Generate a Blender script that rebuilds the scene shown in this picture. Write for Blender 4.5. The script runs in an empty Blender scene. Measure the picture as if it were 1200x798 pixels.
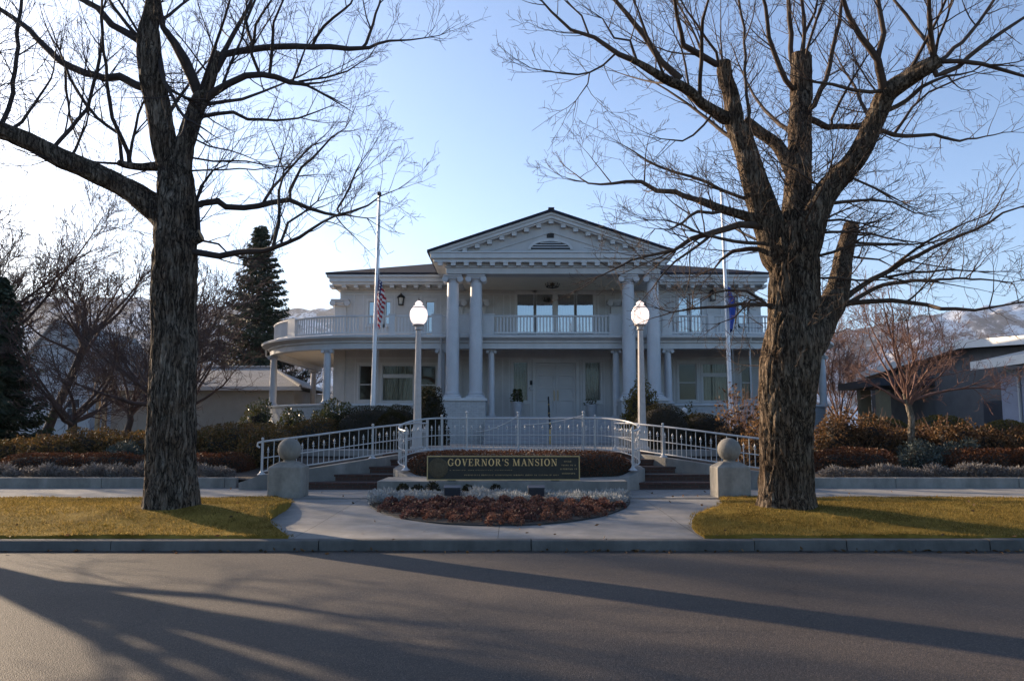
import bpy, math, random
import numpy as np
from mathutils import Vector, Matrix, noise

# ------------------------------------------------------------------ camera, light, exposure
SC = bpy.context.scene
CAM_H = 1.65
F_PX = 950.0                       # focal length in pixels of a 1200 px wide picture
PITCH = math.atan(106 / 950.0)
cam_d = bpy.data.cameras.new('camera')
cam_d.sensor_width = 36.0
cam_d.lens = F_PX / 1200 * 36
cam_d.clip_start = 0.1
cam_d.clip_end = 20000
cam = bpy.data.objects.new('camera', cam_d)
SC.collection.objects.link(cam)
cam.location = (0, 0, CAM_H)
cam.rotation_euler = (math.pi / 2 + PITCH, 0, 0)
SC.camera = cam

SUN_AZ = math.radians(53)          # to the left of the view direction, behind the house
SUN_EL = math.radians(18)
w = bpy.data.worlds.new('World')
SC.world = w
w.use_nodes = True
nt = w.node_tree
bg = nt.nodes['Background']
sky = nt.nodes.new('ShaderNodeTexSky')
sky.sky_type = 'NISHITA'
sky.sun_disc = False
sky.sun_elevation = SUN_EL
sky.sun_rotation = -SUN_AZ
sky.altitude = 1400
sky.air_density = 1.0
sky.dust_density = 3.4
sky.ozone_density = 3.0
nt.links.new(sky.outputs[0], bg.inputs[0])
bg.inputs[1].default_value = 0.117
S = Vector((-math.sin(SUN_AZ) * math.cos(SUN_EL), math.cos(SUN_AZ) * math.cos(SUN_EL), math.sin(SUN_EL)))
sun_d = bpy.data.lights.new('sun', 'SUN')
sun_d.energy = 5.0
sun_d.angle = math.radians(0.65)
sun_d.color = (1.0, 0.78, 0.54)
sun = bpy.data.objects.new('sun', sun_d)
SC.collection.objects.link(sun)
sun.rotation_euler = S.to_track_quat('Z', 'Y').to_euler()
sun.location = (-20, 30, 30)
SC.view_settings.view_transform = 'Standard'
SC.view_settings.look = 'None'
SC.view_settings.gamma = 1
SC.view_settings.exposure = 1.2
SC.render.engine = 'CYCLES'
SC.cycles.max_bounces = 6
SC.cycles.transparent_max_bounces = 12

# ------------------------------------------------------------------ helpers
R = random.Random(7)
NR = np.random.default_rng(7)
CP, SP = math.cos(PITCH), math.sin(PITCH)


def P(px, py, Y):
    """Point of the place seen at pixel (px, py) of the photograph at depth Y."""
    u, v = px - 600.0, 399.0 - py
    yy = F_PX * CP - v * SP
    zz = F_PX * SP + v * CP
    k = Y / yy
    return Vector((u * k, Y, CAM_H + zz * k))


def ZP(py, Y):
    return P(600, py, Y).z


def XP(px, Y, py=450):
    return P(px, py, Y).x


def link(o, parent=None):
    SC.collection.objects.link(o)
    if parent is not None:
        o.parent = parent
    return o


def tag(o, label=None, cat=None, group=None, kind=None):
    if label:
        o['label'] = label
    if cat:
        o['category'] = cat
    if group:
        o['group'] = group
    if kind:
        o['kind'] = kind
    return o


def empty(name, loc=(0, 0, 0), rz=0):
    o = bpy.data.objects.new(name, None)
    o.location = loc
    o.rotation_euler = (0, 0, rz)
    o.empty_display_size = 0.2
    return link(o)


def kids(o):
    return [c for c in SC.collection.objects if c.parent == o]


def copy_tree(o, parent=None):
    c = o.copy()
    SC.collection.objects.link(c)
    if parent is not None:
        c.parent = parent
    for ch in kids(o):
        copy_tree(ch, c)
    return c


class MB:
    def __init__(s):
        s.v, s.f, s.m = [], [], []
        s.mi = 0

    def add(s, vs, fs):
        b = len(s.v)
        s.v += [tuple(p) for p in vs]
        for f in fs:
            s.f.append(tuple(b + i for i in f))
            s.m.append(s.mi)
        return s

    def box(s, x0, x1, y0, y1, z0, z1):
        if x0 > x1: x0, x1 = x1, x0
        if y0 > y1: y0, y1 = y1, y0
        if z0 > z1: z0, z1 = z1, z0
        vs = [(x0, y0, z0), (x1, y0, z0), (x1, y1, z0), (x0, y1, z0), (x0, y0, z1), (x1, y0, z1), (x1, y1, z1), (x0, y1, z1)]
        return s.add(vs, [(0, 3, 2, 1), (4, 5, 6, 7), (0, 1, 5, 4), (1, 2, 6, 5), (2, 3, 7, 6), (3, 0, 4, 7)])

    def obox(s, c, ax, ay, az):
        """box by centre and three half-axis vectors"""
        c, ax, ay, az = Vector(c), Vector(ax), Vector(ay), Vector(az)
        vs = [c + sx * ax + sy * ay + sz * az for sz in (-1, 1) for sx, sy in ((-1, -1), (1, -1), (1, 1), (-1, 1))]
        return s.add(vs, [(0, 3, 2, 1), (4, 5, 6, 7), (0, 1, 5, 4), (1, 2, 6, 5), (2, 3, 7, 6), (3, 0, 4, 7)])

    def bar(s, a, b, wid, hei, up=(0, 0, 1)):
        a, b = Vector(a), Vector(b)
        d = (b - a)
        L = d.length
        d.normalize()
        sd = d.cross(Vector(up))
        if sd.length < 1e-4:
            sd = Vector((1, 0, 0))
        sd.normalize()
        u = sd.cross(d)
        return s.obox((a + b) / 2, d * L / 2, sd * wid / 2, u * hei / 2)

    def prism(s, poly, y0, y1):
        """poly of (x,z) counter-clockwise seen from -Y, extruded y0..y1"""
        n = len(poly)
        vs = [(x, y0, z) for x, z in poly] + [(x, y1, z) for x, z in poly]
        fs = [tuple(range(n)), tuple(range(2 * n - 1, n - 1, -1))]
        for i in range(n):
            j = (i + 1) % n
            fs.append((i, n + i, n + j, j))
        return s.add(vs, fs)

    def zprism(s, poly, z0, z1):
        n = len(poly)
        vs = [(x, y, z0) for x, y in poly] + [(x, y, z1) for x, y in poly]
        fs = [tuple(range(n - 1, -1, -1)), tuple(range(n, 2 * n))]
        for i in range(n):
            j = (i + 1) % n
            fs.append((i, j, n + j, n + i))
        return s.add(vs, fs)

    def lathe(s, prof, n=24, c=(0, 0, 0), axis='Z', cap=True):
        vs, fs = [], []
        for r, h in prof:
            for k in range(n):
                a = 2 * math.pi * k / n
                p = (r * math.cos(a), r * math.sin(a), h)
                if axis == 'Y':
                    p = (p[0], p[2], -p[1])
                elif axis == 'X':
                    p = (p[2], p[0], p[1])
                vs.append((p[0] + c[0], p[1] + c[1], p[2] + c[2]))
        for i in range(len(prof) - 1):
            for k in range(n):
                k2 = (k + 1) % n
                fs.append((i * n + k, i * n + k2, (i + 1) * n + k2, (i + 1) * n + k))
        if cap:
            fs.append(tuple(range(n - 1, -1, -1)))
            t = (len(prof) - 1) * n
            fs.append(tuple(range(t, t + n)))
        return s.add(vs, fs)

    def sphere(s, c, r, nu=20, nv=12, sz=1.0):
        prof = []
        for i in range(nv + 1):
            a = -math.pi / 2 + math.pi * i / nv
            prof.append((max(r * math.cos(a), 1e-4), r * sz * math.sin(a)))
        return s.lathe(prof, nu, c, 'Z', False)

    def tube(s, pts, rad, n=8, cap=True):
        pts = [Vector(p) for p in pts]
        if not hasattr(rad, '__len__'):
            rad = [rad] * len(pts)
        rad = [float(q) for q in rad]
        vs, fs = [], []
        ref = None
        for i, p in enumerate(pts):
            d = (pts[min(i + 1, len(pts) - 1)] - pts[max(i - 1, 0)]).normalized()
            if ref is None:
                ref = Vector((0, 0, 1)) if abs(d.z) < 0.9 else Vector((1, 0, 0))
            u = (ref - d * ref.dot(d)).normalized()
            ref = u
            v = d.cross(u)
            for k in range(n):
                a = 2 * math.pi * k / n
                vs.append(p + rad[i] * (math.cos(a) * u + math.sin(a) * v))
        for i in range(len(pts) - 1):
            for k in range(n):
                k2 = (k + 1) % n
                fs.append((i * n + k, i * n + k2, (i + 1) * n + k2, (i + 1) * n + k))
        if cap:
            fs.append(tuple(range(n - 1, -1, -1)))
            t = (len(pts) - 1) * n
            fs.append(tuple(range(t, t + n)))
        return s.add(vs, fs)

    def sweep(s, path, prof, closed_prof=True):
        """sweep a profile of (outward offset, z) along a plan path of (x,y); outward = right of travel"""
        n = len(prof)
        vs, fs = [], []
        for i, p in enumerate(path):
            a = path[max(i - 1, 0)]
            b = path[min(i + 1, len(path) - 1)]
            d = Vector((b[0] - a[0], b[1] - a[1])).normalized()
            nx, ny = d.y, -d.x
            if 0 < i < len(path) - 1:
                d1 = Vector((p[0] - a[0], p[1] - a[1])).normalized()
                c = max(d1.dot(d), 0.5)
                nx, ny = nx / c, ny / c
            for o, z in prof:
                vs.append((p[0] + nx * o, p[1] + ny * o, z))
        m = n if closed_prof else n - 1
        for i in range(len(path) - 1):
            for k in range(m):
                k2 = (k + 1) % n
                fs.append((i * n + k, (i + 1) * n + k, (i + 1) * n + k2, i * n + k2))
        if closed_prof:
            fs.append(tuple(range(n)))
            t = (len(path) - 1) * n
            fs.append(tuple(range(t + n - 1, t - 1, -1)))
        return s.add(vs, fs)

    def build(s, name, mat, parent=None, smooth=False, loc=None, bevel=0, recalc=True):
        me = bpy.data.meshes.new(name)
        me.from_pydata(s.v, [], s.f)
        mats = mat if isinstance(mat, (list, tuple)) else [mat]
        for m_ in mats:
            me.materials.append(m_)
        me.polygons.foreach_set('material_index', s.m)
        if recalc:
            import bmesh
            bm = bmesh.new()
            bm.from_mesh(me)
            bmesh.ops.recalc_face_normals(bm, faces=bm.faces)
            bm.to_mesh(me)
            bm.free()
        if smooth:
            me.polygons.foreach_set('use_smooth', [True] * len(me.polygons))
            if smooth != 'all':
                me.set_sharp_from_angle(angle=math.radians(40))
        o = bpy.data.objects.new(name, me)
        if loc is not None:
            o.location = loc
        link(o, parent)
        if bevel:
            b = o.modifiers.new('bevel', 'BEVEL')
            b.width = bevel
            b.segments = 2
            b.limit_method = 'ANGLE'
        return o


def mesh_np(name, V, F, mat, parent=None, smooth=False, loc=None, mi=None):
    """fast mesh from arrays: V (n,3), F (m,k) with k 3 or 4"""
    V = np.asarray(V, dtype=np.float32)
    F = np.asarray(F, dtype=np.int32)
    me = bpy.data.meshes.new(name)
    me.vertices.add(len(V))
    me.vertices.foreach_set('co', V.ravel())
    k = F.shape[1]
    me.loops.add(F.size)
    me.loops.foreach_set('vertex_index', F.ravel())
    me.polygons.add(len(F))
    me.polygons.foreach_set('loop_start', np.arange(0, F.size, k, dtype=np.int32))
    mats = mat if isinstance(mat, (list, tuple)) else [mat]
    for m_ in mats:
        me.materials.append(m_)
    if mi is not None:
        me.polygons.foreach_set('material_index', np.asarray(mi, dtype=np.int32))
    if smooth:
        me.polygons.foreach_set('use_smooth', np.ones(len(F), dtype=bool))
    me.update(calc_edges=True)
    o = bpy.data.objects.new(name, me)
    if loc is not None:
        o.location = loc
    return link(o, parent)


# ------------------------------------------------------------------ materials
def new_mat(name):
    m = bpy.data.materials.new(name)
    m.use_nodes = True
    n = m.node_tree
    b = n.nodes['Principled BSDF']
    return m, n, b


def N(n, t, **kw):
    x = n.nodes.new(t)
    for k, v in kw.items():
        if k in x.inputs:
            x.inputs[k].default_value = v
        else:
            setattr(x, k, v)
    return x


def rgb(c, a=1.0):
    return (c[0], c[1], c[2], a)


def mul(c, k):
    return tuple(min(max(x * k, 0), 1) for x in c)


def simple(name, col, rough=0.6, var=0.12, scale=6.0, bump=0.0, bscale=60.0, metal=0.0, spec=0.5, col2=None, stretch=(1, 1, 1), stain=0.0):
    m, n, b = new_mat(name)
    tc = N(n, 'ShaderNodeTexCoord')
    mp = N(n, 'ShaderNodeMapping')
    mp.inputs['Scale'].default_value = stretch
    n.links.new(tc.outputs['Object'], mp.inputs[0])
    nz = N(n, 'ShaderNodeTexNoise', Scale=scale, Detail=8.0, Roughness=0.65)
    n.links.new(mp.outputs[0], nz.inputs['Vector'])
    rp = N(n, 'ShaderNodeValToRGB')
    rp.color_ramp.elements[0].position = 0.3
    rp.color_ramp.elements[1].position = 0.7
    rp.color_ramp.elements[0].color = rgb(mul(col, 1 - var))
    rp.color_ramp.elements[1].color = rgb(col2 if col2 else mul(col, 1 + var))
    n.links.new(nz.outputs[0], rp.inputs[0])
    out = rp.outputs[0]
    if stain:
        n2 = N(n, 'ShaderNodeTexNoise', Scale=0.8, Detail=6.0, Roughness=0.7)
        mp2 = N(n, 'ShaderNodeMapping')
        mp2.inputs['Scale'].default_value = (1.6, 1.6, 0.5)
        n.links.new(tc.outputs['Object'], mp2.inputs[0])
        n.links.new(mp2.outputs[0], n2.inputs['Vector'])
        r2 = N(n, 'ShaderNodeValToRGB')
        r2.color_ramp.elements[0].position = 0.42
        r2.color_ramp.elements[1].position = 0.62
        r2.color_ramp.elements[0].color = (1 - stain, 1 - stain, 1 - stain, 1)
        r2.color_ramp.elements[1].color = (1, 1, 1, 1)
        n.links.new(n2.outputs[0], r2.inputs[0])
        mx = N(n, 'ShaderNodeMixRGB', blend_type='MULTIPLY')
        mx.inputs[0].default_value = 1
        n.links.new(out, mx.inputs[1])
        n.links.new(r2.outputs[0], mx.inputs[2])
        out = mx.outputs[0]
    n.links.new(out, b.inputs['Base Color'])
    b.inputs['Roughness'].default_value = rough
    b.inputs['Metallic'].default_value = metal
    b.inputs['Specular IOR Level'].default_value = spec
    if bump:
        bz = N(n, 'ShaderNodeTexNoise', Scale=bscale, Detail=6.0, Roughness=0.6)
        n.links.new(mp.outputs[0], bz.inputs['Vector'])
        bp = N(n, 'ShaderNodeBump', Strength=bump, Distance=0.02)
        n.links.new(bz.outputs[0], bp.inputs['Height'])
        n.links.new(bp.outputs[0], b.inputs['Normal'])
    return m


def leaf_mat(name, cols, trans=0.35, rough=0.55, spec=0.3):
    """foliage: colour differs leaf by leaf (random per island) and lets light through"""
    m, n, b = new_mat(name)
    g = N(n, 'ShaderNodeNewGeometry')
    rp = N(n, 'ShaderNodeValToRGB')
    els = rp.color_ramp.elements
    while len(els) < len(cols):
        els.new(0.5)
    for i, c in enumerate(cols):
        els[i].position = i / (len(cols) - 1)
        els[i].color = rgb(c)
    n.links.new(g.outputs['Random Per Island'], rp.inputs[0])
    n.links.new(rp.outputs[0], b.inputs['Base Color'])
    b.inputs['Roughness'].default_value = rough
    b.inputs['Specular IOR Level'].default_value = spec
    tr = N(n, 'ShaderNodeBsdfTranslucent')
    n.links.new(rp.outputs[0], tr.inputs[0])
    mx = N(n, 'ShaderNodeMixShader')
    mx.inputs[0].default_value = trans
    n.links.new(b.outputs[0], mx.inputs[1])
    n.links.new(tr.outputs[0], mx.inputs[2])
    n.links.new(mx.outputs[0], n.nodes['Material Output'].inputs[0])
    return m


def bark_mat(name, dark, light, scale=1.0, bump=1.0):
    """furrowed bark: stretched ridged noise at three sizes, lichen-grey and brown patches"""
    m, n, b = new_mat(name)
    tc = N(n, 'ShaderNodeTexCoord')
    wz = N(n, 'ShaderNodeTexNoise', Scale=3.0 * scale, Detail=4.0)
    n.links.new(tc.outputs['Object'], wz.inputs['Vector'])
    wm = N(n, 'ShaderNodeMixRGB', blend_type='ADD')
    wm.inputs[0].default_value = 0.16
    n.links.new(tc.outputs['Object'], wm.inputs[1])
    n.links.new(wz.outputs['Color'], wm.inputs[2])

    def ridged(sc_, zs, det):
        mp = N(n, 'ShaderNodeMapping')
        mp.inputs['Scale'].default_value = (1, 1, zs)
        n.links.new(wm.outputs[0], mp.inputs[0])
        f = N(n, 'ShaderNodeTexNoise', Scale=sc_ * scale, Detail=det, Roughness=0.55)
        n.links.new(mp.outputs[0], f.inputs['Vector'])
        s1 = N(n, 'ShaderNodeMath', operation='SUBTRACT')
        n.links.new(f.outputs[0], s1.inputs[0])
        s1.inputs[1].default_value = 0.5
        s2 = N(n, 'ShaderNodeMath', operation='ABSOLUTE')
        n.links.new(s1.outputs[0], s2.inputs[0])
        s3 = N(n, 'ShaderNodeMapRange')
        s3.inputs[1].default_value = 0.0
        s3.inputs[2].default_value = 0.13
        n.links.new(s2.outputs[0], s3.inputs[0])
        return s3.outputs[0]
    r1 = ridged(15, 0.08, 3.0)
    r2 = ridged(38, 0.14, 4.0)
    ad = N(n, 'ShaderNodeMath', operation='MULTIPLY_ADD')
    n.links.new(r2, ad.inputs[0])
    ad.inputs[1].default_value = 0.6
    n.links.new(r1, ad.inputs[2])
    big = N(n, 'ShaderNodeTexNoise', Scale=1.4 * scale, Detail=6.0, Roughness=0.65)
    n.links.new(tc.outputs['Object'], big.inputs['Vector'])
    a2 = N(n, 'ShaderNodeMath', operation='MULTIPLY_ADD')
    n.links.new(big.outputs[0], a2.inputs[0])
    a2.inputs[1].default_value = 1.1
    n.links.new(ad.outputs[0], a2.inputs[2])
    dv = N(n, 'ShaderNodeMath', operation='MULTIPLY')
    dv.inputs[1].default_value = 0.4
    n.links.new(a2.outputs[0], dv.inputs[0])
    rp = N(n, 'ShaderNodeValToRGB')
    rp.color_ramp.elements[0].position = 0.30
    rp.color_ramp.elements[0].color = rgb(dark)
    rp.color_ramp.elements[1].position = 0.86
    rp.color_ramp.elements[1].color = rgb(light)
    n.links.new(dv.outputs[0], rp.inputs[0])
    pt = N(n, 'ShaderNodeTexNoise', Scale=2.6 * scale, Detail=7.0, Roughness=0.7)
    n.links.new(tc.outputs['Object'], pt.inputs['Vector'])
    pr = N(n, 'ShaderNodeValToRGB')
    pr.color_ramp.elements[0].position = 0.38
    pr.color_ramp.elements[0].color = (0.78, 0.66, 0.56, 1)
    pr.color_ramp.elements[1].position = 0.62
    pr.color_ramp.elements[1].color = (1.12, 1.12, 1.08, 1)
    n.links.new(pt.outputs[0], pr.inputs[0])
    pm = N(n, 'ShaderNodeMixRGB', blend_type='MULTIPLY')
    pm.inputs[0].default_value = 1
    n.links.new(rp.outputs[0], pm.inputs[1])
    n.links.new(pr.outputs[0], pm.inputs[2])
    n.links.new(pm.outputs[0], b.inputs['Base Color'])
    b.inputs['Roughness'].default_value = 0.92
    b.inputs['Specular IOR Level'].default_value = 0.15
    bp = N(n, 'ShaderNodeBump', Strength=bump, Distance=0.045)
    n.links.new(ad.outputs[0], bp.inputs['Height'])
    n.links.new(bp.outputs[0], b.inputs['Normal'])
    return m


def brick_mat(name, c1, c2, mortar, sx=0.22, sz=0.075, bump=0.5, axis='XZ', rough=0.85):
    m, n, b = new_mat(name)
    tc = N(n, 'ShaderNodeTexCoord')
    sp = N(n, 'ShaderNodeSeparateXYZ')
    n.links.new(tc.outputs['Object'], sp.inputs[0])
    cb = N(n, 'ShaderNodeCombineXYZ')
    if axis == 'XZ':
        ad = N(n, 'ShaderNodeMath', operation='ADD')
        n.links.new(sp.outputs[0], ad.inputs[0])
        n.links.new(sp.outputs[1], ad.inputs[1])
        n.links.new(ad.outputs[0], cb.inputs[0])
        n.links.new(sp.outputs[2], cb.inputs[1])
    else:
        n.links.new(sp.outputs[0], cb.inputs[0])
        n.links.new(sp.outputs[1], cb.inputs[1])
    br = N(n, 'ShaderNodeTexBrick')
    br.inputs['Scale'].default_value = 1.0
    br.inputs['Brick Width'].default_value = sx
    br.inputs['Row Height'].default_value = sz
    br.inputs['Mortar Size'].default_value = 0.008
    br.inputs['Color1'].default_value = rgb(c1)
    br.inputs['Color2'].default_value = rgb(c2)
    br.inputs['Mortar'].default_value = rgb(mortar)
    n.links.new(cb.outputs[0], br.inputs['Vector'])
    nz = N(n, 'ShaderNodeTexNoise', Scale=9.0, Detail=6.0)
    n.links.new(tc.outputs['Object'], nz.inputs['Vector'])
    mr = N(n, 'ShaderNodeMapRange')
    mr.inputs[3].default_value = 0.75
    mr.inputs[4].default_value = 1.2
    n.links.new(nz.outputs[0], mr.inputs[0])
    mx = N(n, 'ShaderNodeMixRGB', blend_type='MULTIPLY')
    mx.inputs[0].default_value = 1
    n.links.new(br.outputs[0], mx.inputs[1])
    n.links.new(mr.outputs[0], mx.inputs[2])
    n.links.new(mx.outputs[0], b.inputs['Base Color'])
    b.inputs['Roughness'].default_value = rough
    bp = N(n, 'ShaderNodeBump', Strength=bump, Distance=0.01)
    bp.invert = True
    n.links.new(br.outputs['Fac'], bp.inputs['Height'])
    n.links.new(bp.outputs[0], b.inputs['Normal'])
    return m


def asphalt_mat():
    m, n, b = new_mat('asphalt')
    tc = N(n, 'ShaderNodeTexCoord')
    fine = N(n, 'ShaderNodeTexVoronoi', Scale=115.0)
    n.links.new(tc.outputs['Object'], fine.inputs['Vector'])
    sp = N(n, 'ShaderNodeSeparateColor')
    n.links.new(fine.outputs['Color'], sp.inputs[0])
    rp = N(n, 'ShaderNodeValToRGB')
    rp.color_ramp.elements[0].color = (0.028, 0.022, 0.018, 1)
    rp.color_ramp.elements[1].color = (0.122, 0.092, 0.072, 1)
    e = rp.color_ramp.elements.new(0.75)
    e.color = (0.063, 0.049, 0.040, 1)
    n.links.new(sp.outputs[0], rp.inputs[0])
    big = N(n, 'ShaderNodeTexNoise', Scale=0.55, Detail=7.0, Roughness=0.62)
    mp = N(n, 'ShaderNodeMapping')
    mp.inputs['Scale'].default_value = (0.35, 1.0, 1)
    n.links.new(tc.outputs['Object'], mp.inputs[0])
    n.links.new(mp.outputs[0], big.inputs['Vector'])
    mr = N(n, 'ShaderNodeMapRange')
    mr.inputs[1].default_value = 0.3
    mr.inputs[2].default_value = 0.7
    mr.inputs[3].default_value = 0.86
    mr.inputs[4].default_value = 1.12
    n.links.new(big.outputs[0], mr.inputs[0])
    mx = N(n, 'ShaderNodeMixRGB', blend_type='MULTIPLY')
    mx.inputs[0].default_value = 1
    n.links.new(rp.outputs[0], mx.inputs[1])
    n.links.new(mr.outputs[0], mx.inputs[2])
    n.links.new(mx.outputs[0], b.inputs['Base Color'])
    # oil-dark wander and a few thin old cracks
    st = N(n, 'ShaderNodeTexNoise', Scale=0.22, Detail=9.0, Roughness=0.75)
    n.links.new(mp.outputs[0], st.inputs['Vector'])
    sr = N(n, 'ShaderNodeMapRange')
    sr.inputs[1].default_value = 0.35
    sr.inputs[2].default_value = 0.6
    sr.inputs[3].default_value = 0.80
    sr.inputs[4].default_value = 1.05
    n.links.new(st.outputs[0], sr.inputs[0])
    wv = N(n, 'ShaderNodeTexNoise', Scale=0.9, Detail=7.0, Roughness=0.7)
    n.links.new(tc.outputs['Object'], wv.inputs['Vector'])
    wa = N(n, 'ShaderNodeMixRGB', blend_type='ADD')
    wa.inputs[0].default_value = 0.9
    n.links.new(tc.outputs['Object'], wa.inputs[1])
    n.links.new(wv.outputs['Color'], wa.inputs[2])
    ck = N(n, 'ShaderNodeTexVoronoi', Scale=0.24, feature='DISTANCE_TO_EDGE')
    n.links.new(wa.outputs[0], ck.inputs['Vector'])
    cr = N(n, 'ShaderNodeMapRange')
    cr.inputs[1].default_value = 0.0
    cr.inputs[2].default_value = 0.0035
    cr.inputs[3].default_value = 0.5
    cr.inputs[4].default_value = 1.0
    n.links.new(ck.outputs['Distance'], cr.inputs[0])
    m3 = N(n, 'ShaderNodeMath', operation='MULTIPLY')
    n.links.new(sr.outputs[0], m3.inputs[0])
    n.links.new(cr.outputs[0], m3.inputs[1])
    m4 = N(n, 'ShaderNodeMixRGB', blend_type='MULTIPLY')
    m4.inputs[0].default_value = 1
    n.links.new(mx.outputs[0], m4.inputs[1])
    n.links.new(m3.outputs[0], m4.inputs[2])
    n.links.new(m4.outputs[0], b.inputs['Base Color'])
    b.inputs['Roughness'].default_value = 0.72
    b.inputs['Specular IOR Level'].default_value = 0.35
    bp = N(n, 'ShaderNodeBump', Strength=0.5, Distance=0.009)
    n.links.new(fine.outputs['Distance'], bp.inputs['Height'])
    bp.invert = True
    n.links.new(bp.outputs[0], b.inputs['Normal'])
    return m


def glass_mat(name, tint=(0.55, 0.6, 0.62), base=0.10, ior=1.75):
    m, n, b = new_mat(name)
    gl = N(n, 'ShaderNodeBsdfGlossy', Roughness=0.03)
    gl.inputs[0].default_value = (0.95, 0.97, 1, 1)
    tr = N(n, 'ShaderNodeBsdfTransparent')
    tr.inputs[0].default_value = rgb(tint)
    fr = N(n, 'ShaderNodeFresnel', IOR=ior)
    tc = N(n, 'ShaderNodeTexCoord')
    nz = N(n, 'ShaderNodeTexNoise', Scale=1.2, Detail=1.0)
    n.links.new(tc.outputs['Object'], nz.inputs['Vector'])
    bp = N(n, 'ShaderNodeBump', Strength=0.06, Distance=0.05)
    n.links.new(nz.outputs[0], bp.inputs['Height'])
    n.links.new(bp.outputs[0], gl.inputs['Normal'])
    ad = N(n, 'ShaderNodeMath', operation='ADD')
    ad.inputs[1].default_value = base
    n.links.new(fr.outputs[0], ad.inputs[0])
    mx = N(n, 'ShaderNodeMixShader')
    n.links.new(ad.outputs[0], mx.inputs[0])
    n.links.new(tr.outputs[0], mx.inputs[1])
    n.links.new(gl.outputs[0], mx.inputs[2])
    n.links.new(mx.outputs[0], n.nodes['Material Output'].inputs[0])
    return m


M = {}
M['paint'] = simple('white_paint', (0.4805, 0.4689, 0.4611), 0.55, 0.05, 1.6, 0.06, 35, stain=0.13)
M['trim'] = simple('trim_paint', (0.5382, 0.5331, 0.5320), 0.5, 0.05, 2.0, 0.05, 40, stain=0.10)
M['column'] = simple('column_paint', (0.5093, 0.5034, 0.5168), 0.55, 0.05, 2.0, 0.08, 30, stain=0.12)
M['ceiling'] = simple('porch_ceiling_paint', (0.6496, 0.5824, 0.4816), 0.6, 0.06, 2.0)
M['painted_brick'] = brick_mat('painted_brick', (0.45, 0.445, 0.44), (0.41, 0.405, 0.40), (0.34, 0.335, 0.33), 0.24, 0.085, 0.8)
M['shingle'] = brick_mat('roof_shingle', (0.020, 0.023, 0.034), (0.034, 0.037, 0.050), (0.012, 0.013, 0.018), 0.35, 0.22, 0.8, 'XY')
M['shingle'].node_tree.nodes['Principled BSDF'].inputs['Specular IOR Level'].default_value = 0.08
M['grey_shingle'] = brick_mat('grey_shingle', (0.29, 0.275, 0.26), (0.24, 0.23, 0.215), (0.14, 0.13, 0.125), 0.4, 0.3, 0.6, 'XY')
M['glass'] = glass_mat('window_glass', (0.5, 0.55, 0.57), 0.0, 1.42)
M['glass_up'] = glass_mat('upper_window_glass', (0.3, 0.33, 0.36), 0.30, 1.75)
M['door'] = simple('door_paint', (0.4717, 0.4658, 0.4696), 0.45, 0.05, 2.0)
M['curtain'] = simple('cream_curtain', (0.62, 0.55, 0.42), 0.85, 0.1, 4.0)
M['lace'] = simple('lace_curtain', (0.55, 0.52, 0.46), 0.85, 0.22, 14.0)
M['black_metal'] = simple('black_metal', (0.015, 0.015, 0.015), 0.7, 0.2, 10.0)
M['brass'] = simple('brass', (0.62, 0.42, 0.14), 0.35, 0.2, 12.0, metal=0.9)
M['white_metal'] = simple('white_metal', (0.44, 0.43, 0.425), 0.4, 0.08, 8.0, 0.05, 50)
M['pole_metal'] = simple('pole_aluminium', (0.62, 0.62, 0.64), 0.4, 0.06, 6.0, metal=0.25)
M['lamp_shaft'] = simple('lamp_shaft', (0.47, 0.42, 0.39), 0.6, 0.12, 8.0, 0.1, 60)
M['concrete'] = simple('concrete', (0.2520, 0.2380, 0.2170), 0.85, 0.16, 4.0, 0.3, 70, stain=0.32)
M['sidewalk'] = simple('sidewalk_concrete', (0.2400, 0.2250, 0.2070), 0.85, 0.14, 2.6, 0.3, 90, stain=0.24)
M['kerb'] = simple('kerb_concrete', (0.1172, 0.1074, 0.0977), 0.88, 0.25, 3.0, 0.4, 60, stain=0.3)
M['stone'] = simple('cast_stone', (0.2800, 0.2555, 0.2205), 0.85, 0.16, 6.0, 0.4, 90, stain=0.36)
M['brick'] = brick_mat('red_brick', (0.085, 0.038, 0.027), (0.06, 0.028, 0.021), (0.075, 0.06, 0.052), 0.2, 0.075, 0.6)
M['paver'] = simple('plaza_stone', (0.2400, 0.2220, 0.2040), 0.8, 0.12, 3.0, 0.15, 60)
M['step_paint'] = simple('painted_step', (0.3120, 0.3042, 0.3120), 0.7, 0.1, 5.0, 0.1, 60)
M['asphalt'] = asphalt_mat()
M['soil'] = simple('soil', (0.055, 0.038, 0.026), 0.95, 0.4, 12.0, 0.8, 60)
M['dry_ground'] = simple('dry_ground', (0.13, 0.10, 0.06), 0.95, 0.3, 0.5, 0.4, 10)
M['turf'] = simple('dormant_turf', (0.15, 0.092, 0.014), 0.95, 0.35, 1.8, 0.8, 120, spec=0.05, col2=(0.30, 0.20, 0.045))
M['bronze'] = simple('dark_bronze', (0.022, 0.020, 0.016), 0.5, 0.25, 14.0, 0.1, 60, metal=0.3)
M['bronze_frame'] = simple('bronze_frame', (0.42, 0.30, 0.14), 0.45, 0.15, 14.0, metal=0.45)
M['gold_letter'] = simple('gold_letter', (0.80, 0.52, 0.22), 0.5, 0.12, 20.0, metal=0.25)
M['seal'] = simple('seal_bronze', (0.085, 0.062, 0.035), 0.5, 0.3, 30.0, metal=0.4)
M['small_letter'] = simple('small_letter', (0.30, 0.21, 0.10), 0.5, 0.2, 30.0, metal=0.3)
M['bark'] = bark_mat('bark', (0.024, 0.018, 0.014), (0.33, 0.27, 0.22))
M['bark_right'] = bark_mat('bark_weathered', (0.026, 0.018, 0.013), (0.33, 0.255, 0.19))
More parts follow.
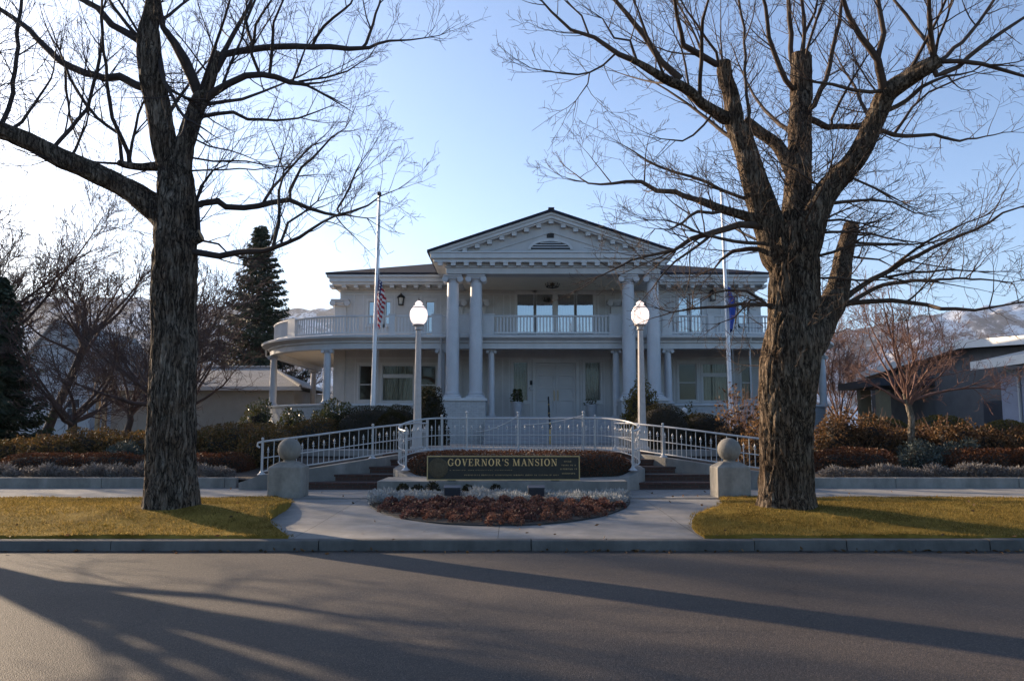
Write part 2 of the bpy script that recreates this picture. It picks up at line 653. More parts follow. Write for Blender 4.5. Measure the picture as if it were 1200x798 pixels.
M['twig'] = simple('twig_bark', (0.035, 0.023, 0.019), 0.85, 0.3, 4.0)
M['twig_right'] = simple('twig_bark_warm', (0.072, 0.047, 0.033), 0.8, 0.4, 3.0, spec=0.3)
M['twig_red'] = simple('twig_bark_red', (0.15, 0.075, 0.055), 0.8, 0.35, 2.0)
M['pale_bark'] = bark_mat('pale_bark', (0.10, 0.08, 0.06), (0.40, 0.35, 0.29))
M['cut_wood'] = simple('cut_wood', (0.34, 0.21, 0.11), 0.9, 0.35, 18.0, 0.3, 60)
M['far_bark'] = simple('far_bark', (0.05, 0.036, 0.03), 0.9, 0.3, 3.0)
M['far_twig'] = simple('far_twig', (0.085, 0.05, 0.04), 0.9, 0.3, 2.0)
M['hedge_core'] = simple('hedge_twigs', (0.022, 0.016, 0.010), 0.95, 0.4, 20.0, 0.6, 40)
M['leaf_dark'] = leaf_mat('clipped_yew_leaf', [(0.012, 0.013, 0.005), (0.03, 0.026, 0.009), (0.020, 0.020, 0.007), (0.05, 0.034, 0.011)], 0.15, 0.7, 0.1)
M['leaf_gold'] = leaf_mat('golden_box_leaf', [(0.07, 0.06, 0.012), (0.15, 0.105, 0.02), (0.10, 0.085, 0.016)], 0.3)
M['leaf_green'] = leaf_mat('shrub_leaf', [(0.03, 0.045, 0.012), (0.07, 0.08, 0.02), (0.11, 0.085, 0.025), (0.045, 0.05, 0.016)], 0.3, 0.35, 0.5)
M['leaf_mixed'] = leaf_mat('half_brown_leaf', [(0.075, 0.046, 0.017), (0.15, 0.08, 0.026), (0.06, 0.056, 0.018), (0.20, 0.105, 0.034), (0.05, 0.04, 0.014)], 0.45)
M['leaf_brown'] = leaf_mat('withered_leaf', [(0.085, 0.044, 0.019), (0.16, 0.085, 0.036), (0.052, 0.028, 0.015), (0.27, 0.155, 0.075), (0.11, 0.058, 0.024), (0.045, 0.032, 0.014)], 0.5)
M['leaf_red'] = leaf_mat('rusty_hedge_leaf', [(0.085, 0.030, 0.013), (0.13, 0.048, 0.018), (0.065, 0.024, 0.012)], 0.3)
M['leaf_blue'] = leaf_mat('juniper_leaf', [(0.04, 0.055, 0.05), (0.075, 0.09, 0.08), (0.05, 0.06, 0.045)], 0.2)
M['leaf_silver'] = leaf_mat('silver_leaf', [(0.24, 0.25, 0.25), (0.36, 0.37, 0.37), (0.30, 0.30, 0.28)], 0.3)
M['leaf_lavender'] = leaf_mat('grey_sage_leaf', [(0.15, 0.13, 0.12), (0.23, 0.21, 0.20), (0.10, 0.085, 0.07)], 0.3)
M['needle'] = leaf_mat('conifer_needle', [(0.018, 0.028, 0.016), (0.038, 0.052, 0.030), (0.05, 0.06, 0.034)], 0.15)
M['petal_a'] = leaf_mat('kale_petal_rust', [(0.12, 0.056, 0.042), (0.24, 0.115, 0.080), (0.06, 0.030, 0.025), (0.17, 0.082, 0.060)], 0.4)
M['petal_b'] = leaf_mat('kale_petal_rose', [(0.09, 0.042, 0.036), (0.17, 0.08, 0.066), (0.045, 0.024, 0.022), (0.12, 0.058, 0.05)], 0.4)
M['flag_blue'] = simple('cobalt_cloth', (0.008, 0.045, 0.28), 0.7, 0.15, 5.0)
M['cream_wall'] = simple('cream_wall', (0.33, 0.30, 0.26), 0.8, 0.08, 2.0)
M['house_white'] = simple('house_white', (0.42, 0.42, 0.43), 0.7, 0.08, 2.0)
M['dark_wall'] = simple('dark_wall', (0.125, 0.12, 0.12), 0.8, 0.2, 2.0)
M['white_board'] = simple('white_board', (0.78, 0.76, 0.72), 0.5, 0.05, 3.0)  # whiter than the other trim to stand in for missing sun
M['pale_shingle'] = brick_mat('pale_shingle', (0.44, 0.42, 0.39), (0.37, 0.355, 0.33), (0.22, 0.21, 0.20), 0.4, 0.3, 0.6, 'XY')  # paler tone stands in for sunlight on the neighbours' roofs
M['blue_wall'] = simple('bluegrey_wall', (0.3040, 0.3230, 0.3990), 0.8, 0.1, 2.0)
M['warm_post'] = simple('warm_post', (0.30, 0.23, 0.14), 0.7, 0.1, 3.0)
M['pot'] = simple('white_pot', (0.40, 0.40, 0.42), 0.5, 0.08, 5.0)
M['dark_grey'] = simple('dark_grey_box', (0.035, 0.038, 0.05), 0.5, 0.2, 8.0)

# ------------------------------------------------------------------ ground, road, kerb, pavement, garden
def smooth(a, b, x):
    t = min(max((x - a) / (b - a), 0.0), 1.0)
    return t * t * (3 - 2 * t)


def grid_mesh(name, xs, ys, fz, mat, smoothf=True):
    nx, ny = len(xs), len(ys)
    V = [(x, y, fz(x, y)) for y in ys for x in xs]
    F = [(j * nx + i, j * nx + i + 1, (j + 1) * nx + i + 1, (j + 1) * nx + i) for j in range(ny - 1) for i in range(nx - 1)]
    return mesh_np(name, V, F, mat, smooth=smoothf)


g = grid_mesh('ground', [-9000, -1500, -300, -100, 100, 300, 1500, 9000], [-400, -60, 11.6, 60, 200, 900, 9000], lambda x, y: -0.12, M['dry_ground'])
tag(g, kind='structure')
g = grid_mesh('road', np.linspace(-90, 90, 7), [-9.0, -4, 2, 8, 11.52], lambda x, y: 0.0, M['asphalt'])
tag(g, kind='structure')
KERB_Y = 11.5
mb = MB()
joints = [-90, -40, -22, -12] + [(px - 600) / 950 * 11.5 for px in (-120, 140, 378, 622, 878, 984, 1148, 1420)] + [22, 40, 90]
joints = sorted(joints)
for a, b in zip(joints[:-1], joints[1:]):
    x0, x1 = a + 0.006, b - 0.006
    z = 0.148 + R.uniform(-0.006, 0.006)
    y = KERB_Y + R.uniform(-0.008, 0.008)
    poly = [(y - 0.02, -0.1), (y + 0.17, -0.1), (y + 0.17, z), (y + 0.035, z), (y + 0.008, z - 0.012), (y, z - 0.04)]
    n0 = len(poly)
    vs = [(x0, p, q) for p, q in poly] + [(x1, p, q) for p, q in poly]
    fs = [tuple(range(n0)), tuple(range(2 * n0 - 1, n0 - 1, -1))] + [(i, n0 + i, n0 + (i + 1) % n0, (i + 1) % n0) for i in range(n0)]
    mb.add(vs, fs)
tag(mb.build('kerb', M['kerb']), kind='structure')

def base_z(y):
    return 0.148 + 0.112 * smooth(11.67, 17.0, y)


# concrete walk between kerb and steps, and pavement along the garden
mb = MB()
ys = [11.676, 13.2, 14.8, 16.4, 17.0]
xcuts = [-6.2, -3.1, -0.2, 2.7, 5.6]
for j in range(len(ys) - 1):
    for i in range(len(xcuts) - 1):
        y0, y1 = ys[j] + 0.004, ys[j + 1] - 0.004
        x0, x1 = xcuts[i] + 0.004, xcuts[i + 1] - 0.004
        mb.add([(x0, y0, base_z(y0) - 0.004), (x1, y0, base_z(y0) - 0.004), (x1, y1, base_z(y1) - 0.004), (x0, y1, base_z(y1) - 0.004)], [(0, 1, 2, 3)])
tag(mb.build('path', M['sidewalk']), kind='structure')
mb = MB()
for i in range(-36, 36):
    x0, x1 = i * 1.55 + 0.005, (i + 1) * 1.55 - 0.005
    zz = 0.275 + R.uniform(-0.003, 0.003)
    mb.box(x0, x1, 17.006, 20.0, zz - 0.1, zz)
tag(mb.build('sidewalk', M['sidewalk']), kind='structure')
mb = MB()
mb.box(-60, 60, 11.66, 20.4, 0.0, 0.135)
tag(mb.build('subsoil_ground', M['soil']), kind='structure')

# grass verges with their rounded ends at the walk
BL = ([11.68, 12.0, 12.5, 13.2, 14.2, 15.2, 16.0, 16.6, 17.0], [-3.15, -3.3, -3.62, -3.95, -4.05, -4.12, -4.28, -4.5, -4.9])
BR = ([11.68, 12.2, 12.8, 13.2, 14.0, 14.9, 16.0, 17.0], [2.72, 2.72, 2.78, 2.95, 3.5, 3.82, 4.12, 4.3])
TREE_L = (P(200, 590, 13.7).x, 13.75)
TREE_R = (P(921, 590, 13.8).x, 13.85)


def verge_z(x, y):
    z = base_z(y) + 0.035 + 0.09 * smooth(11.7, 13.3, y) * (1 - smooth(14.2, 16.6, y))
    for tx, ty in (TREE_L, TREE_R):
        d2 = ((x - tx) ** 2) / 4.5 + ((y - ty) ** 2) / 1.6
        z += 0.10 * math.exp(-d2) * smooth(11.7, 13.0, y)
    z += 0.03 * noise.noise((x * 0.9, y * 0.9, 3.0)) + 0.012 * noise.noise((x * 3.1, y * 3.1, 1.0))
    return z


def verge(side):
    ys = np.concatenate([[11.684], np.linspace(11.69, 17.0, 40)])
    us = np.concatenate([[0, 0.0001], np.linspace(0.004, 0.3, 50), np.linspace(0.32, 1, 20)])
    V = []
    for y in ys:
        b = np.interp(y, *(BL if side < 0 else BR))
        b += 0.03 * noise.noise((y * 4, side, 0))
        for k, u in enumerate(us):
            x = b + side * u * 45
            z = verge_z(x, y)
            if k == 0 or y < 11.686:
                z = base_z(y) - 0.03
            V.append((x, y, z))
    n = len(us)
    F = [(j * n + i, j * n + i + 1, (j + 1) * n + i + 1, (j + 1) * n + i) for j in range(len(ys) - 1) for i in range(n - 1)]
    o = mesh_np('lawn', V, F, M['turf'], smooth=True)
    return tag(o, kind='structure')


verge(-1)
verge(1)


def grass_blades():
    Vs = []
    n = 0
    pts = []
    rg = np.random.default_rng(3)
    for side, cnt in ((-1, 75000), (1, 78000)):
        y = rg.uniform(11.66, 17.03, cnt)
        b = np.interp(y, *(BL if side < 0 else BR))
        x = b + side * (rg.uniform(-0.05, 8.6, cnt) + 0.03 * np.sin(y * 9))
        pts.append(np.stack([x, y], 1))
    p = np.concatenate(pts)
    z = np.array([verge_z(a, b) for a, b in p])
    dens = np.array([noise.noise((a * 1.1, b * 1.6, 8.0)) + 0.4 * noise.noise((a * 5, b * 5, 2.0)) for a, b in p])
    keep = dens > rg.uniform(-0.9, 0.15, len(p))
    for tx, ty in (TREE_L, TREE_R):
        keep &= (p[:, 0] - tx) ** 2 + (p[:, 1] - ty) ** 2 > 0.3
    p, z = p[keep], z[keep]
    m = len(p)
    a = rg.uniform(0, 2 * np.pi, m)
    h = rg.uniform(0.018, 0.05, m)
    wd = rg.uniform(0.003, 0.007, m)
    ln = rg.normal(0, 0.025, (m, 2))
    base = np.concatenate([p, (z - 0.006)[:, None]], 1)
    dx = np.stack([np.cos(a) * wd, np.sin(a) * wd, np.zeros(m)], 1)
    tip = base + np.concatenate([ln, h[:, None]], 1)
    V = np.stack([base - dx, base + dx, tip], 1).reshape(-1, 3)
    F = np.arange(m * 3).reshape(-1, 3)
    gm = leaf_mat('grass_blade', [(0.17, 0.110, 0.026), (0.40, 0.275, 0.09), (0.25, 0.165, 0.042), (0.09, 0.078, 0.018), (0.13, 0.08, 0.022)], 0.45, 0.8, 0.03)
    o = mesh_np('grass', V, F, gm)
    tag(o, kind='stuff')
    o['label'] = 'short golden dormant grass on the verges along the kerb'


grass_blades()


def garden_z(x, y):
    z = 0.47 + 0.55 * smooth(20.2, 27, y)
    if -5.6 < x < 6.0 and y < 24.5:
        z = min(z, 0.1 if y < 23.0 else 0.8)
    return z


gx = np.concatenate([np.linspace(-80, -12, 10), np.linspace(-11, 11, 46), np.linspace(12, 80, 10)])
gy = np.concatenate([np.linspace(20.16, 28, 24), np.linspace(29, 90, 10)])
tag(grid_mesh('garden_soil', gx, gy, garden_z, M['soil']), kind='structure')

# forecourt paving in front of the house
mb = MB()
mb.box(-3.3, 3.6, 22.55, 35.2, 0.9, 1.083)
mb.box(-6.5, -3.3, 24.6, 37.2, 0.9, 1.08)
mb.box(3.6, 9.0, 24.6, 37.2, 0.9, 1.08)
tag(mb.build('forecourt_path', M['paver']), kind='structure')


# distant snowy hills
def ridge_px(px):
    xs = [-900, -200, 0, 110, 200, 330, 400, 500, 800, 960, 1010, 1050, 1100, 1150, 1200, 1300, 1500, 2100]
    yy = [345, 350, 352, 349, 356, 367, 361, 372, 376, 394, 388, 381, 372, 361, 355, 345, 338, 345]
    return float(np.interp(px, xs, yy))


def hills():
    nx, ny = 420, 60
    V = []
    Y0, Y1 = 2750.0, 3600.0
    for j in range(ny):
        t = j / (ny - 1)
        y = Y0 + (Y1 - Y0) * t
        for i in range(nx):
            px = -900 + 3000 * i / (nx - 1)
            x = (px - 600) / F_PX * Y1
            zr = ZP(ridge_px(px), Y1)
            prof = t ** 1.1
            q = (x / 420, y / 420, 0)
            rn = abs(noise.fractal(q, 0.9, 2.1, 6))
            z = zr * prof + 150 * prof * (1 - t * 0.75) * (0.45 - rn) + 16 * noise.fractal((x / 70, y / 70, 4), 1.0, 2.0, 4)
            V.append((x, y, z * smooth(0, 0.1, t) - 2))
    F = [(j * nx + i, j * nx + i + 1, (j + 1) * nx + i + 1, (j + 1) * nx + i) for j in range(ny - 1) for i in range(nx - 1)]
    m, n, b = new_mat('snowy_scrub')
    tc = N(n, 'ShaderNodeTexCoord')
    a1 = N(n, 'ShaderNodeTexNoise', Scale=0.006, Detail=9.0, Roughness=0.68)
    n.links.new(tc.outputs['Object'], a1.inputs['Vector'])
    a2 = N(n, 'ShaderNodeTexNoise', Scale=0.045, Detail=5.0, Roughness=0.7)
    n.links.new(tc.outputs['Object'], a2.inputs['Vector'])
    ad = N(n, 'ShaderNodeMath', operation='MULTIPLY_ADD')
    n.links.new(a2.outputs[0], ad.inputs[0])
    ad.inputs[1].default_value = 0.45
    n.links.new(a1.outputs[0], ad.inputs[2])
    rp = N(n, 'ShaderNodeValToRGB')
    e = rp.color_ramp.elements
    e[0].position = 0.62
    e[0].color = (0.035, 0.038, 0.05, 1)
    e[1].position = 0.86
    e[1].color = (0.75, 0.77, 0.80, 1)
    k = e.new(0.72)
    k.color = (0.10, 0.10, 0.125, 1)
    k = e.new(0.77)
    k.color = (0.5, 0.51, 0.54, 1)
    n.links.new(ad.outputs[0], rp.inputs[0])
    n.links.new(rp.outputs[0], b.inputs['Base Color'])
    b.inputs['Roughness'].default_value = 0.9
    b.inputs['Specular IOR Level'].default_value = 0.1
    o = mesh_np('hills', V, F, m, smooth=True)
    tag(o, kind='structure')


hills()

# ------------------------------------------------------------------ mansion
AX = 1.88                      # middle of the house in x
ZF = ZP(488, 37.6)             # porch floor
ZD = ZP(393, 38.3) + 0.06      # balcony deck
YW = 42.3                      # house wall
YV = 38.9                      # veranda front line
RV = 5.6
CX = 9.18                      # bow centres left and right of the middle
CY = YV + RV
house = empty('mansion', (0, 0, 0))
tag(house, 'two storey white mansion with columned portico and curved veranda behind the hedges', 'mansion')


def HB(mb, name, mat, parent=None, **kw):
    return mb.build(name, mat, parent or house, **kw)


def plan_path(off=0.0, back=54.0, n=14, side=None):
    """veranda front line, offset outwards by off"""
    r = RV + off
    L, C = [], []
    xl, xr = AX - CX, AX + CX
    p = [(xl - r, back)]
    for i in range(n + 1):
        a = math.pi + (math.pi / 2) * i / n
        p.append((xl + r * math.cos(a), CY + r * math.sin(a)))
    q = []
    for i in range(n + 1):
        a = 1.5 * math.pi + (math.pi / 2) * i / n
        q.append((xr + r * math.cos(a), CY + r * math.sin(a)))
    q.append((xr + r, back))
    return p, q


# veranda base wall, floor, deck, eave: paths run left to right along the front, outside is to the right of travel
pl, pr = plan_path()
XPED_L, XPED_R = XP(567, 38) + 0.1, XP(727, 38) - 0.1
zpar = ZP(473, 38.9)
for seg, nm in ((pl + [(XPED_L - 0.02, YV)], 'veranda_wall'), ([(XPED_R + 0.02, YV)] + pr, 'veranda_wall')):
    mb = MB()
    mb.sweep(seg, [(0.10, 0.7), (0.10, zpar - 0.10), (-0.16, zpar - 0.10), (-0.16, 0.7)])
    wl = HB(mb, nm, M['painted_brick'], smooth=True)
    mb = MB()
    mb.sweep(seg, [(0.16, zpar - 0.10), (0.17, zpar - 0.03), (0.14, zpar), (-0.2, zpar), (-0.22, zpar - 0.10)])
    mb.build('coping', M['trim'], wl, smooth=True)
mb = MB()
poly = [(p[0] + 0.06, p[1] + 0.05) for p in pl] + [(p[0] - 0.06, p[1] + 0.05) for p in pr]
mb.zprism(poly, ZF - 0.25, ZF)
HB(mb, 'veranda_floor', M['step_paint'])
mb = MB()
pl2, pr2 = plan_path(0.28)
mb.zprism(pl2 + pr2, ZD - 0.36, ZD - 0.015)
HB(mb, 'balcony_deck', M['ceiling'])
zb = ZP(409, 38.9)
full = plan_path()[0] + plan_path()[1]
mb = MB()
mb.sweep(full, [(0.19, zb), (0.19, zb + 0.26), (0.22, zb + 0.27), (0.22, zb + 0.34), (0.30, zb + 0.37), (0.30, ZD - 0.365), (-0.22, ZD - 0.365), (-0.22, zb)])
HB(mb, 'veranda_beam', M['trim'], smooth=True)
mb = MB()
mb.sweep(full, [(0.28, ZD - 0.30), (0.50, ZD - 0.20), (0.55, ZD - 0.17), (0.62, ZD - 0.16), (0.64, ZD - 0.06), (0.60, ZD - 0.03), (0.28, ZD)])
HB(mb, 'veranda_eave', M['trim'], smooth=True)


# columns
def volute_capital(mb, x, y, z, r, s=1.0):
    """ionic capital standing on z, half width r*1.55"""
    h = 0.62 * r * s
    mb.lathe([(r * 0.86, 0), (r * 1.0, 0.05 * r), (r * 0.9, 0.12 * r), (r * 0.9, 0.22 * r), (r * 1.25, 0.5 * r), (r * 1.2, 0.6 * r)], 24, (x, y, z))
    vr = 0.50 * r
    for sx in (-1, 1):
        cx = x + sx * r * 1.22
        cz = z + 0.42 * r
        mb.lathe([(vr, -r * 1.1), (vr, -r * 1.02), (vr * 0.86, -r * 1.0), (vr * 0.80, -r * 0.95), (vr * 0.7, 0), (vr * 0.80, r * 0.95), (vr * 0.86, r * 1.0), (vr, r * 1.02), (vr, r * 1.1)], 20, (cx, y, cz), 'Y')
        for rr, dd in ((0.66, 0.03), (0.36, 0.055)):
            mb.lathe([(vr * rr, 0), (vr * rr, r * dd + 0.006), (vr * rr * 0.75, r * dd + 0.012)], 16, (cx, y - r * 1.1 - r * dd - 0.012, cz), 'Y')
    mb.box(x - 1.28 * r, x + 1.28 * r, y - 1.06 * r, y + 1.06 * r, z + 0.66 * r, z + 0.9 * r)
    mb.box(x - 1.5 * r, x + 1.5 * r, y - 1.3 * r, y + 1.3 * r, z + 0.9 * r, z + 1.08 * r)
    return z + 1.08 * r


def column(x, y, z0, z1, r, name='column', n=32):
    zc = z1 - 1.08 * r
    mb = MB()
    mb.box(x - 1.38 * r, x + 1.38 * r, y - 1.38 * r, y + 1.38 * r, z0, z0 + 0.28 * r)
    mb.lathe([(1.34 * r, 0.28 * r), (1.38 * r, 0.38 * r), (1.34 * r, 0.5 * r), (1.14 * r, 0.55 * r), (1.12 * r, 0.65 * r), (1.22 * r, 0.72 * r), (1.20 * r, 0.8 * r), (1.04 * r, 0.86 * r), (1.0 * r, 1.0 * r)], n, (x, y, z0))
    H = zc - z0
    mb.lathe([(r * (1 - 0.14 * max(0, (t - 0.33) / 0.67) ** 1.6), H * t) for t in np.linspace(0.9 * r / H, 1, 9)], n, (x, y, z0))
    o = HB(mb, name, M['column'], smooth=True)
    mb = MB()
    volute_capital(mb, x, y, zc, r * 0.92)
    mb.build('capital', M['column'], o, smooth=True)
    return o


YC = 38.0
zpt = ZP(467, YC)                     # pedestal tops
zarch = ZP(323, YC)                   # underside of the entablature
COLX = [XP(530.4, YC, 400), XP(557.7, YC, 400), XP(737, YC, 400), XP(766, YC, 400)]
for x in COLX:
    column(x, YC, zpt, zarch, 0.315)
for x0, x1 in ((COLX[0] - 0.48, COLX[1] + 0.48), (COLX[2] - 0.48, COLX[3] + 0.48)):
    mb = MB()
    mb.box(x0, x1, YC - 0.72, YC + 0.7, 0.8, zpt - 0.14)
    pd = HB(mb, 'pedestal', M['painted_brick'])
    mb = MB()
    mb.box(x0 - 0.06, x1 + 0.06, YC - 0.78, YC + 0.72, zpt - 0.137, zpt)
    mb.build('pedestal_cap', M['trim'], pd, bevel=0.015)

# slender veranda columns
vcols = [(XP(575.5, YV), YV + 0.25, ZF), (XP(723, YV), YV + 0.25, ZF), (XP(517, YV), YV, zpar), (XP(783, YV), YV, zpar), (XP(383, YV, 440), YV + 0.02, zpar)]
xl, xr = AX - CX, AX + CX
for sgn, cx in ((-1, xl), (1, xr)):
    for a in (22, ):
        an = math.radians(a)
        vcols.append((cx + sgn * RV * math.cos(an), CY - RV * math.sin(an), zpar))
    vcols.append((cx + sgn * RV, 52.6, zpar))
vcols.append((2 * AX - XP(383, YV, 440), YV, zpar))
for x, y, z in vcols:
    column(x, y, z, zb + 0.002, 0.165 if z == ZF else 0.185, 'veranda_column', 20)


# walls with openings
def wall_panel(mb, x0, x1, z0, z1, y, th, ops):
    """front wall at y (facing -y) with rectangular openings and reveals"""
    xs = sorted({x0, x1} | {o[0] for o in ops} | {o[1] for o in ops})
    zs = sorted({z0, z1} | {o[2] for o in ops} | {o[3] for o in ops})
    for i in range(len(xs) - 1):
        for j in range(len(zs) - 1):
            cx, cz = (xs[i] + xs[i + 1]) / 2, (zs[j] + zs[j + 1]) / 2
            if any(o[0] < cx < o[1] and o[2] < cz < o[3] for o in ops):
                continue
            mb.add([(xs[i], y, zs[j]), (xs[i + 1], y, zs[j]), (xs[i + 1], y, zs[j + 1]), (xs[i], y, zs[j + 1])], [(0, 1, 2, 3)])
    for a, b, c, d in ops:
        mb.add([(a, y, c), (b, y, c), (b, y, d), (a, y, d), (a, y + th, c), (b, y + th, c), (b, y + th, d), (a, y + th, d)],
               [(0, 4, 5, 1), (1, 5, 6, 2), (2, 6, 7, 3), (3, 7, 4, 0)])


XW0, XW1 = XP(398, YW, 380), 2 * AX - XP(398, YW, 380)
ZTOP = ZP(336, YW)


def pxo(x0, x1, y0, y1):
    return (XP(x0, YW, y0), XP(x1, YW, y0), ZP(y1, YW), ZP(y0, YW))


low = {
    'wa': pxo(421, 437, 428, 469), 'wb': pxo(448, 484.5, 428, 470), 'wc': pxo(492.5, 511, 428, 470),
    'wd': pxo(795, 816, 426, 469), 'we': pxo(823, 853, 426, 470), 'wf': pxo(868, 884, 426, 469),
    'sl': pxo(601, 618.5, 424, 470), 'sr': pxo(685, 703.5, 424, 470), 'door': (XP(628, YW), XP(675, YW), ZF + 0.02, ZP(425, YW)),
}
upz0 = ZD + 0.12
up = {
    'ua': (XP(430, YW), XP(438, YW), ZP(369, YW) - 0.5, ZP(353, YW)), 'ub': (XP(438.8, YW), XP(448.5, YW), ZP(369, YW) - 0.5, ZP(353, YW)), 'uc': (XP(449.3, YW), XP(456.5, YW), ZP(369, YW) - 0.5, ZP(353, YW)),
    'ud': (XP(498, YW), XP(508.5, YW), upz0, ZP(353, YW)),
    'ue': (XP(605.5, YW), XP(626.5, YW), upz0, ZP(344, YW)), 'uf': (XP(628, YW), XP(649, YW), upz0, ZP(344, YW)),
    'ug': (XP(653.5, YW), XP(674.5, YW), upz0, ZP(344, YW)), 'uh': (XP(676, YW), XP(697, YW), upz0, ZP(344, YW)),
    'ui': (XP(797, YW), XP(808.5, YW), upz0, ZP(348, YW)), 'uj': (XP(812, YW), XP(824.5, YW), upz0, ZP(348, YW)),
    'uk': (XP(857, YW), XP(866, YW), ZP(369, YW) - 0.5, ZP(346, YW)), 'ul': (XP(867, YW), XP(881, YW), ZP(369, YW) - 0.5, ZP(346, YW)),
}
mb = MB()
wall_panel(mb, XW0, XW1, 0.8, ZTOP, YW, 0.22, list(low.values()) + list(up.values()))
# side and back walls of the main block
mb.add([(XW0, YW, 0.8), (XW0, YW + 14, 0.8), (XW0, YW + 14, ZTOP), (XW0, YW, ZTOP)], [(0, 1, 2, 3)])
mb.add([(XW1, YW, 0.8), (XW1, YW + 14, 0.8), (XW1, YW + 14, ZTOP), (XW1, YW, ZTOP)], [(0, 1, 2, 3)])
mb.add([(XW0, YW + 14, 0.8), (XW1, YW + 14, 0.8), (XW1, YW + 14, ZTOP), (XW0, YW + 14, ZTOP)], [(0, 1, 2, 3)])
mb.build('wall', M['paint'], house, recalc=False)
mb = MB()
mb.box(XW0 + 0.25, XW1 - 0.25, YW + 0.2, YW + 13.8, ZF - 0.2, ZF - 0.01)
mb.box(XW0 + 0.25, XW1 - 0.25, YW + 0.2, YW + 13.8, ZD - 0.3, ZD)
mb.box(XW0 + 0.25, XW1 - 0.25, YW + 2.6, YW + 2.7, ZF, ZTOP - 0.1)
HB(mb, 'inner_floor', M['cream_wall'])


def window(o, style='plain', rail=None, curtain=None, glass='glass'):
    x0, x1, z0, z1 = o
    y = YW
    c = 0.10
    mb = MB()
    # casing standing proud of the wall
    mb.box(x0 - c, x0, y - 0.035, y + 0.0, z0 - c, z1 + c)
    mb.box(x1, x1 + c, y - 0.035, y + 0.0, z0 - c, z1 + c)
    mb.box(x0, x1, y - 0.035, y + 0.0, z1, z1 + c)
    mb.box(x0 - c - 0.03, x1 + c + 0.03, y - 0.06, y + 0.0, z1 + c, z1 + c + 0.05)
    mb.box(x0 - c - 0.04, x1 + c + 0.04, y - 0.09, y + 0.0, z0 - c - 0.06, z0 - c)
    mb.box(x0, x1, y - 0.035, y, z0 - c, z0)
    f = 0.045
    yf = y + 0.07
    mb.box(x0, x0 + f, yf, yf + 0.05, z0, z1)
    mb.box(x1 - f, x1, yf, yf + 0.05, z0, z1)
    mb.box(x0 + f, x1 - f, yf, yf + 0.05, z1 - f, z1)
    mb.box(x0 + f, x1 - f, yf, yf + 0.05, z0, z0 + f)
    if rail:
        zr = z0 + (z1 - z0) * rail
        mb.box(x0 + f, x1 - f, yf - 0.012, yf + 0.045, zr - f * 0.6, zr + f * 0.6)
    if style == 'picture':
        zr = z0 + (z1 - z0) * 0.70
        mb.box(x0 + f, x1 - f, yf - 0.02, yf + 0.048, zr - 0.10, zr + 0.10)
    wn = HB(mb, 'window', M['trim'], bevel=0)
    mb = MB()
    mb.add([(x0 + f, yf + 0.03, z0 + f), (x1 - f, yf + 0.03, z0 + f), (x1 - f, yf + 0.03, z1 - f), (x0 + f, yf + 0.03, z1 - f)], [(0, 1, 2, 3)])
    mb.build('pane', M[glass], wn, recalc=False)
    if curtain:
        mb = MB()
        yc = yf + 0.16
        spans = {'lace': [(x0, x1, z0, z1)], 'pair': [(x0, (x0 + x1) / 2 - 0.02, z0, z1), ((x0 + x1) / 2 + 0.02, x1, z0, z1)], 'half': [(x0, x1, (z0 + z1) / 2 - 0.6, z1)], 'blind': [(x0, x1, z0 + (z1 - z0) * 0.62, z1)]}[curtain]
        for a, b, c0, d0 in spans:
            k = max(int((b - a) / 0.03), 4)
            vs, fs = [], []
            for i in range(k + 1):
                xx = a + (b - a) * i / k
                yy = yc + (0.028 * math.sin(i * 1.35 + a) + 0.01 * math.sin(i * 0.6)) * (0.4 if curtain == 'blind' else 1)
                vs += [(xx, yy, c0 - 0.05), (xx, yy, d0 + 0.05)]
            fs = [(2 * i, 2 * i + 2, 2 * i + 3, 2 * i + 1) for i in range(k)]
            mb.add(vs, fs)
        mb.build('curtain', M['lace'] if curtain == 'lace' else M['curtain'], wn, smooth='all', recalc=False)
    return wn


window(low['wa'], rail=0.45)
window(low['wb'], 'picture', curtain='pair')
window(low['wc'], rail=0.45)
window(low['wd'], rail=0.48)
window(low['we'], 'picture', curtain='pair')
window(low['wf'], rail=0.48)
for k in ('sl', 'sr'):
    window(low[k], curtain='lace')
for k in ('ua', 'ub', 'uc', 'uk', 'ul'):
    window(up[k], glass='glass_up')
window(up['ud'], glass='glass_up')
for k in ('ue', 'uf', 'ug', 'uh'):
    window(up[k], curtain='blind', glass='glass_up')
window(up['ui'], curtain='blind', glass='glass_up')
window(up['uj'], curtain='blind', glass='glass_up')

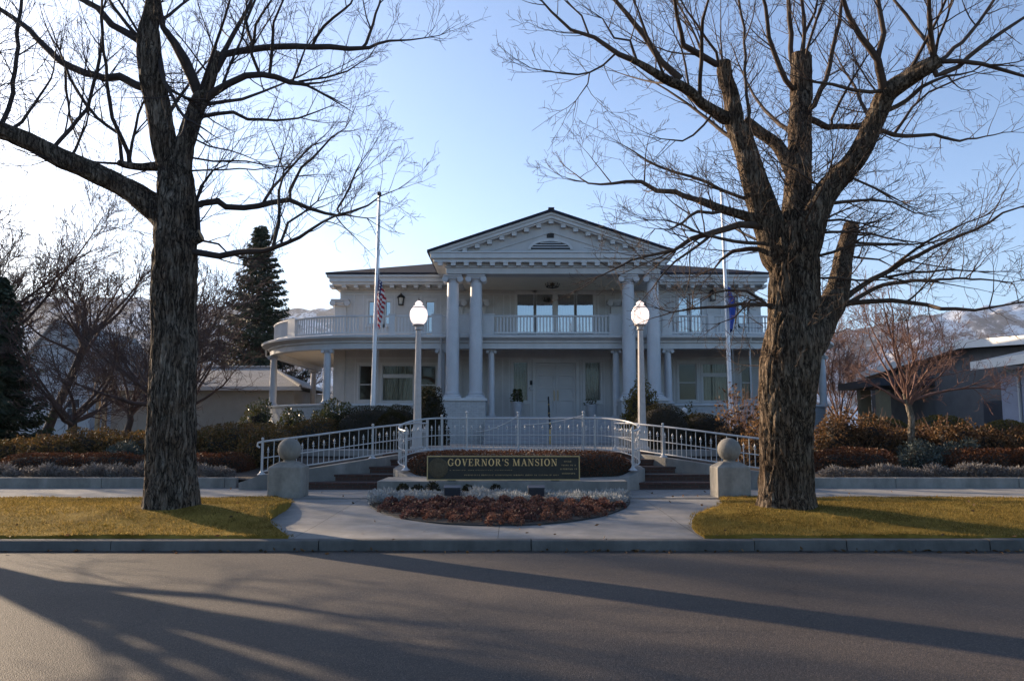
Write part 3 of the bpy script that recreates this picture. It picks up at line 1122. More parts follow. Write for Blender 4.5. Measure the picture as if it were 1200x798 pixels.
# double front door
x0, x1, z0, z1 = low['door']
mb = MB()
mb.box(x0 - 0.16, x0, YW - 0.05, YW + 0.0, ZF, z1 + 0.16)
mb.box(x1, x1 + 0.16, YW - 0.05, YW + 0.0, ZF, z1 + 0.16)
mb.box(x0, x1, YW - 0.05, YW + 0.0, z1, z1 + 0.16)
mb.box(x0 - 0.22, x1 + 0.22, YW - 0.10, YW + 0.0, z1 + 0.16, z1 + 0.24)
HB(mb, 'door_frame', M['trim'])
xm = (x0 + x1) / 2
for a, b, hx in ((x0 + 0.01, xm - 0.006, xm - 0.10), (xm + 0.006, x1 - 0.01, xm + 0.10)):
    mb = MB()
    yd = YW + 0.09
    mb.box(a, b, yd, yd + 0.05, z0, z1 - 0.01)
    hz = z1 - z0
    st = 0.13
    # stiles and rails raised, panels left sunken
    mb.box(a, a + st, yd - 0.06, yd, z0, z1 - 0.01)
    mb.box(b - st, b, yd - 0.06, yd, z0, z1 - 0.01)
    for f0, f1 in ((0, 0.07), (0.30, 0.36), (0.53, 0.57), (0.76, 0.80), (0.95, 0.995)):
        mb.box(a + st, b - st, yd - 0.06, yd, z0 + f0 * hz, z0 + f1 * hz)
    for f0, f1 in ((0.07, 0.30), (0.36, 0.53), (0.57, 0.76), (0.80, 0.95)):
        mb.box(a + st + 0.06, b - st - 0.06, yd - 0.022, yd, z0 + f0 * hz + 0.06, z0 + f1 * hz - 0.06)
    dr = HB(mb, 'door', M['door'])
    mb = MB()
    zc = z0 + 0.40 * hz
    mb.tube([(hx, yd - 0.03, zc - 0.28), (hx, yd - 0.10, zc - 0.22), (hx, yd - 0.115, zc), (hx, yd - 0.10, zc + 0.22), (hx, yd - 0.03, zc + 0.28)], 0.018, 8)
    for s in (-1, 1):
        mb.lathe([(0.045, -0.005), (0.045, 0.012), (0.02, 0.02)], 12, (hx, yd - 0.045, zc + s * 0.28), 'Y')
    mb.build('handle', M['brass'], dr, smooth=True)
mb = MB()
xs_ = XP(621.8, YW)
mb.box(xs_ - 0.09, xs_ + 0.09, YW - 0.03, YW, ZP(451, YW), ZP(446, YW))
HB(mb, 'number_plate', M['dark_grey'])
mb = MB()
mb.sphere((XP(622.5, YW), YW - 0.07, ZP(455.5, YW)), 0.11, 14, 10)
HB(mb, 'entrance_lamp', M['trim'], smooth=True)

# applied mouldings on the walls: boards, pilasters, string course
mb = MB()
zs0, zs1 = ZD, ZTOP
for px in (398.4, 413, 424, 461, 492, 515.5, 578, 590, 598, 702, 711, 723, 788, 792, 831, 848, 889):
    x = XP(px, YW)
    mb.box(x - 0.035, x + 0.035, YW - 0.03, YW - 0.002, zs0, ZP(345.5, YW))
for px in (404, 416, 441, 488, 515, 589, 597, 622, 681, 708, 717, 790, 820, 858, 889):
    x = XP(px, YW)
    mb.box(x - 0.035, x + 0.035, YW - 0.03, YW - 0.002, ZF, ZP(420, YW))
for a, b in ((XW0, XW1),):
    mb.box(a, b, YW - 0.05, YW - 0.002, ZP(345.5, YW), ZP(344, YW))
    mb.box(a, b, YW - 0.05, YW - 0.002, ZP(420, YW), ZP(418.5, YW))
HB(mb, 'wall_moulding', M['trim'])
for x in (XW0 + 0.05, XW1 - 0.05, COLX[0] - 0.1, COLX[1], COLX[2], COLX[3] + 0.1):
    mb = MB()
    mb.box(x - 0.30, x + 0.30, YW - 0.11, YW - 0.003, ZF, ZP(357, YW))
    pp = HB(mb, 'pilaster', M['paint'])
    mb = MB()
    volute_capital(mb, x, YW - 0.02, ZP(357, YW) - 0.1, 0.31)
    mb.build('capital', M['column'], pp, smooth=True)


# eave of the main block: frieze, modillions, cornice, hip roof
def modillion(wd, dp, h):
    mb = MB()
    mb.box(-wd / 2, wd / 2, 0, dp, -h, -0.041)
    mb.box(-wd * 0.58, wd * 0.58, -0.03, dp, -0.04, -0.002)
    return HB(mb, 'modillion', M['trim'])


def place_copies(proto, spots):
    for i, p in enumerate(spots):
        o = proto
        if i:
            o = proto.copy()
            SC.collection.objects.link(o)
            o.parent = house
        o.location = p


def modillions(x0, x1, n, y, z1, wd, dp, h):
    place_copies(modillion(wd, dp, h), [(x0 + (x1 - x0) * i / (n - 1), y, z1) for i in range(n)])


YE = YW - 1.05
XE0, XE1 = XP(382.5, YE, 325), 2 * AX - XP(382.5, YE, 325)
zsof = ZP(332.5, YE)
zeav = ZP(321.5, YE)
mb = MB()
mb.box(XW0 - 0.06, XW1 + 0.06, YW - 0.08, YW + 14.06, ZTOP - 0.001, zsof - 0.16)
mb.box(XW0 - 0.2, XW1 + 0.2, YW - 0.22, YW + 14.2, zsof - 0.158, zsof)
HB(mb, 'frieze', M['paint'])
mb = MB()
mb.box(XE0 + 0.25, XE1 - 0.25, YE + 0.2, YW + 14.9, zsof + 0.002, zsof + 0.12)
mb.box(XE0 + 0.12, XE1 - 0.12, YE + 0.1, YW + 15.0, zsof + 0.12, zeav - 0.14)
mb.box(XE0, XE1, YE, YW + 15.1, zeav - 0.14, zeav)
HB(mb, 'cornice', M['trim'], bevel=0.02)
modillions(XW0 - 0.3, XW1 + 0.3, 37, YE + 0.3, zsof, 0.22, 0.72, 0.14)
YB = YW + 15.1
rise = 2.45
hd = (YB - YE) / 2
mb = MB()
e0 = [(XE0 - 0.05, YE - 0.05, zeav + 0.004), (XE1 + 0.05, YE - 0.05, zeav + 0.004), (XE1 + 0.05, YB, zeav + 0.004), (XE0 - 0.05, YB, zeav + 0.004)]
e1 = [(p[0], p[1], zeav + 0.09) for p in e0]
rdg = [(XE0 + hd * 0.9, (YE + YB) / 2, zeav + rise), (XE1 - hd * 0.9, (YE + YB) / 2, zeav + rise)]
mb.add(e0 + e1 + rdg, [(0, 1, 2, 3), (0, 1, 5, 4), (1, 2, 6, 5), (2, 3, 7, 6), (3, 0, 4, 7), (4, 5, 9, 8), (5, 6, 9), (6, 7, 8, 9), (7, 4, 8)])
HB(mb, 'roof', M['shingle'])

# portico: entablature, pediment, gable roof
YP = YC - 0.85
PX0, PX1 = XP(503, YP, 292), XP(789.5, YP, 292)
PM = (PX0 + PX1) / 2
zc0, zc1 = ZP(306.3, YP), ZP(294.5, YP)          # horizontal cornice
zfr = ZP(312.5, YP + 0.4)
ex0, ex1 = COLX[0] - 0.39, COLX[3] + 0.39
mb = MB()
mb.box(ex0 + 0.08, ex1 - 0.08, YC - 0.42, YC + 0.42, zarch, zfr - 0.06)
mb.box(ex0 + 0.04, ex1 - 0.04, YC - 0.47, YC + 0.42, zfr - 0.058, zfr)
mb.box(ex0 + 0.1, ex1 - 0.1, YC - 0.40, YC + 0.42, zfr + 0.001, zc0)
for a, b in ((ex0 + 0.08, ex0 + 0.70), (ex1 - 0.70, ex1 - 0.08)):
    mb.box(a, b, YC + 0.421, YW, zarch, zc0)
HB(mb, 'entablature', M['paint'], bevel=0.015)
mb = MB()
mb.box(ex0 + 0.72, ex1 - 0.72, YC + 0.43, YW - 0.12, zarch + 0.02, zarch + 0.10)
HB(mb, 'porch_ceiling', M['ceiling'])
mb = MB()
mb.box(PX0 + 0.2, PX1 - 0.2, YP + 0.16, YW + 2, zc0 + 0.001, zc0 + 0.16)
mb.box(PX0 + 0.06, PX1 - 0.06, YP + 0.05, YW + 2, zc0 + 0.161, zc1 - 0.08)
mb.box(PX0, PX1, YP, YW + 2, zc1 - 0.079, zc1)
HB(mb, 'portico_cornice', M['trim'], bevel=0.02)
modillions(PX0 + 0.5, PX1 - 0.5, 18, YP + 0.12, zc0, 0.22, 0.5, 0.16)
zap = ZP(247.5, YP)
hw = (PX1 - PX0) / 2
slope = (zap - zc1) / hw
ang = math.atan(slope)


def rk(x, dz=0.0):
    """height of the raking line at x"""
    return zap - abs(x - PM) * slope + dz


mb = MB()
yt = YC - 0.38
mb.add([(PX0 + 0.3, yt, zc1), (PX1 - 0.3, yt, zc1), (PM, yt, zap - 0.35)], [(0, 1, 2)])
# raised triangular panel frame
for s in (-1, 1):
    a = Vector((PM + s * 2.85, yt - 0.03, zc1 + 0.10))
    b = Vector((PM, yt - 0.03, zc1 + 0.10 + 2.85 * slope * 0.96))
    mb.bar(a, b, 0.05, 0.05)
HB(mb, 'tympanum', M['paint'], recalc=False)
mb = MB()
for s in (-1, 1):
    def q(d, dz):
        return (PM + s * d, rk(PM + d, dz))
    for (t0, t1, ya, hi, lo) in ((0, hw - 0.02, YP + 0.02, -0.03, -0.14), (0, hw - 0.25, YP + 0.10, -0.142, -0.30), (0, hw - 0.75, YP + 0.2, -0.302, -0.38)):
        poly = [q(t0, lo), q(t1, lo), q(t1, hi), q(t0, hi)]
        mb.prism(poly, ya, yt + 0.1)
HB(mb, 'raking_cornice', M['trim'])
spots = []
for s in (-1, 1):
    for i in range(0, 10):
        d = i * 0.58
        if (i == 0 and s > 0) or d > hw - 0.9:
            continue
        spots.append((PM + s * d, YP + 0.2, rk(PM + d) - 0.385))
place_copies(modillion(0.22, yt - YP - 0.21, 0.15), spots)
# lunette vent
mb = MB()
vx = XP(646.5, YP)
vz = ZP(292.5, yt)
rv = 0.93
arc = [(vx + rv * math.cos(a), vz + 0.42 * rv * math.sin(a)) for a in np.linspace(0, math.pi, 19)]
arc2 = [(vx + (rv + 0.13) * math.cos(a), vz + (0.42 * rv + 0.12) * math.sin(a)) for a in np.linspace(0, math.pi, 19)]
for i in range(18):
    p0, p1, q0, q1 = arc[i], arc[i + 1], arc2[i], arc2[i + 1]
    mb.add([(p0[0], yt - 0.07, p0[1]), (q0[0], yt - 0.07, q0[1]), (q1[0], yt - 0.07, q1[1]), (p1[0], yt - 0.07, p1[1]), (p0[0], yt, p0[1]), (q0[0], yt, q0[1]), (q1[0], yt, q1[1]), (p1[0], yt, p1[1])],
           [(0, 1, 2, 3), (1, 5, 6, 2), (0, 3, 7, 4)])
for k in range(3):
    zz = vz + 0.10 + k * 0.115
    hwk = rv * math.sqrt(max(0.0, 1 - ((zz - vz) / (0.42 * rv)) ** 2)) - 0.01
    mb.add([(vx - hwk, yt - 0.055, zz - 0.03), (vx + hwk, yt - 0.055, zz - 0.03), (vx + hwk, yt - 0.03, zz + 0.02), (vx - hwk, yt - 0.03, zz + 0.02)], [(0, 1, 2, 3)])
vent = HB(mb, 'gable_vent', M['trim'], recalc=False)
mb = MB()
mb.add([(x, yt - 0.004, z) for x, z in arc], [tuple(range(19))])
mb.box(vx - 0.17, vx + 0.17, yt - 0.03, yt - 0.002, vz + 0.42 * rv + 0.17, vz + 0.42 * rv + 0.38)
mb.build('vent_opening', M['black_metal'], vent, recalc=False)
# roof planes of the portico, running back into the main roof
mb = MB()
for s in (-1, 1):
    t = hw + 0.10
    poly = [(PM, zap - 0.028), (PM + s * t, rk(PM + t) - 0.028), (PM + s * t, rk(PM + t) + 0.09), (PM, zap + 0.10)]
    mb.prism(poly, YP - 0.06, YW + 6.5)
mb.bar((PM, YP - 0.1, zap + 0.12), (PM, YW + 6.5, zap + 0.12), 0.28, 0.07)
HB(mb, 'portico_roof', M['shingle'])

# hanging lantern under the portico ceiling
lx, ly = XP(648, 40.2), 40.2
mb = MB()
zl = ZP(338, 40.2)
mb.tube([(lx, ly, zarch + 0.05), (lx, ly, zl + 0.5)], 0.02, 6)
for zz, rr in ((zl + 0.08, 0.30), (zl + 0.46, 0.34)):
    ring = [(lx + rr * math.cos(a), ly + rr * math.sin(a), zz) for a in np.linspace(0, 2 * math.pi, 17)]
    mb.tube(ring, 0.025, 6, False)
for k in range(8):
    a = k * math.pi / 4
    mb.tube([(lx + 0.34 * math.cos(a), ly + 0.34 * math.sin(a), zl + 0.46), (lx + 0.36 * math.cos(a), ly + 0.36 * math.sin(a), zl + 0.27), (lx + 0.30 * math.cos(a), ly + 0.30 * math.sin(a), zl + 0.08), (lx, ly, zl)], 0.018, 5)
    mb.tube([(lx + 0.34 * math.cos(a), ly + 0.34 * math.sin(a), zl + 0.46), (lx, ly, zl + 0.62)], 0.015, 5)
lan = HB(mb, 'hanging_lantern', M['black_metal'])
mb = MB()
mb.lathe([(0.04, 0), (0.10, 0.06), (0.12, 0.2), (0.11, 0.34), (0.05, 0.4)], 12, (lx, ly, zl + 0.06))
mb.build('lantern_glass', M['seal'], lan, smooth=True)


# wall lanterns on the balcony
def wall_lantern(px, py):
    x, z = XP(px, YW), ZP(py, YW)
    y = YW - 0.2
    mb = MB()
    mb.box(x - 0.05, x + 0.05, YW - 0.06, YW - 0.002, z - 0.1, z + 0.2)
    mb.bar((x, YW - 0.03, z + 0.05), (x, y, z + 0.28), 0.03, 0.03)
    for sx, sy in ((-1, -1), (1, -1), (1, 1), (-1, 1)):
        mb.bar((x + sx * 0.10, y + sy * 0.10, z - 0.2), (x + sx * 0.15, y + sy * 0.13, z + 0.16), 0.025, 0.025)
    mb.box(x - 0.13, x + 0.13, y - 0.12, y + 0.12, z - 0.24, z - 0.2)
    mb.lathe([(0.24, 0.15), (0.2, 0.2), (0.1, 0.30), (0.04, 0.34), (0.03, 0.40)], 4, (x, y, z))
    o = HB(mb, 'wall_lantern', M['black_metal'])
    mb = MB()
    mb.lathe([(0.085, -0.19), (0.12, 0.15)], 4, (x, y, z))
    mb.build('lantern_glass', M['lace'], o)


wall_lantern(469, 353)
wall_lantern(837, 348)
# small ceiling lamp of the porch
mb = MB()
mb.lathe([(0.28, -0.09), (0.3, -0.03), (0.3, 0.0)], 16, (XP(648, 40.5), 40.5, ZD - 0.362))
HB(mb, 'ceiling_lamp', M['black_metal'])


# balcony railing: panels of slats between solid piers
def rail_section(path, zb_, zt_):
    mb = MB()
    mb.sweep(path, [(0.05, zt_ - 0.09), (0.07, zt_ - 0.03), (0.05, zt_), (-0.05, zt_), (-0.07, zt_ - 0.03), (-0.05, zt_ - 0.09)])
    mb.sweep(path, [(0.04, zb_ + 0.10), (0.04, zb_ + 0.19), (-0.04, zb_ + 0.19), (-0.04, zb_ + 0.10)])
    # slats
    d = [0.0]
    for a, b in zip(path[:-1], path[1:]):
        d.append(d[-1] + math.hypot(b[0] - a[0], b[1] - a[1]))
    n = max(int(d[-1] / 0.155), 2)
    for i in range(1, n):
        s_ = d[-1] * i / n
        x = float(np.interp(s_, d, [p[0] for p in path]))
        y = float(np.interp(s_, d, [p[1] for p in path]))
        mb.box(x - 0.036, x + 0.036, y - 0.022, y + 0.022, zb_ + 0.19, zt_ - 0.09)
    return HB(mb, 'balcony_railing', M['trim'])


def pier(x, y, wd, zb_, zt_):
    mb = MB()
    mb.box(x - wd / 2, x + wd / 2, y - 0.07, y + 0.07, zb_, zt_ + 0.02)
    mb.box(x - wd / 2 - 0.02, x + wd / 2 + 0.02, y - 0.1, y + 0.1, zt_ + 0.021, zt_ + 0.06)
    mb.box(x - wd / 2 + 0.06, x + wd / 2 - 0.06, y - 0.09, y - 0.07, zb_ + 0.16, zt_ - 0.1)
    return HB(mb, 'balcony_pier', M['trim'])


YR = YV - 0.02
zt = ZP(369.5, YR)
zr0 = ZD - 0.02
ppL, ppR = plan_path(-0.02)


def xr_(px):
    return XP(px, YR, 380)


piers = [(xr_(459.5), 0.30), (xr_(512), 0.5), (xr_(543.5), 0.6), (xr_(572.5), 0.55), (xr_(720.5), 0.55), (xr_(750.5), 0.6), (xr_(781), 0.5), (xr_(833), 0.30)]
for x, wd in piers:
    pier(x, YR, wd, zr0, zt)
cuts = [(piers[i][0] + piers[i][1] / 2, piers[i + 1][0] - piers[i + 1][1] / 2) for i in range(len(piers) - 1)]
for a, b in cuts:
    if b - a > 0.3:
        rail_section([(a, YR), (b, YR)], zr0, zt)
arcL = [p for p in ppL]
rail_section(arcL[-1:] + [(piers[0][0] - 0.15, YR)], zr0, zt)
rail_section([(piers[-1][0] + 0.15, YR)] + ppR[:1], zr0, zt)
for path in (ppL, ppR):
    seq = path
    rail_section(seq[:9] if path is ppL else seq[-9:], zr0, zt)
    rail_section(seq[9:] if path is ppL else seq[:-9], zr0, zt)
    m_ = seq[8:10] if path is ppL else seq[-10:-8]
    mb = MB()
    mb.sweep(m_, [(0.07, zr0), (0.07, zt + 0.03), (-0.07, zt + 0.03), (-0.07, zr0)])
    HB(mb, 'balcony_pier', M['trim'])

# downpipes
for px, y0 in ((516.5, 385), (880, 398)):
    mb = MB()
    x = XP(px, YV - 0.3)
    mb.tube([(x, YV - 0.55, ZD - 0.14), (x, YV - 0.30, ZD - 0.45), (x, YV - 0.30, 1.0)], 0.045, 8)
    HB(mb, 'downpipe', M['trim'], smooth=True)
mb = MB()
xg = xl - RV - 0.1
mb.tube([(xg - 0.45, CY - 0.4, ZD - 0.15), (xg - 0.43, CY - 0.4, ZD - 0.5), (xg - 0.1, CY - 0.3, ZD - 0.8), (xg - 0.02, CY - 0.3, 1.0)], 0.05, 8)
HB(mb, 'downpipe', M['trim'], smooth=True)

# porch steps
NS = 8
zpl = 1.083
for i in range(NS):
    z1_ = zpl + (ZF - zpl) * (i + 1) / NS
    y0_ = 35.2 + i * 0.33
    mb = MB()
    xa, xb = XP(566, 38) + 0.12, XP(727, 38) - 0.12
    if i == NS - 1:
        mb.box(xa, xb, y0_, YV + 0.3, z1_ - (ZF - zpl) / NS, z1_)
    else:
        mb.box(xa, xb, y0_, 37.6 + 0.6, z1_ - (ZF - zpl) / NS, z1_)
    HB(mb, 'step', M['step_paint'], bevel=0.02)

# gilded hand rail in the middle of the steps
mb = MB()
hx = XP(643.5, 36.0)
a, b = Vector((hx + 0.05, 37.9, ZF + 0.9)), Vector((hx - 0.02, 35.0, zpl + 0.85))
mb.tube([a + Vector((0, 0.15, -0.1)), a, a * 0.5 + b * 0.5, b, b + Vector((0, -0.14, -0.08)), b + Vector((0, -0.12, -0.2))], 0.035, 8)
mb.tube([a + Vector((0, 0, -0.9)), a], 0.025, 8)
hr = HB(mb, 'hand_rail', M['black_metal'], smooth=True)
mb = MB()
mb.tube([b + Vector((0, 0.02, -0.85)), b + Vector((0, 0.02, -0.03))], 0.03, 8)
mb.sphere(b + Vector((0, 0.0, 0.04)), 0.05, 10, 8)
for t in (0.3, 0.62):
    c = a.lerp(b, t)
    mb.sphere(c, 0.048, 10, 8)
mb.build('brass_post', M['brass'], hr, smooth=True)

# ------------------------------------------------------------------ trees
class Tubes:
    """many thin tubes gathered and meshed at once"""

    def __init__(s):
        s.g = {}

    def add(s, pts, rad, sides):
        s.g.setdefault((len(pts), sides), []).append((pts, rad))

    def arrays(s):
        VV, FF, base = [], [], 0
        for (n, k), lst in s.g.items():
            Pn = np.array([[tuple(p) for p in a[0]] for a in lst], dtype=np.float64)
            Rn = np.array([a[1] for a in lst], dtype=np.float64)
            m = len(lst)
            T = np.empty_like(Pn)
            T[:, 1:-1] = Pn[:, 2:] - Pn[:, :-2]
            T[:, 0] = Pn[:, 1] - Pn[:, 0]
            T[:, -1] = Pn[:, -1] - Pn[:, -2]
            T /= np.linalg.norm(T, axis=2, keepdims=True) + 1e-9
            ov = Pn[:, -1] - Pn[:, 0]
            ref = np.where((np.abs(ov[:, 2]) > 0.8 * np.linalg.norm(ov, axis=1))[:, None], np.array([[1.0, 0.2, 0]]), np.array([[0.1, 0.2, 1.0]]))[:, None, :]
            U = ref - T * np.sum(T * ref, axis=2, keepdims=True)
            U /= np.linalg.norm(U, axis=2, keepdims=True) + 1e-9
            W = np.cross(T, U)
            a = 2 * np.pi * np.arange(k) / k
            V = Pn[:, :, None, :] + Rn[:, :, None, None] * (np.cos(a)[None, None, :, None] * U[:, :, None, :] + np.sin(a)[None, None, :, None] * W[:, :, None, :])
            i = np.arange(n - 1)[:, None]
            j = np.arange(k)[None, :]
            j2 = (j + 1) % k
            q = np.stack([i * k + j, i * k + j2, (i + 1) * k + j2, (i + 1) * k + j], axis=2).reshape(-1, 4)
            F = (q[None] + (np.arange(m) * n * k)[:, None, None]).reshape(-1, 4) + base
            VV.append(V.reshape(-1, 3))
            FF.append(F)
            base += m * n * k
        return np.concatenate(VV), np.concatenate(FF)

    def build(s, name, mat, parent=None):
        V, F = s.arrays()
        return mesh_np(name, V, F, mat, parent, smooth=True)


def catmull(pts, rads, step):
    """dense points along a smooth curve through pts"""
    pts = [Vector(p) for p in pts]
    ext = [pts[0] * 2 - pts[1]] + pts + [pts[-1] * 2 - pts[-2]]
    op, orr = [], []
    for i in range(len(pts) - 1):
        p0, p1, p2, p3 = ext[i:i + 4]
        L = (p2 - p1).length
        n = max(int(L / step), 1)
        for k in range(n):
            t = k / n
            q = 0.5 * ((2 * p1) + (p2 - p0) * t + (2 * p0 - 5 * p1 + 4 * p2 - p3) * t * t + (3 * p1 - p0 - 3 * p2 + p3) * t ** 3)
            op.append(q)
            orr.append(rads[i] * (1 - t) + rads[i + 1] * t)
    op.append(pts[-1])
    orr.append(rads[-1])
    return op, orr


def bark_tube(acc, pts, rads, sides, step, amp, seed, flare=0.0, capend=False):
    """thick limb with furrowed bark; acc = [V, F, material indices]"""
    cp, cr = catmull(pts, rads, step)
    V, F, MI = acc
    base = len(V)
    ref = None
    s_ = 0.0
    n = len(cp)
    for i, p in enumerate(cp):
        d = (cp[min(i + 1, n - 1)] - cp[max(i - 1, 0)]).normalized()
        if i:
            s_ += (cp[i] - cp[i - 1]).length
        if ref is None:
            ref = Vector((1, 0, 0)) if abs(d.z) > 0.7 else Vector((0, 0, 1))
        u = (ref - d * ref.dot(d)).normalized()
        ref = u
        v = d.cross(u)
        r = cr[i]
        for k in range(sides):
            a = 2 * math.pi * k / sides
            ca, sa = math.cos(a), math.sin(a)
            q = (ca * r * 13 + seed, sa * r * 13, s_ * 2.2)
            nn = noise.noise(q)
            n2 = noise.noise((q[0] * 2.3, q[1] * 2.3, q[2] * 2.6 + 9))
            rid = min(1.0, abs(nn) / 0.22)
            lump = noise.noise((ca * 1.1 + seed, sa * 1.1, s_ * 0.9)) * 0.09 + noise.noise((ca * 2.6, sa * 2.6 + seed, s_ * 2.2)) * 0.045
            rr = r * (1 + lump) + amp * (rid - 0.6) + amp * 0.45 * n2
            if flare:
                fl = math.exp(-s_ / 0.28)
                rr *= 1 + flare * fl * (1 + 0.55 * math.sin(5 * a + seed) + 0.3 * math.sin(3 * a + 2 * seed))
            V.append(p + rr * (ca * u + sa * v))
    for i in range(n - 1):
        for k in range(sides):
            k2 = (k + 1) % sides
            F.append((base + i * sides + k, base + i * sides + k2, base + (i + 1) * sides + k2, base + (i + 1) * sides + k))
            MI.append(0)
    if capend:
        c = len(V)
        V.append(cp[-1] + (cp[-1] - cp[-2]).normalized() * 0.01)
        b = base + (n - 1) * sides
        for k in range(sides):
            F.append((b + k, b + (k + 1) % sides, c, c))
            MI.append(1)


def mesh_any(name, V, F, mats, MI, parent=None, smooth=True):
    me = bpy.data.meshes.new(name)
    F2 = [f if f[2] != f[3] else f[:3] for f in F]
    me.from_pydata([tuple(v) for v in V], [], F2)
    for m_ in mats:
        me.materials.append(m_)
    me.polygons.foreach_set('material_index', MI)
    me.polygons.foreach_set('use_smooth', [smooth] * len(F2))
    o = bpy.data.objects.new(name, me)
    return link(o, parent)


def rvec(rg):
    while True:
        v = Vector((rg.uniform(-1, 1), rg.uniform(-1, 1), rg.uniform(-1, 1)))
        if 0.05 < v.length < 1:
            return v.normalized()


def grow(B, p, d, L, r, lev, par, rg):
    """one procedural branch with its children"""
    nseg = par['nseg'][lev]
    pts, rads = [p.copy()], [r]
    cur = p.copy()
    dirn = d.copy()
    for i in range(nseg):
        dirn = (dirn + rvec(rg) * par['wig'][lev] + Vector((0, 0, par['up'][lev]))).normalized()
        cur = cur + dirn * (L / nseg)
        pts.append(cur.copy())
        rads.append(max(r * (1 - 0.82 * (i + 1) / nseg), par['rmin']))
    B.add(pts, rads, par['sides'][lev])
    children(B, pts, rads, L, lev, par, rg)


def children(B, pts, rads, L, lev, par, rg, t0=None):
    if lev + 1 >= par['levels']:
        return
    n = L * par['dens'][lev]
    n = int(n) + (1 if rg.random() < n - int(n) else 0)
    t_min = par['tmin'][lev] if t0 is None else t0
    seg = [0.0]
    for a, b in zip(pts[:-1], pts[1:]):
        seg.append(seg[-1] + (b - a).length)
    tot = seg[-1]
    for c in range(n):
        t = t_min + (1 - t_min) * rg.random() ** 0.85
        s_ = t * tot
        i = 0
        while i < len(seg) - 2 and seg[i + 1] < s_:
            i += 1
        f = (s_ - seg[i]) / max(seg[i + 1] - seg[i], 1e-6)
        p = pts[i].lerp(pts[i + 1], f)
        rr = rads[i] * (1 - f) + rads[i + 1] * f
        d = (pts[i + 1] - pts[i]).normalized()
        sd = rvec(rg)
        sd = (sd - d * sd.dot(d))
        if sd.length < 1e-3:
            continue
        sd.normalize()
        sd.z += par.get('sideup', 0.25)
        ang = rg.uniform(*par['angle'])
        nd = (d * math.cos(ang) + sd * math.sin(ang)).normalized()
        ln = rg.uniform(*par['len'][lev]) * (1 - 0.45 * t)
        cr = min(rr * 0.6, par['rk'] * ln + par['rmin'])
        grow(B, p, nd, ln, max(cr, par['rmin']), lev + 1, par, rg)


PAR_BIG = dict(levels=5, nseg=(6, 6, 5, 4, 3), wig=(0.12, 0.15, 0.17, 0.2, 0.2), up=(0.05, 0.06, 0.05, 0.03, 0.0), sides=(8, 5, 4, 3, 3), rmin=0.003,
               dens=(2.5, 3.8, 5.0, 6.5), tmin=(0.15, 0.15, 0.15, 0.15), angle=(0.45, 1.15), len=((0.6, 1.75), (0.35, 0.9), (0.18, 0.45), (0.09, 0.22)), rk=0.0095)


def px_limb(lst, Y0, rg, slope=None, known=None):
    """limb given as (px, py, width px) -> points and radii; it starts at the depth of the limb it springs from and drifts in depth"""
    pts, rads = [], []
    y = Y0
    lst = list(lst)
    if known:
        a = np.array(known)
        y = float(a[np.argmin((a[:, 0] - lst[0][0]) ** 2 + (a[:, 1] - lst[0][1]) ** 2), 2])
        q0 = a[np.argmin((a[:, 0] - lst[0][0]) ** 2 + (a[:, 1] - lst[0][1]) ** 2)]
        if math.hypot(q0[0] - lst[0][0], q0[1] - lst[0][1]) > 2.5:
            lst = [(float(q0[0]), float(q0[1]), lst[0][2])] + lst
    sl = rg.uniform(-0.55, 0.55) if slope is None else slope
    prev = None
    for q in lst:
        if prev is not None:
            step = math.hypot(q[0] - prev[0], q[1] - prev[1]) * Y0 / F_PX
            y += sl * step + rg.gauss(0, 0.05) * step
            sl += rg.gauss(0, 0.12)
        pts.append(P(q[0], q[1], y))
        rads.append(q[2] * 0.5 * y / F_PX)
        if known is not None:
            if prev is not None:
                for k in range(1, 6):
                    t = k / 6
                    known.append((prev[0] + (q[0] - prev[0]) * t, prev[1] + (q[1] - prev[1]) * t, py_ + (y - py_) * t))
            known.append((q[0], q[1], y))
        py_ = y
        prev = q
    return pts, rads


def wobble(pts, rads, step, rg, amp):
    cp, cr = catmull(pts, rads, step)
    for i in range(1, len(cp) - 1):
        cp[i] = cp[i] + rvec(rg) * amp * rg.random()
    return cp, cr


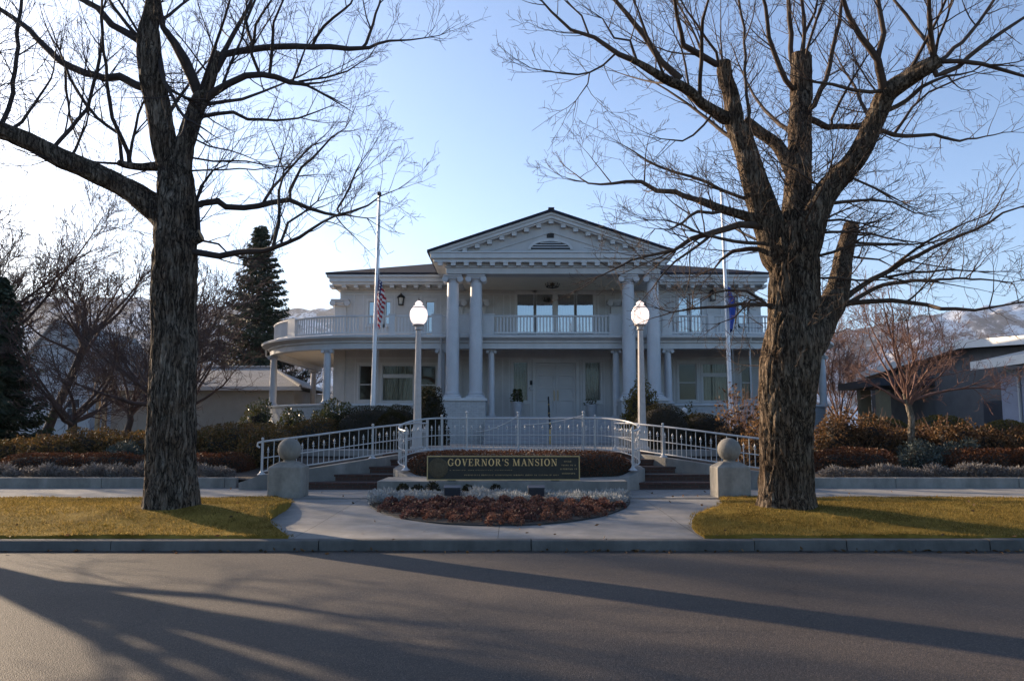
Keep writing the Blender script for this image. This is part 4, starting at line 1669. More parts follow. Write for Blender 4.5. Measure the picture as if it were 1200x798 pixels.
def big_tree(name, label, trunk, limbs, thin, base, seed, mats, par, extra, epic, group):
    """trunk/limbs: traced thick pieces with bark relief; thin: traced branches; extra: free limbs in depth"""
    rg = random.Random(seed)
    root = empty(name)
    tag(root, label, 'tree', group)
    acc = ([], [], [])
    B = Tubes()
    known = []
    tp, tr = px_limb(trunk, base[1], rg, slope=0.0, known=known)
    tp[0].z -= 0.1
    bark_tube(acc, tp, tr, 140, 0.03, 0.034, seed * 1.7, flare=0.13)
    for lm in limbs:
        capped = lm[0] == 'cut'
        seq = lm[1:] if isinstance(lm[0], str) else lm
        sl = 0.0 if capped else None
        pts, rads = px_limb(seq, base[1], rg, slope=rg.uniform(-0.3, 0.3) if sl is None else 0.05, known=known)
        r0 = rads[0]
        bark_tube(acc, pts, rads, 56 if r0 > 0.15 else 28, 0.045 if r0 > 0.15 else 0.06, 0.016 if r0 > 0.15 else 0.008, seed + len(acc[0]) * 0.013, capend=True)
        cp, cr = catmull(pts, rads, 0.25)
        L = sum((b - a).length for a, b in zip(cp[:-1], cp[1:]))
        children(B, cp, [min(r, 0.05) for r in cr], L * (0.45 if capped else 0.8), 0, par, rg, 0.2)
    for lm in thin:
        pts, rads = px_limb(lm, base[1], rg, known=known)
        rads = [max(r, 0.006) for r in rads]
        cp, cr = wobble(pts, rads, 0.22, rg, 0.035)
        B.add(cp, cr, 8)
        L = sum((b - a).length for a, b in zip(cp[:-1], cp[1:]))
        children(B, cp, cr, L, 0, par, rg, 0.12)
        # the tip breaks up into twigs
        for k in range(3):
            d = (cp[-1] - cp[-3]).normalized()
            grow(B, cp[-1], (d + rvec(rg) * 0.5).normalized(), rg.uniform(0.5, 1.1), cr[-1] * 0.9, 2, par, rg)
    for (px, py, dy, dv, L, r) in extra:
        ka = np.array(known)
        p = P(px, py, float(ka[np.argmin((ka[:, 0] - px) ** 2 + (ka[:, 1] - py) ** 2), 2]))
        grow(B, p, Vector(dv).normalized(), L * 0.85, r * 0.5, 0, par, rg)
    for (px, py0, py1, cnt, rad) in epic:
        for k in range(cnt):
            py = rg.uniform(py0, py1)
            a = rg.uniform(0, 2 * math.pi)
            ka = np.array(known)
            kk = ka[np.argmin((ka[:, 0] - px) ** 2 + (ka[:, 1] - py) ** 2)]
            c = P(kk[0], kk[1], kk[2])
            p = c + Vector((math.cos(a) * rad, math.sin(a) * rad, 0))
            grow(B, p, Vector((math.cos(a), math.sin(a), rg.uniform(-0.2, 0.9))).normalized(), rg.uniform(0.35, 1.1), 0.008, 2, par, rg)
    mesh_any('trunk', acc[0], acc[1], [mats[0], mats[2]], acc[2], root)
    B.build('crown', mats[1], root)
    return root


left_trunk = [(199, 594, 58), (200, 575, 55), (200, 540, 53), (202, 480, 51), (204, 420, 51), (204, 370, 49), (205, 300, 48), (206, 250, 46), (206, 215, 42), (204, 195, 36), (198, 178, 30)]
left_limbs = [
    [(201, 195, 32), (192, 165, 29), (186, 130, 28), (178, 90, 29), (174, 45, 27), (177, 15, 18), (183, -40, 13), (181, -100, 9), (188, -160, 5)],
    [(210, 205, 28), (216, 172, 23), (226, 140, 21), (234, 118, 20), (239, 108, 17)],
    ['cut', (237, 116, 15), (245, 98, 13), (250, 80, 12), (253, 62, 11)],
    [(205, 268, 38), (186, 248, 33), (166, 233, 28), (150, 222, 25), (113, 203, 24), (75, 187, 23), (38, 168, 22), (0, 153, 20), (-45, 138, 16), (-100, 128, 10)],
    ['cut', (214, 282, 17), (229, 279, 16), (236, 276, 15)],
    [(198, 195, 14), (182, 195, 11), (166, 196, 9), (150, 194, 8.5), (139, 191, 7)],
]
left_thin = [
    [(234, 112, 14), (230, 104, 13), (217, 72, 13), (202, 50, 10), (191, 32, 7), (188, 13, 6), (187, -20, 5), (192, -60, 3)],
    [(252, 84, 9), (261, 64, 9), (280, 59, 8.5), (307, 55, 8), (347, 55, 7.5), (387, 55, 7), (411, 59, 6), (432, 55, 4.5), (456, 49, 3), (480, 48, 2), (515, 42, 1)],
    [(240, 118, 11), (251, 111, 10), (268, 99, 8.5), (288, 89, 8), (307, 87.5, 7.5), (339, 95, 6.5), (357, 99, 4.5)],
    [(350, 96, 3), (384, 91, 2.4), (408, 83, 2), (432, 68, 1)],
    [(226, 140, 6), (237, 137, 5), (275, 131, 4.5), (291, 139, 4), (325, 141, 3), (349, 139, 2.4), (371, 132, 1.8), (389, 124, 1)],
    [(425, 56, 4), (429, 51, 4), (437, 29, 3.4), (444, 5, 2.6), (452, -30, 1.5)],
    [(366, 54, 4), (371, 43, 4), (392, 21, 3.4), (411, 3, 2.5), (425, -25, 1.5)],
    [(292, 57, 4), (296, 51, 4), (288, 24, 3.5), (299, 0, 3), (303, -40, 2)],
    [(259, 66, 7), (264, 57, 6.5), (280, 29, 5.5), (293, 5, 4.5), (305, -35, 3)],
    [(316, 87, 4), (319, 53, 4), (321, 27, 3), (331, 0, 2.5), (340, -30, 1.5)],
    [(303, 84, 4), (297, 65, 4), (300, 30, 3.4), (315, 5, 2.5), (335, -25, 1.5)],
    [(343, 95, 3), (350, 75, 2.6), (358, 58, 2), (372, 40, 1)],
    [(262, 97, 3.6), (272, 70, 3.2), (285, 35, 2.6), (289, 5, 2)],
    [(174, 107, 11), (161, 101, 10), (141, 90, 9.5), (121, 91, 9), (93, 82, 9), (74, 74, 8.5), (52, 54, 7.5), (28, 30, 6.5), (0, 13, 5.5), (-30, -8, 4)],
    [(173, 56, 10), (157, 44, 9.5), (132, 28, 8.5), (115, 9, 7.5), (93, -2, 7), (65, -18, 5), (40, -40, 3)],
    [(167, 48, 5), (150, 30, 4.5), (135, 12, 4), (125, -5, 3)],
    [(4, 147, 6), (4, 141, 6), (15, 109, 5.5), (21, 41, 5), (26, 0, 4), (30, -40, 2.5)],
    [(58, 181, 5), (62, 173, 5), (81, 150, 5), (101, 128, 4.5), (113, 86, 4.2), (119, 40, 3.8), (119, 0, 3), (122, -40, 2)],
    [(14, 150, 4.6), (26, 144, 4), (34, 130, 3.5), (53, 103, 2.6), (63, 82, 1.8)],
    [(152, 193, 6), (150, 180, 5.5), (139, 158, 5), (128, 115, 4.5), (121, 60, 3.6), (118, 20, 2.5)],
    [(143, 192, 5), (139, 158, 4), (113, 139, 4), (100, 124, 4), (82, 92, 3.4), (70, 60, 2.2)],
    [(152, 186, 4), (158, 150, 3.4), (168, 120, 2.6)],
    [(139, 192, 3.5), (113, 190, 3), (90, 186, 2.6), (60, 186, 1.6)],
    [(77, 76, 3.6), (78, 105, 3.2), (82, 138, 2.4)],
    [(184, 80, 4.5), (190, 92, 4.5), (202, 107, 4), (218, 115, 4)],
    [(188, 70, 5), (190, 85, 5), (197, 105, 4.5), (210, 125, 4), (218, 140, 4)],
    [(223, 242, 9), (238, 238, 8.5), (255, 236, 8.5), (265, 242, 8), (285, 243, 7.5), (318, 236, 7), (340, 236, 6.2), (360, 244, 5), (380, 250, 4), (413, 248, 3), (446, 231, 1.6), (466, 222, 1)],
    [(308, 239, 4), (310, 235, 4), (320, 220, 3.6), (332, 207, 3.2), (353, 183, 2.5), (367, 170, 1.4)],
    [(340, 236, 3.6), (345, 208, 3.4), (365, 185, 3), (388, 162, 2.2), (405, 150, 1)],
    [(395, 246, 2.6), (410, 220, 2.4), (418, 200, 2), (423, 190, 1)],
    [(224, 296, 9), (232, 296, 8.5), (255, 300, 8), (280, 295, 7.4), (310, 294, 6.5), (335, 285, 5), (365, 270, 3.6), (393, 253, 2.4), (430, 256, 1.2)],
    [(320, 289, 4.4), (327, 260, 4), (328, 225, 3.2), (333, 200, 2)],
    [(330, 283, 3.6), (337, 262, 3.2), (356, 250, 2.6), (372, 236, 1.5)],
    [(226, 276, 5), (234, 270, 5), (232, 250, 4.5), (234, 220, 3.6), (250, 200, 2.6), (265, 194, 1.4)],
    [(224, 185, 2.6), (250, 187, 2.4), (290, 191, 2), (330, 196, 1)],
    [(222, 160, 2.4), (245, 172, 2.2), (270, 176, 1.8), (300, 188, 1)],
    [(224, 200, 2.4), (260, 199, 2), (300, 198, 1.5), (330, 195, 1)],
    [(236, 282, 3), (255, 286, 2.6), (266, 296, 2)],
]
left_extra = [
    (178, 60, 0.1, (-0.5, -1, 0.8), 2.8, 0.05), (190, 140, -0.2, (-0.2, 1, 0.6), 4.0, 0.09),
    (180, 30, 0.0, (0.3, 1, 0.9), 3.4, 0.07), (228, 125, 0.1, (0.6, 1, 0.6), 4.0, 0.08), (232, 115, 0.0, (0.7, -0.9, 0.7), 3.6, 0.07),
    (183, -60, 0.0, (0.5, 0.6, 1), 3.6, 0.06), (183, -90, 0.0, (-0.6, -0.3, 1), 3.6, 0.06), (182, -110, 0.0, (0.1, -0.7, 1), 3.2, 0.05), (190, -20, 0.0, (0.8, 0.3, 0.8), 3.2, 0.05),
    (20, 160, 0.0, (-0.5, -1, 0.6), 3.0, 0.06), (80, 190, 0.0, (-0.1, 1, 0.9), 3.0, 0.06),
]
big_tree('shade_tree', 'big bare tree with a forked trunk and a long thick bough reaching left', left_trunk, left_limbs, left_thin, TREE_L, 11,
         (M['bark'], M['twig'], M['cut_wood']), PAR_BIG, left_extra, [(174, 20, 160, 26, 0.22), (204, 180, 260, 14, 0.35), (230, 60, 140, 16, 0.15)], 'big bare trees on the kerbside lawn')

right_trunk = [(922, 594, 62), (922, 575, 60), (922, 540, 58), (922, 500, 60), (923, 465, 64), (925, 432, 66), (929, 400, 63), (931, 360, 58), (931, 320, 56), (929, 285, 58), (930, 262, 52)]
right_limbs = [
    [(916, 300, 46), (903, 268, 38), (893, 240, 33), (883, 208, 30), (874, 176, 27), (866, 155, 25), (858, 140, 20)],
    ['cut', (862, 148, 22), (858, 118, 20), (851, 95, 18), (847, 73, 17)],
    [(932, 290, 42), (934, 250, 34), (935, 215, 30), (937, 180, 27), (937, 150, 26), (939, 113, 25)],
    ['cut', (939, 118, 25), (939, 95, 24.5), (939, 66, 24)],
    [(938, 295, 44), (950, 262, 38), (964, 232, 30), (984, 206, 27), (998, 192, 25), (1013, 168, 25), (1028, 135, 23), (1040, 110, 23), (1063, 93, 21), (1088, 78, 19), (1101, 71, 15)],
    ['cut', (948, 255, 26), (951, 241, 24), (954, 229, 20)],
    ['cut', (945, 402, 44), (962, 374, 37), (976, 354, 31), (984, 330, 25), (989, 300, 20.5), (998, 264, 17)],
    [(930, 205, 18), (912, 172, 15), (890, 155, 14), (872, 142, 14)],
    [(848, 138, 16), (836, 130, 14), (822, 121, 13), (805, 105, 12.5), (780, 93, 11), (755, 78, 8.5), (740, 70, 7)],
    [(905, 272, 16), (893, 262, 14), (873, 253, 11.5), (848, 246, 10), (820, 235, 8.5)],
]
right_thin = [
    [(742, 71, 7), (725, 63, 6.5), (695, 44, 5), (670, 35, 4), (645, 15, 3), (632, -2, 2)],
    [(797, 92, 9), (775, 73, 8), (755, 43, 7), (735, 18, 5.5), (718, 0, 4.5), (700, -25, 3)],
    [(748, 70, 3.4), (738, 48, 3), (720, 45, 2.6), (706, 22, 1.6)],
    [(690, 41, 2.8), (680, 20, 2.4), (663, 2, 1.6)],
    [(722, 62, 2.8), (706, 78, 2.5), (693, 85, 2.4), (658, 88, 2), (622, 80, 1)],
    [(691, 85, 1.8), (688, 100, 1.6), (675, 118, 1)],
    [(834, 135, 3), (813, 158, 2.6), (798, 165, 2.2), (775, 163, 1.2)],
    [(820, 113, 5), (822, 70, 5), (823, 25, 4), (829, 0, 3), (836, -40, 2)],
    [(882, 165, 4), (878, 140, 4), (873, 83, 3.8), (873, 50, 3.4), (866, 0, 3), (862, -40, 2)],
    [(807, 100, 3), (804, 75, 2.8), (799, 58, 2.2), (790, 40, 1.4)],
    [(838, 76, 8), (818, 63, 8), (803, 54, 7.5), (799, 38, 5.5), (792, 0, 4.5), (785, -40, 3)],
    [(824, 66, 3), (810, 30, 2.6), (795, 5, 2)],
    [(842, 75, 4), (838, 60, 3.6), (815, 30, 2.8), (795, -5, 2)],
    [(928, 105, 7), (913, 78, 6.5), (902, 43, 5.5), (893, -10, 4), (885, -60, 2.5)],
    [(929, 74, 6.5), (927, 68, 6.5), (926, 25, 6), (923, -10, 5), (921, -70, 3)],
    [(933, 105, 5), (941, 55, 5), (943, 25, 4.5), (938, 0, 4), (935, -50, 2.5)],
    [(940, 60, 4), (945, 40, 4), (953, 15, 3.4), (960, -10, 2)],
    [(946, 130, 7), (954, 124, 7), (963, 105, 6.6), (973, 80, 5.6), (980, 40, 5), (986, 12, 4.2), (988, -30, 3)],
    [(945, 138, 8), (954, 143, 8), (970, 149, 7.5), (1000, 150, 6.5), (1033, 154, 6), (1063, 160, 5), (1095, 158, 4), (1125, 165, 3), (1155, 160, 1.8), (1185, 155, 1)],
    [(1038, 112, 12), (1035, 100, 11), (1028, 70, 9), (1008, 45, 7.5), (993, 20, 6), (985, -10, 5), (978, -60, 3)],
    [(1028, 72, 7.5), (1030, 62, 7), (1034, 38, 6.4), (1029, 0, 5.4), (1030, -50, 3)],
    [(1092, 76, 7), (1093, 62, 6.6), (1090, 33, 6), (1089, 0, 5), (1086, -50, 3)],
    [(1092, 64, 5), (1090, 52, 5), (1073, 33, 4.5), (1050, 2, 3.4), (1035, -30, 2)],
    [(1095, 70, 4), (1100, 45, 3.6), (1110, 20, 3), (1118, -10, 2)],
    [(1100, 72, 5), (1110, 64, 5), (1138, 38, 4.4), (1166, 0, 3.4), (1190, -30, 2)],
    [(1098, 88, 7), (1108, 84, 7), (1125, 78, 6), (1150, 55, 5.4), (1176, 38, 4.6), (1200, 21, 3.6), (1240, 0, 2)],
    [(1104, 72, 6), (1125, 71, 5.6), (1150, 75, 5), (1180, 84, 4.4), (1200, 90, 3.4), (1235, 96, 1.8)],
    [(1042, 130, 6), (1050, 124, 6), (1063, 118, 5.6), (1080, 103, 5), (1108, 90, 3.4), (1140, 84, 1.8)],
    [(1048, 157, 4), (1060, 140, 3.6), (1070, 125, 3.2), (1090, 108, 2.6), (1125, 93, 2), (1145, 86, 1)],
    [(1034, 108, 5), (1020, 108, 4.6), (1000, 106, 4.4), (975, 100, 3.8), (952, 96, 3)],
    [(974, 140, 3.6), (985, 118, 3.2), (1000, 92, 2.6), (1015, 68, 1.5)],
    [(822, 236, 7.5), (800, 228, 7), (790, 225, 6.5), (770, 224, 6), (750, 214, 5), (718, 215, 3.5), (690, 215, 2.2), (674, 204, 1.2)],
    [(908, 266, 11), (885, 263, 10), (868, 263, 8.5), (835, 273, 7.5), (810, 280, 6), (790, 294, 4.5), (760, 300, 3.4), (722, 313, 2.2), (700, 325, 1.2)],
    [(835, 274, 4), (815, 290, 3.4), (790, 306, 2.6), (770, 330, 1.5)],
    [(850, 247, 4), (835, 250, 4), (818, 248, 4), (800, 262, 3), (785, 270, 2), (768, 268, 1)],
    [(905, 293, 7), (878, 292, 6), (858, 294, 5), (845, 304, 3.4), (838, 314, 1.6)],
    [(890, 240, 4.5), (880, 236, 4.4), (845, 223, 4.2), (810, 208, 3.6), (773, 196, 3), (743, 180, 2), (728, 169, 1)],
    [(905, 286, 5), (860, 283, 4.4), (830, 276, 3.4), (800, 262, 2.4), (760, 258, 1)],
    [(912, 358, 5), (868, 357, 4.4), (848, 360, 4), (810, 362, 3), (787, 366, 1.6)],
    [(905, 362, 4), (893, 350, 3.6), (875, 341, 3.4), (852, 341, 3), (838, 343, 1.6)],
    [(893, 350, 2.6), (878, 352, 2.4), (860, 372, 1.8), (845, 378, 1)],
    [(990, 352, 7), (1000, 344, 6.6), (1020, 328, 6.2), (1045, 315, 5.8), (1075, 298, 5), (1108, 283, 4.2), (1145, 268, 3.4), (1176, 250, 2.6), (1200, 241, 1.8), (1235, 228, 1)],
    [(1040, 318, 4), (1070, 294, 3.4), (1100, 276, 2.6), (1150, 255, 1.6)],
    [(992, 355, 6), (1010, 346, 5.4), (1025, 338, 5), (1058, 331, 4.4), (1095, 329, 3.6), (1140, 327, 2.6), (1185, 331, 1.4)],
    [(990, 356, 7), (1015, 354, 6.4), (1045, 352, 5.6), (1070, 354, 5), (1120, 364, 4.2), (1158, 360, 3), (1198, 354, 1.8), (1240, 348, 1)],
    [(1040, 325, 3.6), (1070, 319, 3.2), (1110, 316, 2.6), (1145, 318, 1.5)],
    [(1000, 271, 3), (1020, 274, 2.6), (1040, 278, 2.2), (1070, 283, 1.6), (1092, 285, 1)],
    [(996, 285, 3.4), (1038, 286, 2.8), (1070, 286, 2.2), (1098, 283, 1.2)],
    [(992, 300, 3.2), (1010, 302, 2.8), (1028, 305, 2.2), (1045, 312, 1)],
    [(958, 300, 4), (975, 296, 3.6), (990, 290, 3.4)],
    [(958, 272, 4), (975, 272, 3.6), (992, 272, 3)],
    [(955, 262, 3.4), (985, 258, 3), (1010, 262, 2)],
    [(962, 240, 5), (990, 237, 4.4), (1020, 234, 3.4), (1045, 238, 2.6), (1072, 250, 1.4)],
    [(975, 222, 4), (1000, 210, 3.4), (1025, 220, 2.8), (1055, 236, 1.6)],
    [(958, 325, 3.4), (985, 326, 3), (1020, 327, 2.4), (1050, 327, 1.2)],
    [(968, 220, 3), (950, 215, 2.6), (930, 198, 2.4), (912, 190, 1.6)],
]
right_extra = [
    (936, 160, 0.0, (-0.3, 1, 0.7), 4.2, 0.09), (870, 170, 0.0, (-0.5, 1, 0.8), 3.8, 0.08),
    (1020, 150, 0.0, (0.4, 1, 0.8), 4.0, 0.08), (939, 90, 0.0, (0.2, -0.6, 1), 3.6, 0.06), (1060, 95, 0.0, (0.2, -0.8, 0.9), 3.4, 0.06),
    (930, 280, 0.0, (0.0, -1, 0.35), 2.6, 0.05), (925, 300, 0.2, (-0.3, 1, 0.3), 3.2, 0.06), (960, 260, 0.0, (0.8, 0.8, 0.3), 3.0, 0.05), (1040, 110, 0.0, (0.2, 0.9, 0.9), 3.6, 0.06),
    (850, 90, 0.0, (0.1, 0.8, 1), 3.0, 0.05), (780, 93, 0.0, (-0.5, -0.8, 0.5), 3.0, 0.05), (800, 100, 0.0, (-0.4, 0.9, 0.5), 3.0, 0.05),
]
big_tree('shade_tree', 'big bare tree with sawn-off limbs and a gnarled trunk beside the stone ball pillar', right_trunk, right_limbs, right_thin, TREE_R, 23,
         (M['bark_right'], M['twig_right'], M['cut_wood']), PAR_BIG, right_extra, [(930, 200, 350, 46, 0.45), (880, 150, 260, 30, 0.22), (937, 90, 230, 32, 0.2), (985, 130, 230, 28, 0.2), (860, 80, 140, 16, 0.14), (1040, 80, 130, 16, 0.16), (925, 360, 440, 12, 0.5)], 'big bare trees on the kerbside lawn')


# smaller and farther bare trees
def bare_tree(name, label, x, y, z, H, spread, seed, mats, group=None, nlimb=9, fork=0.3, r=None, lean=(0, 0), lv=5, dens=1.0, twig=0.006, flat=0.3, tone=None):
    rg = random.Random(seed)
    root = empty(name, (x, y, z))
    tag(root, label, 'tree', group)
    B = Tubes()
    r = r or H * 0.022
    T = Tubes()
    hf = H * fork
    tp = [Vector((lean[0] * t + rg.gauss(0, 0.03 * H) * t * 0.3, lean[1] * t, hf * t - (0.15 if t == 0 else 0))) for t in (0, 0.3, 0.65, 1.0)]
    T.add([p for p in tp], [r * 1.25, r, r * 0.92, r * 0.85], 14)
    par = dict(levels=lv, nseg=(8, 6, 5, 4, 3), wig=(0.2, 0.26, 0.3, 0.3, 0.3), up=(0.06, 0.05, 0.04, 0.03, 0), sides=(6, 4, 3, 3, 3), rmin=twig,
               dens=(2.3 * dens, 3.2 * dens, 4.0 * dens, 5.0 * dens), tmin=(0.2, 0.15, 0.1, 0.1), angle=(0.4, 1.0),
               len=((0.16 * H, 0.34 * H), (0.08 * H, 0.18 * H), (0.04 * H, 0.09 * H), (0.02 * H, 0.05 * H)), rk=0.010, sideup=0.15)
    for i in range(nlimb):
        a = 2 * math.pi * (i + rg.uniform(-0.3, 0.3)) / nlimb * 1.0 + (i % 2) * 0.7
        k = rg.uniform(0.35, 1.0)
        tilt = Vector((math.cos(a) * spread * k, math.sin(a) * spread * k, (H - hf) * rg.uniform(flat, 1.0)))
        p = tp[-1].lerp(tp[-2], rg.random() * 0.7)
        L = tilt.length * rg.uniform(0.75, 1.0)
        grow(B, p, tilt.normalized(), L, r * rg.uniform(0.35, 0.6), 0, par, rg)
    T.build('trunk', mats[0], root)
    B.build('crown', mats[1], root)
    return root


p = P(1069, 522, 23.5)
bare_tree('ornamental_tree', 'small bare ornamental tree with reddish twigs and a pale trunk between the brown shrubs', p.x, 23.5, 0.75, 5.5, 3.1, 5, (M['pale_bark'], M['twig_red']), nlimb=13, fork=0.36, r=0.10, dens=1.3, twig=0.0045, flat=0.05)
far = [
    # px at base, Y, H, spread, seed, label, limbs
    (196, 33, 9.6, 5.6, 31, 'dense bare tree mostly hidden behind the big forked trunk', 15, 0.20, 0.05, (0, 0)),
    (222, 44, 9.0, 4.2, 32, 'bare tree showing just right of the forked trunk before the grey tiled roof', 11, 0.25, 0.1, (0, 0)),
    (52, 40, 9.5, 4.2, 33, 'leaning bare tree with a topped trunk in front of the white house', 12, 0.60, 0.5, (2.2, 0)),
    (150, 48, 9.0, 5.5, 34, 'wide bare tree in front of the cream garage wall', 12, 0.22, 0.1, (0.3, 0)),
    (88, 34, 7.5, 5.2, 38, 'low spreading bare tree between the dark conifer and the forked trunk', 10, 0.16, 0.05, (0, 0)),
    (-40, 36, 12.0, 6.0, 35, 'tall bare tree at the left edge beyond the dark conifer', 10, 0.35, 0.3, (0, 0)),
    (345, 62, 8.5, 4.5, 36, 'bare tree seen through the veranda columns', 9, 0.35, 0.3, (-0.8, 0)),
    (985, 52, 9.0, 4.5, 37, 'bare pinkish tree beyond the sawn-off limb of the big trunk', 12, 0.12, 0.4, (0, 0)),
]
for px, Y, H, spd, sd, lab, nl, fk, fl, lean in far:
    x = (px - 600) / 950 * Y
    pink = px > 900
    bare_tree('bare_tree', lab, x, Y, 0.98, H, spd, sd, (M['far_bark'], M['twig_red'] if pink else M['far_twig']), 'bare trees behind the house and hedges', nlimb=nl, fork=fk, flat=fl, lean=lean, lv=4, dens=1.0, twig=0.009, r=0.2 if not pink else 0.12)


bare_tree('shade_tree', 'big bare tree beyond the left edge with only its outer twigs in view', -11.6, 13.7, 0.3, 10.5, 3.6, 41, (M['bark'], M['twig']), 'big bare trees on the kerbside lawn', nlimb=10, fork=0.24, r=0.36, lv=4, dens=1.1, twig=0.006, flat=0.35)


bare_tree('bare_tree', 'tall thin bare tree outside the left edge whose twigs reach over the dark conifer', -31, 36, 0.9, 13.0, 6.0, 51, (M['far_bark'], M['far_twig']), 'bare trees behind the house and hedges', nlimb=7, fork=0.34, flat=0.3, lv=4, dens=0.7, twig=0.008, r=0.2)


def conifer(name, label, x, y, z, H, rad, seed, droop=0.25, group=None, dense=1.0, base_h=0.08):
    rg = random.Random(seed)
    ng = np.random.default_rng(seed)
    root = empty(name, (x, y, z))
    tag(root, label, 'tree', group)
    T = Tubes()
    T.add([Vector((0, 0, -0.2)), Vector((0, 0, H * 0.5)), Vector((0, 0, H * 0.98))], [H * 0.018, H * 0.011, 0.02], 8)
    B = Tubes()
    C0, D0 = [], []
    nb = int(165 * dense)
    for i in range(nb):
        t = base_h + (1 - base_h) * (i + rg.random()) / nb
        L = rad * (1 - t) ** 0.85 * rg.uniform(0.65, 1.12) + 0.25
        a = i * 2.399 + rg.uniform(-0.3, 0.3)
        o = Vector((0, 0, H * t))
        dr = Vector((math.cos(a), math.sin(a), 0))
        pts = [o + dr * (L * f) + Vector((0, 0, -droop * L * f * (1.5 - f * 0.9) + 0.12 * L * f ** 4)) for f in (0, 0.35, 0.7, 1.0)]
        B.add(pts, [0.035 + 0.012 * L, 0.03, 0.018, 0.006], 4)
        side = Vector((-dr.y, dr.x, 0))
        for f in np.linspace(0.15, 1.0, int(9 + L * 9)):
            k = int(min(f * 3, 2.99))
            c = pts[k].lerp(pts[k + 1], f * 3 - k if f < 1 else 1)
            wl = 0.34 * L * (1.12 - f) + 0.12
            for s in (-1, 1):
                for q in range(3):
                    u = rg.random()
                    C0.append(c + side * s * wl * u + Vector((rg.gauss(0, 0.06), rg.gauss(0, 0.06), -0.12 * u * wl - rg.random() * 0.22)))
                    D0.append((side * s * 0.8 + dr * 0.7 + Vector((0, 0, rg.uniform(-0.9, -0.1)))).normalized())
    C0 = np.array(C0)
    D0 = np.array(D0)
    m = len(C0)
    w_ = ng.normal(0, 1, (m, 3))
    w_ -= D0 * np.sum(w_ * D0, 1, keepdims=True)
    w_ /= np.linalg.norm(w_, axis=1, keepdims=True)
    ln = ng.uniform(0.12, 0.30, (m, 1))
    wd = ng.uniform(0.03, 0.065, (m, 1))
    V = np.stack([C0 - w_ * wd, C0 + w_ * wd, C0 + D0 * ln + w_ * wd * 0.4, C0 + D0 * ln - w_ * wd * 0.4], 1).reshape(-1, 3)
    F = np.arange(4 * m).reshape(-1, 4)
    tk = T.build('trunk', M['far_bark'], root)
    B.build('limb', M['far_bark'], tk)
    mesh_np('crown', V, F, M['needle'], root)
    return root


ps = P(300, 440, 62)
conifer('spruce_tree', 'tall pointed dark spruce between the big forked trunk and the veranda', ps.x, 62, 0.9, ZP(264, 62) - 0.9, 5.3, 3, 0.26, dense=1.5)
pc = P(2, 505, 34)
conifer('spruce_tree', 'dark broad conifer cut off by the left edge of the picture', pc.x - 0.6, 34, 0.8, 7.4, 2.3, 4, 0.2, dense=0.85, base_h=0.03)

# ------------------------------------------------------------------ shrubs, hedges, beds
def leaf_quads(C, D, ln, wd, rg, fold=0.0):
    """one leaf per point: C points, D leaf directions"""
    m = len(C)
    w_ = rg.normal(0, 1, (m, 3))
    w_ -= D * np.sum(w_ * D, 1, keepdims=True)
    w_ /= np.linalg.norm(w_, axis=1, keepdims=True) + 1e-9
    V = np.stack([C, C + D * ln * 0.5 + w_ * wd, C + D * ln, C + D * ln * 0.5 - w_ * wd], 1).reshape(-1, 3)
    return V, np.arange(4 * m).reshape(-1, 4)


def shell_points(rx, ry, rz, n, rg, power=2.0, lump=0.12, lscale=1.6, depth=0.25, seed=0.0):
    """points in the outer layer of a superellipsoid standing on z=0 (dome)"""
    d = rg.normal(0, 1, (n, 3))
    d[:, 2] = np.abs(d[:, 2]) * 1.0 - 0.12
    d /= np.linalg.norm(d, axis=1, keepdims=True)
    k = (np.abs(d[:, 0]) ** power + np.abs(d[:, 1]) ** power + np.abs(d[:, 2]) ** power) ** (-1 / power)
    lum = np.array([noise.noise((a * lscale * rx + seed, b * lscale * ry, c * lscale * rz)) for a, b, c in d])
    s_ = k * (1 + lump * lum * 1.6) * (1 - depth * rg.random(n) ** 1.7)
    p = d * s_[:, None] * np.array([[rx, ry, rz]])
    nrm = d / np.array([[rx, ry, rz]])
    nrm /= np.linalg.norm(nrm, axis=1, keepdims=True)
    return p, nrm


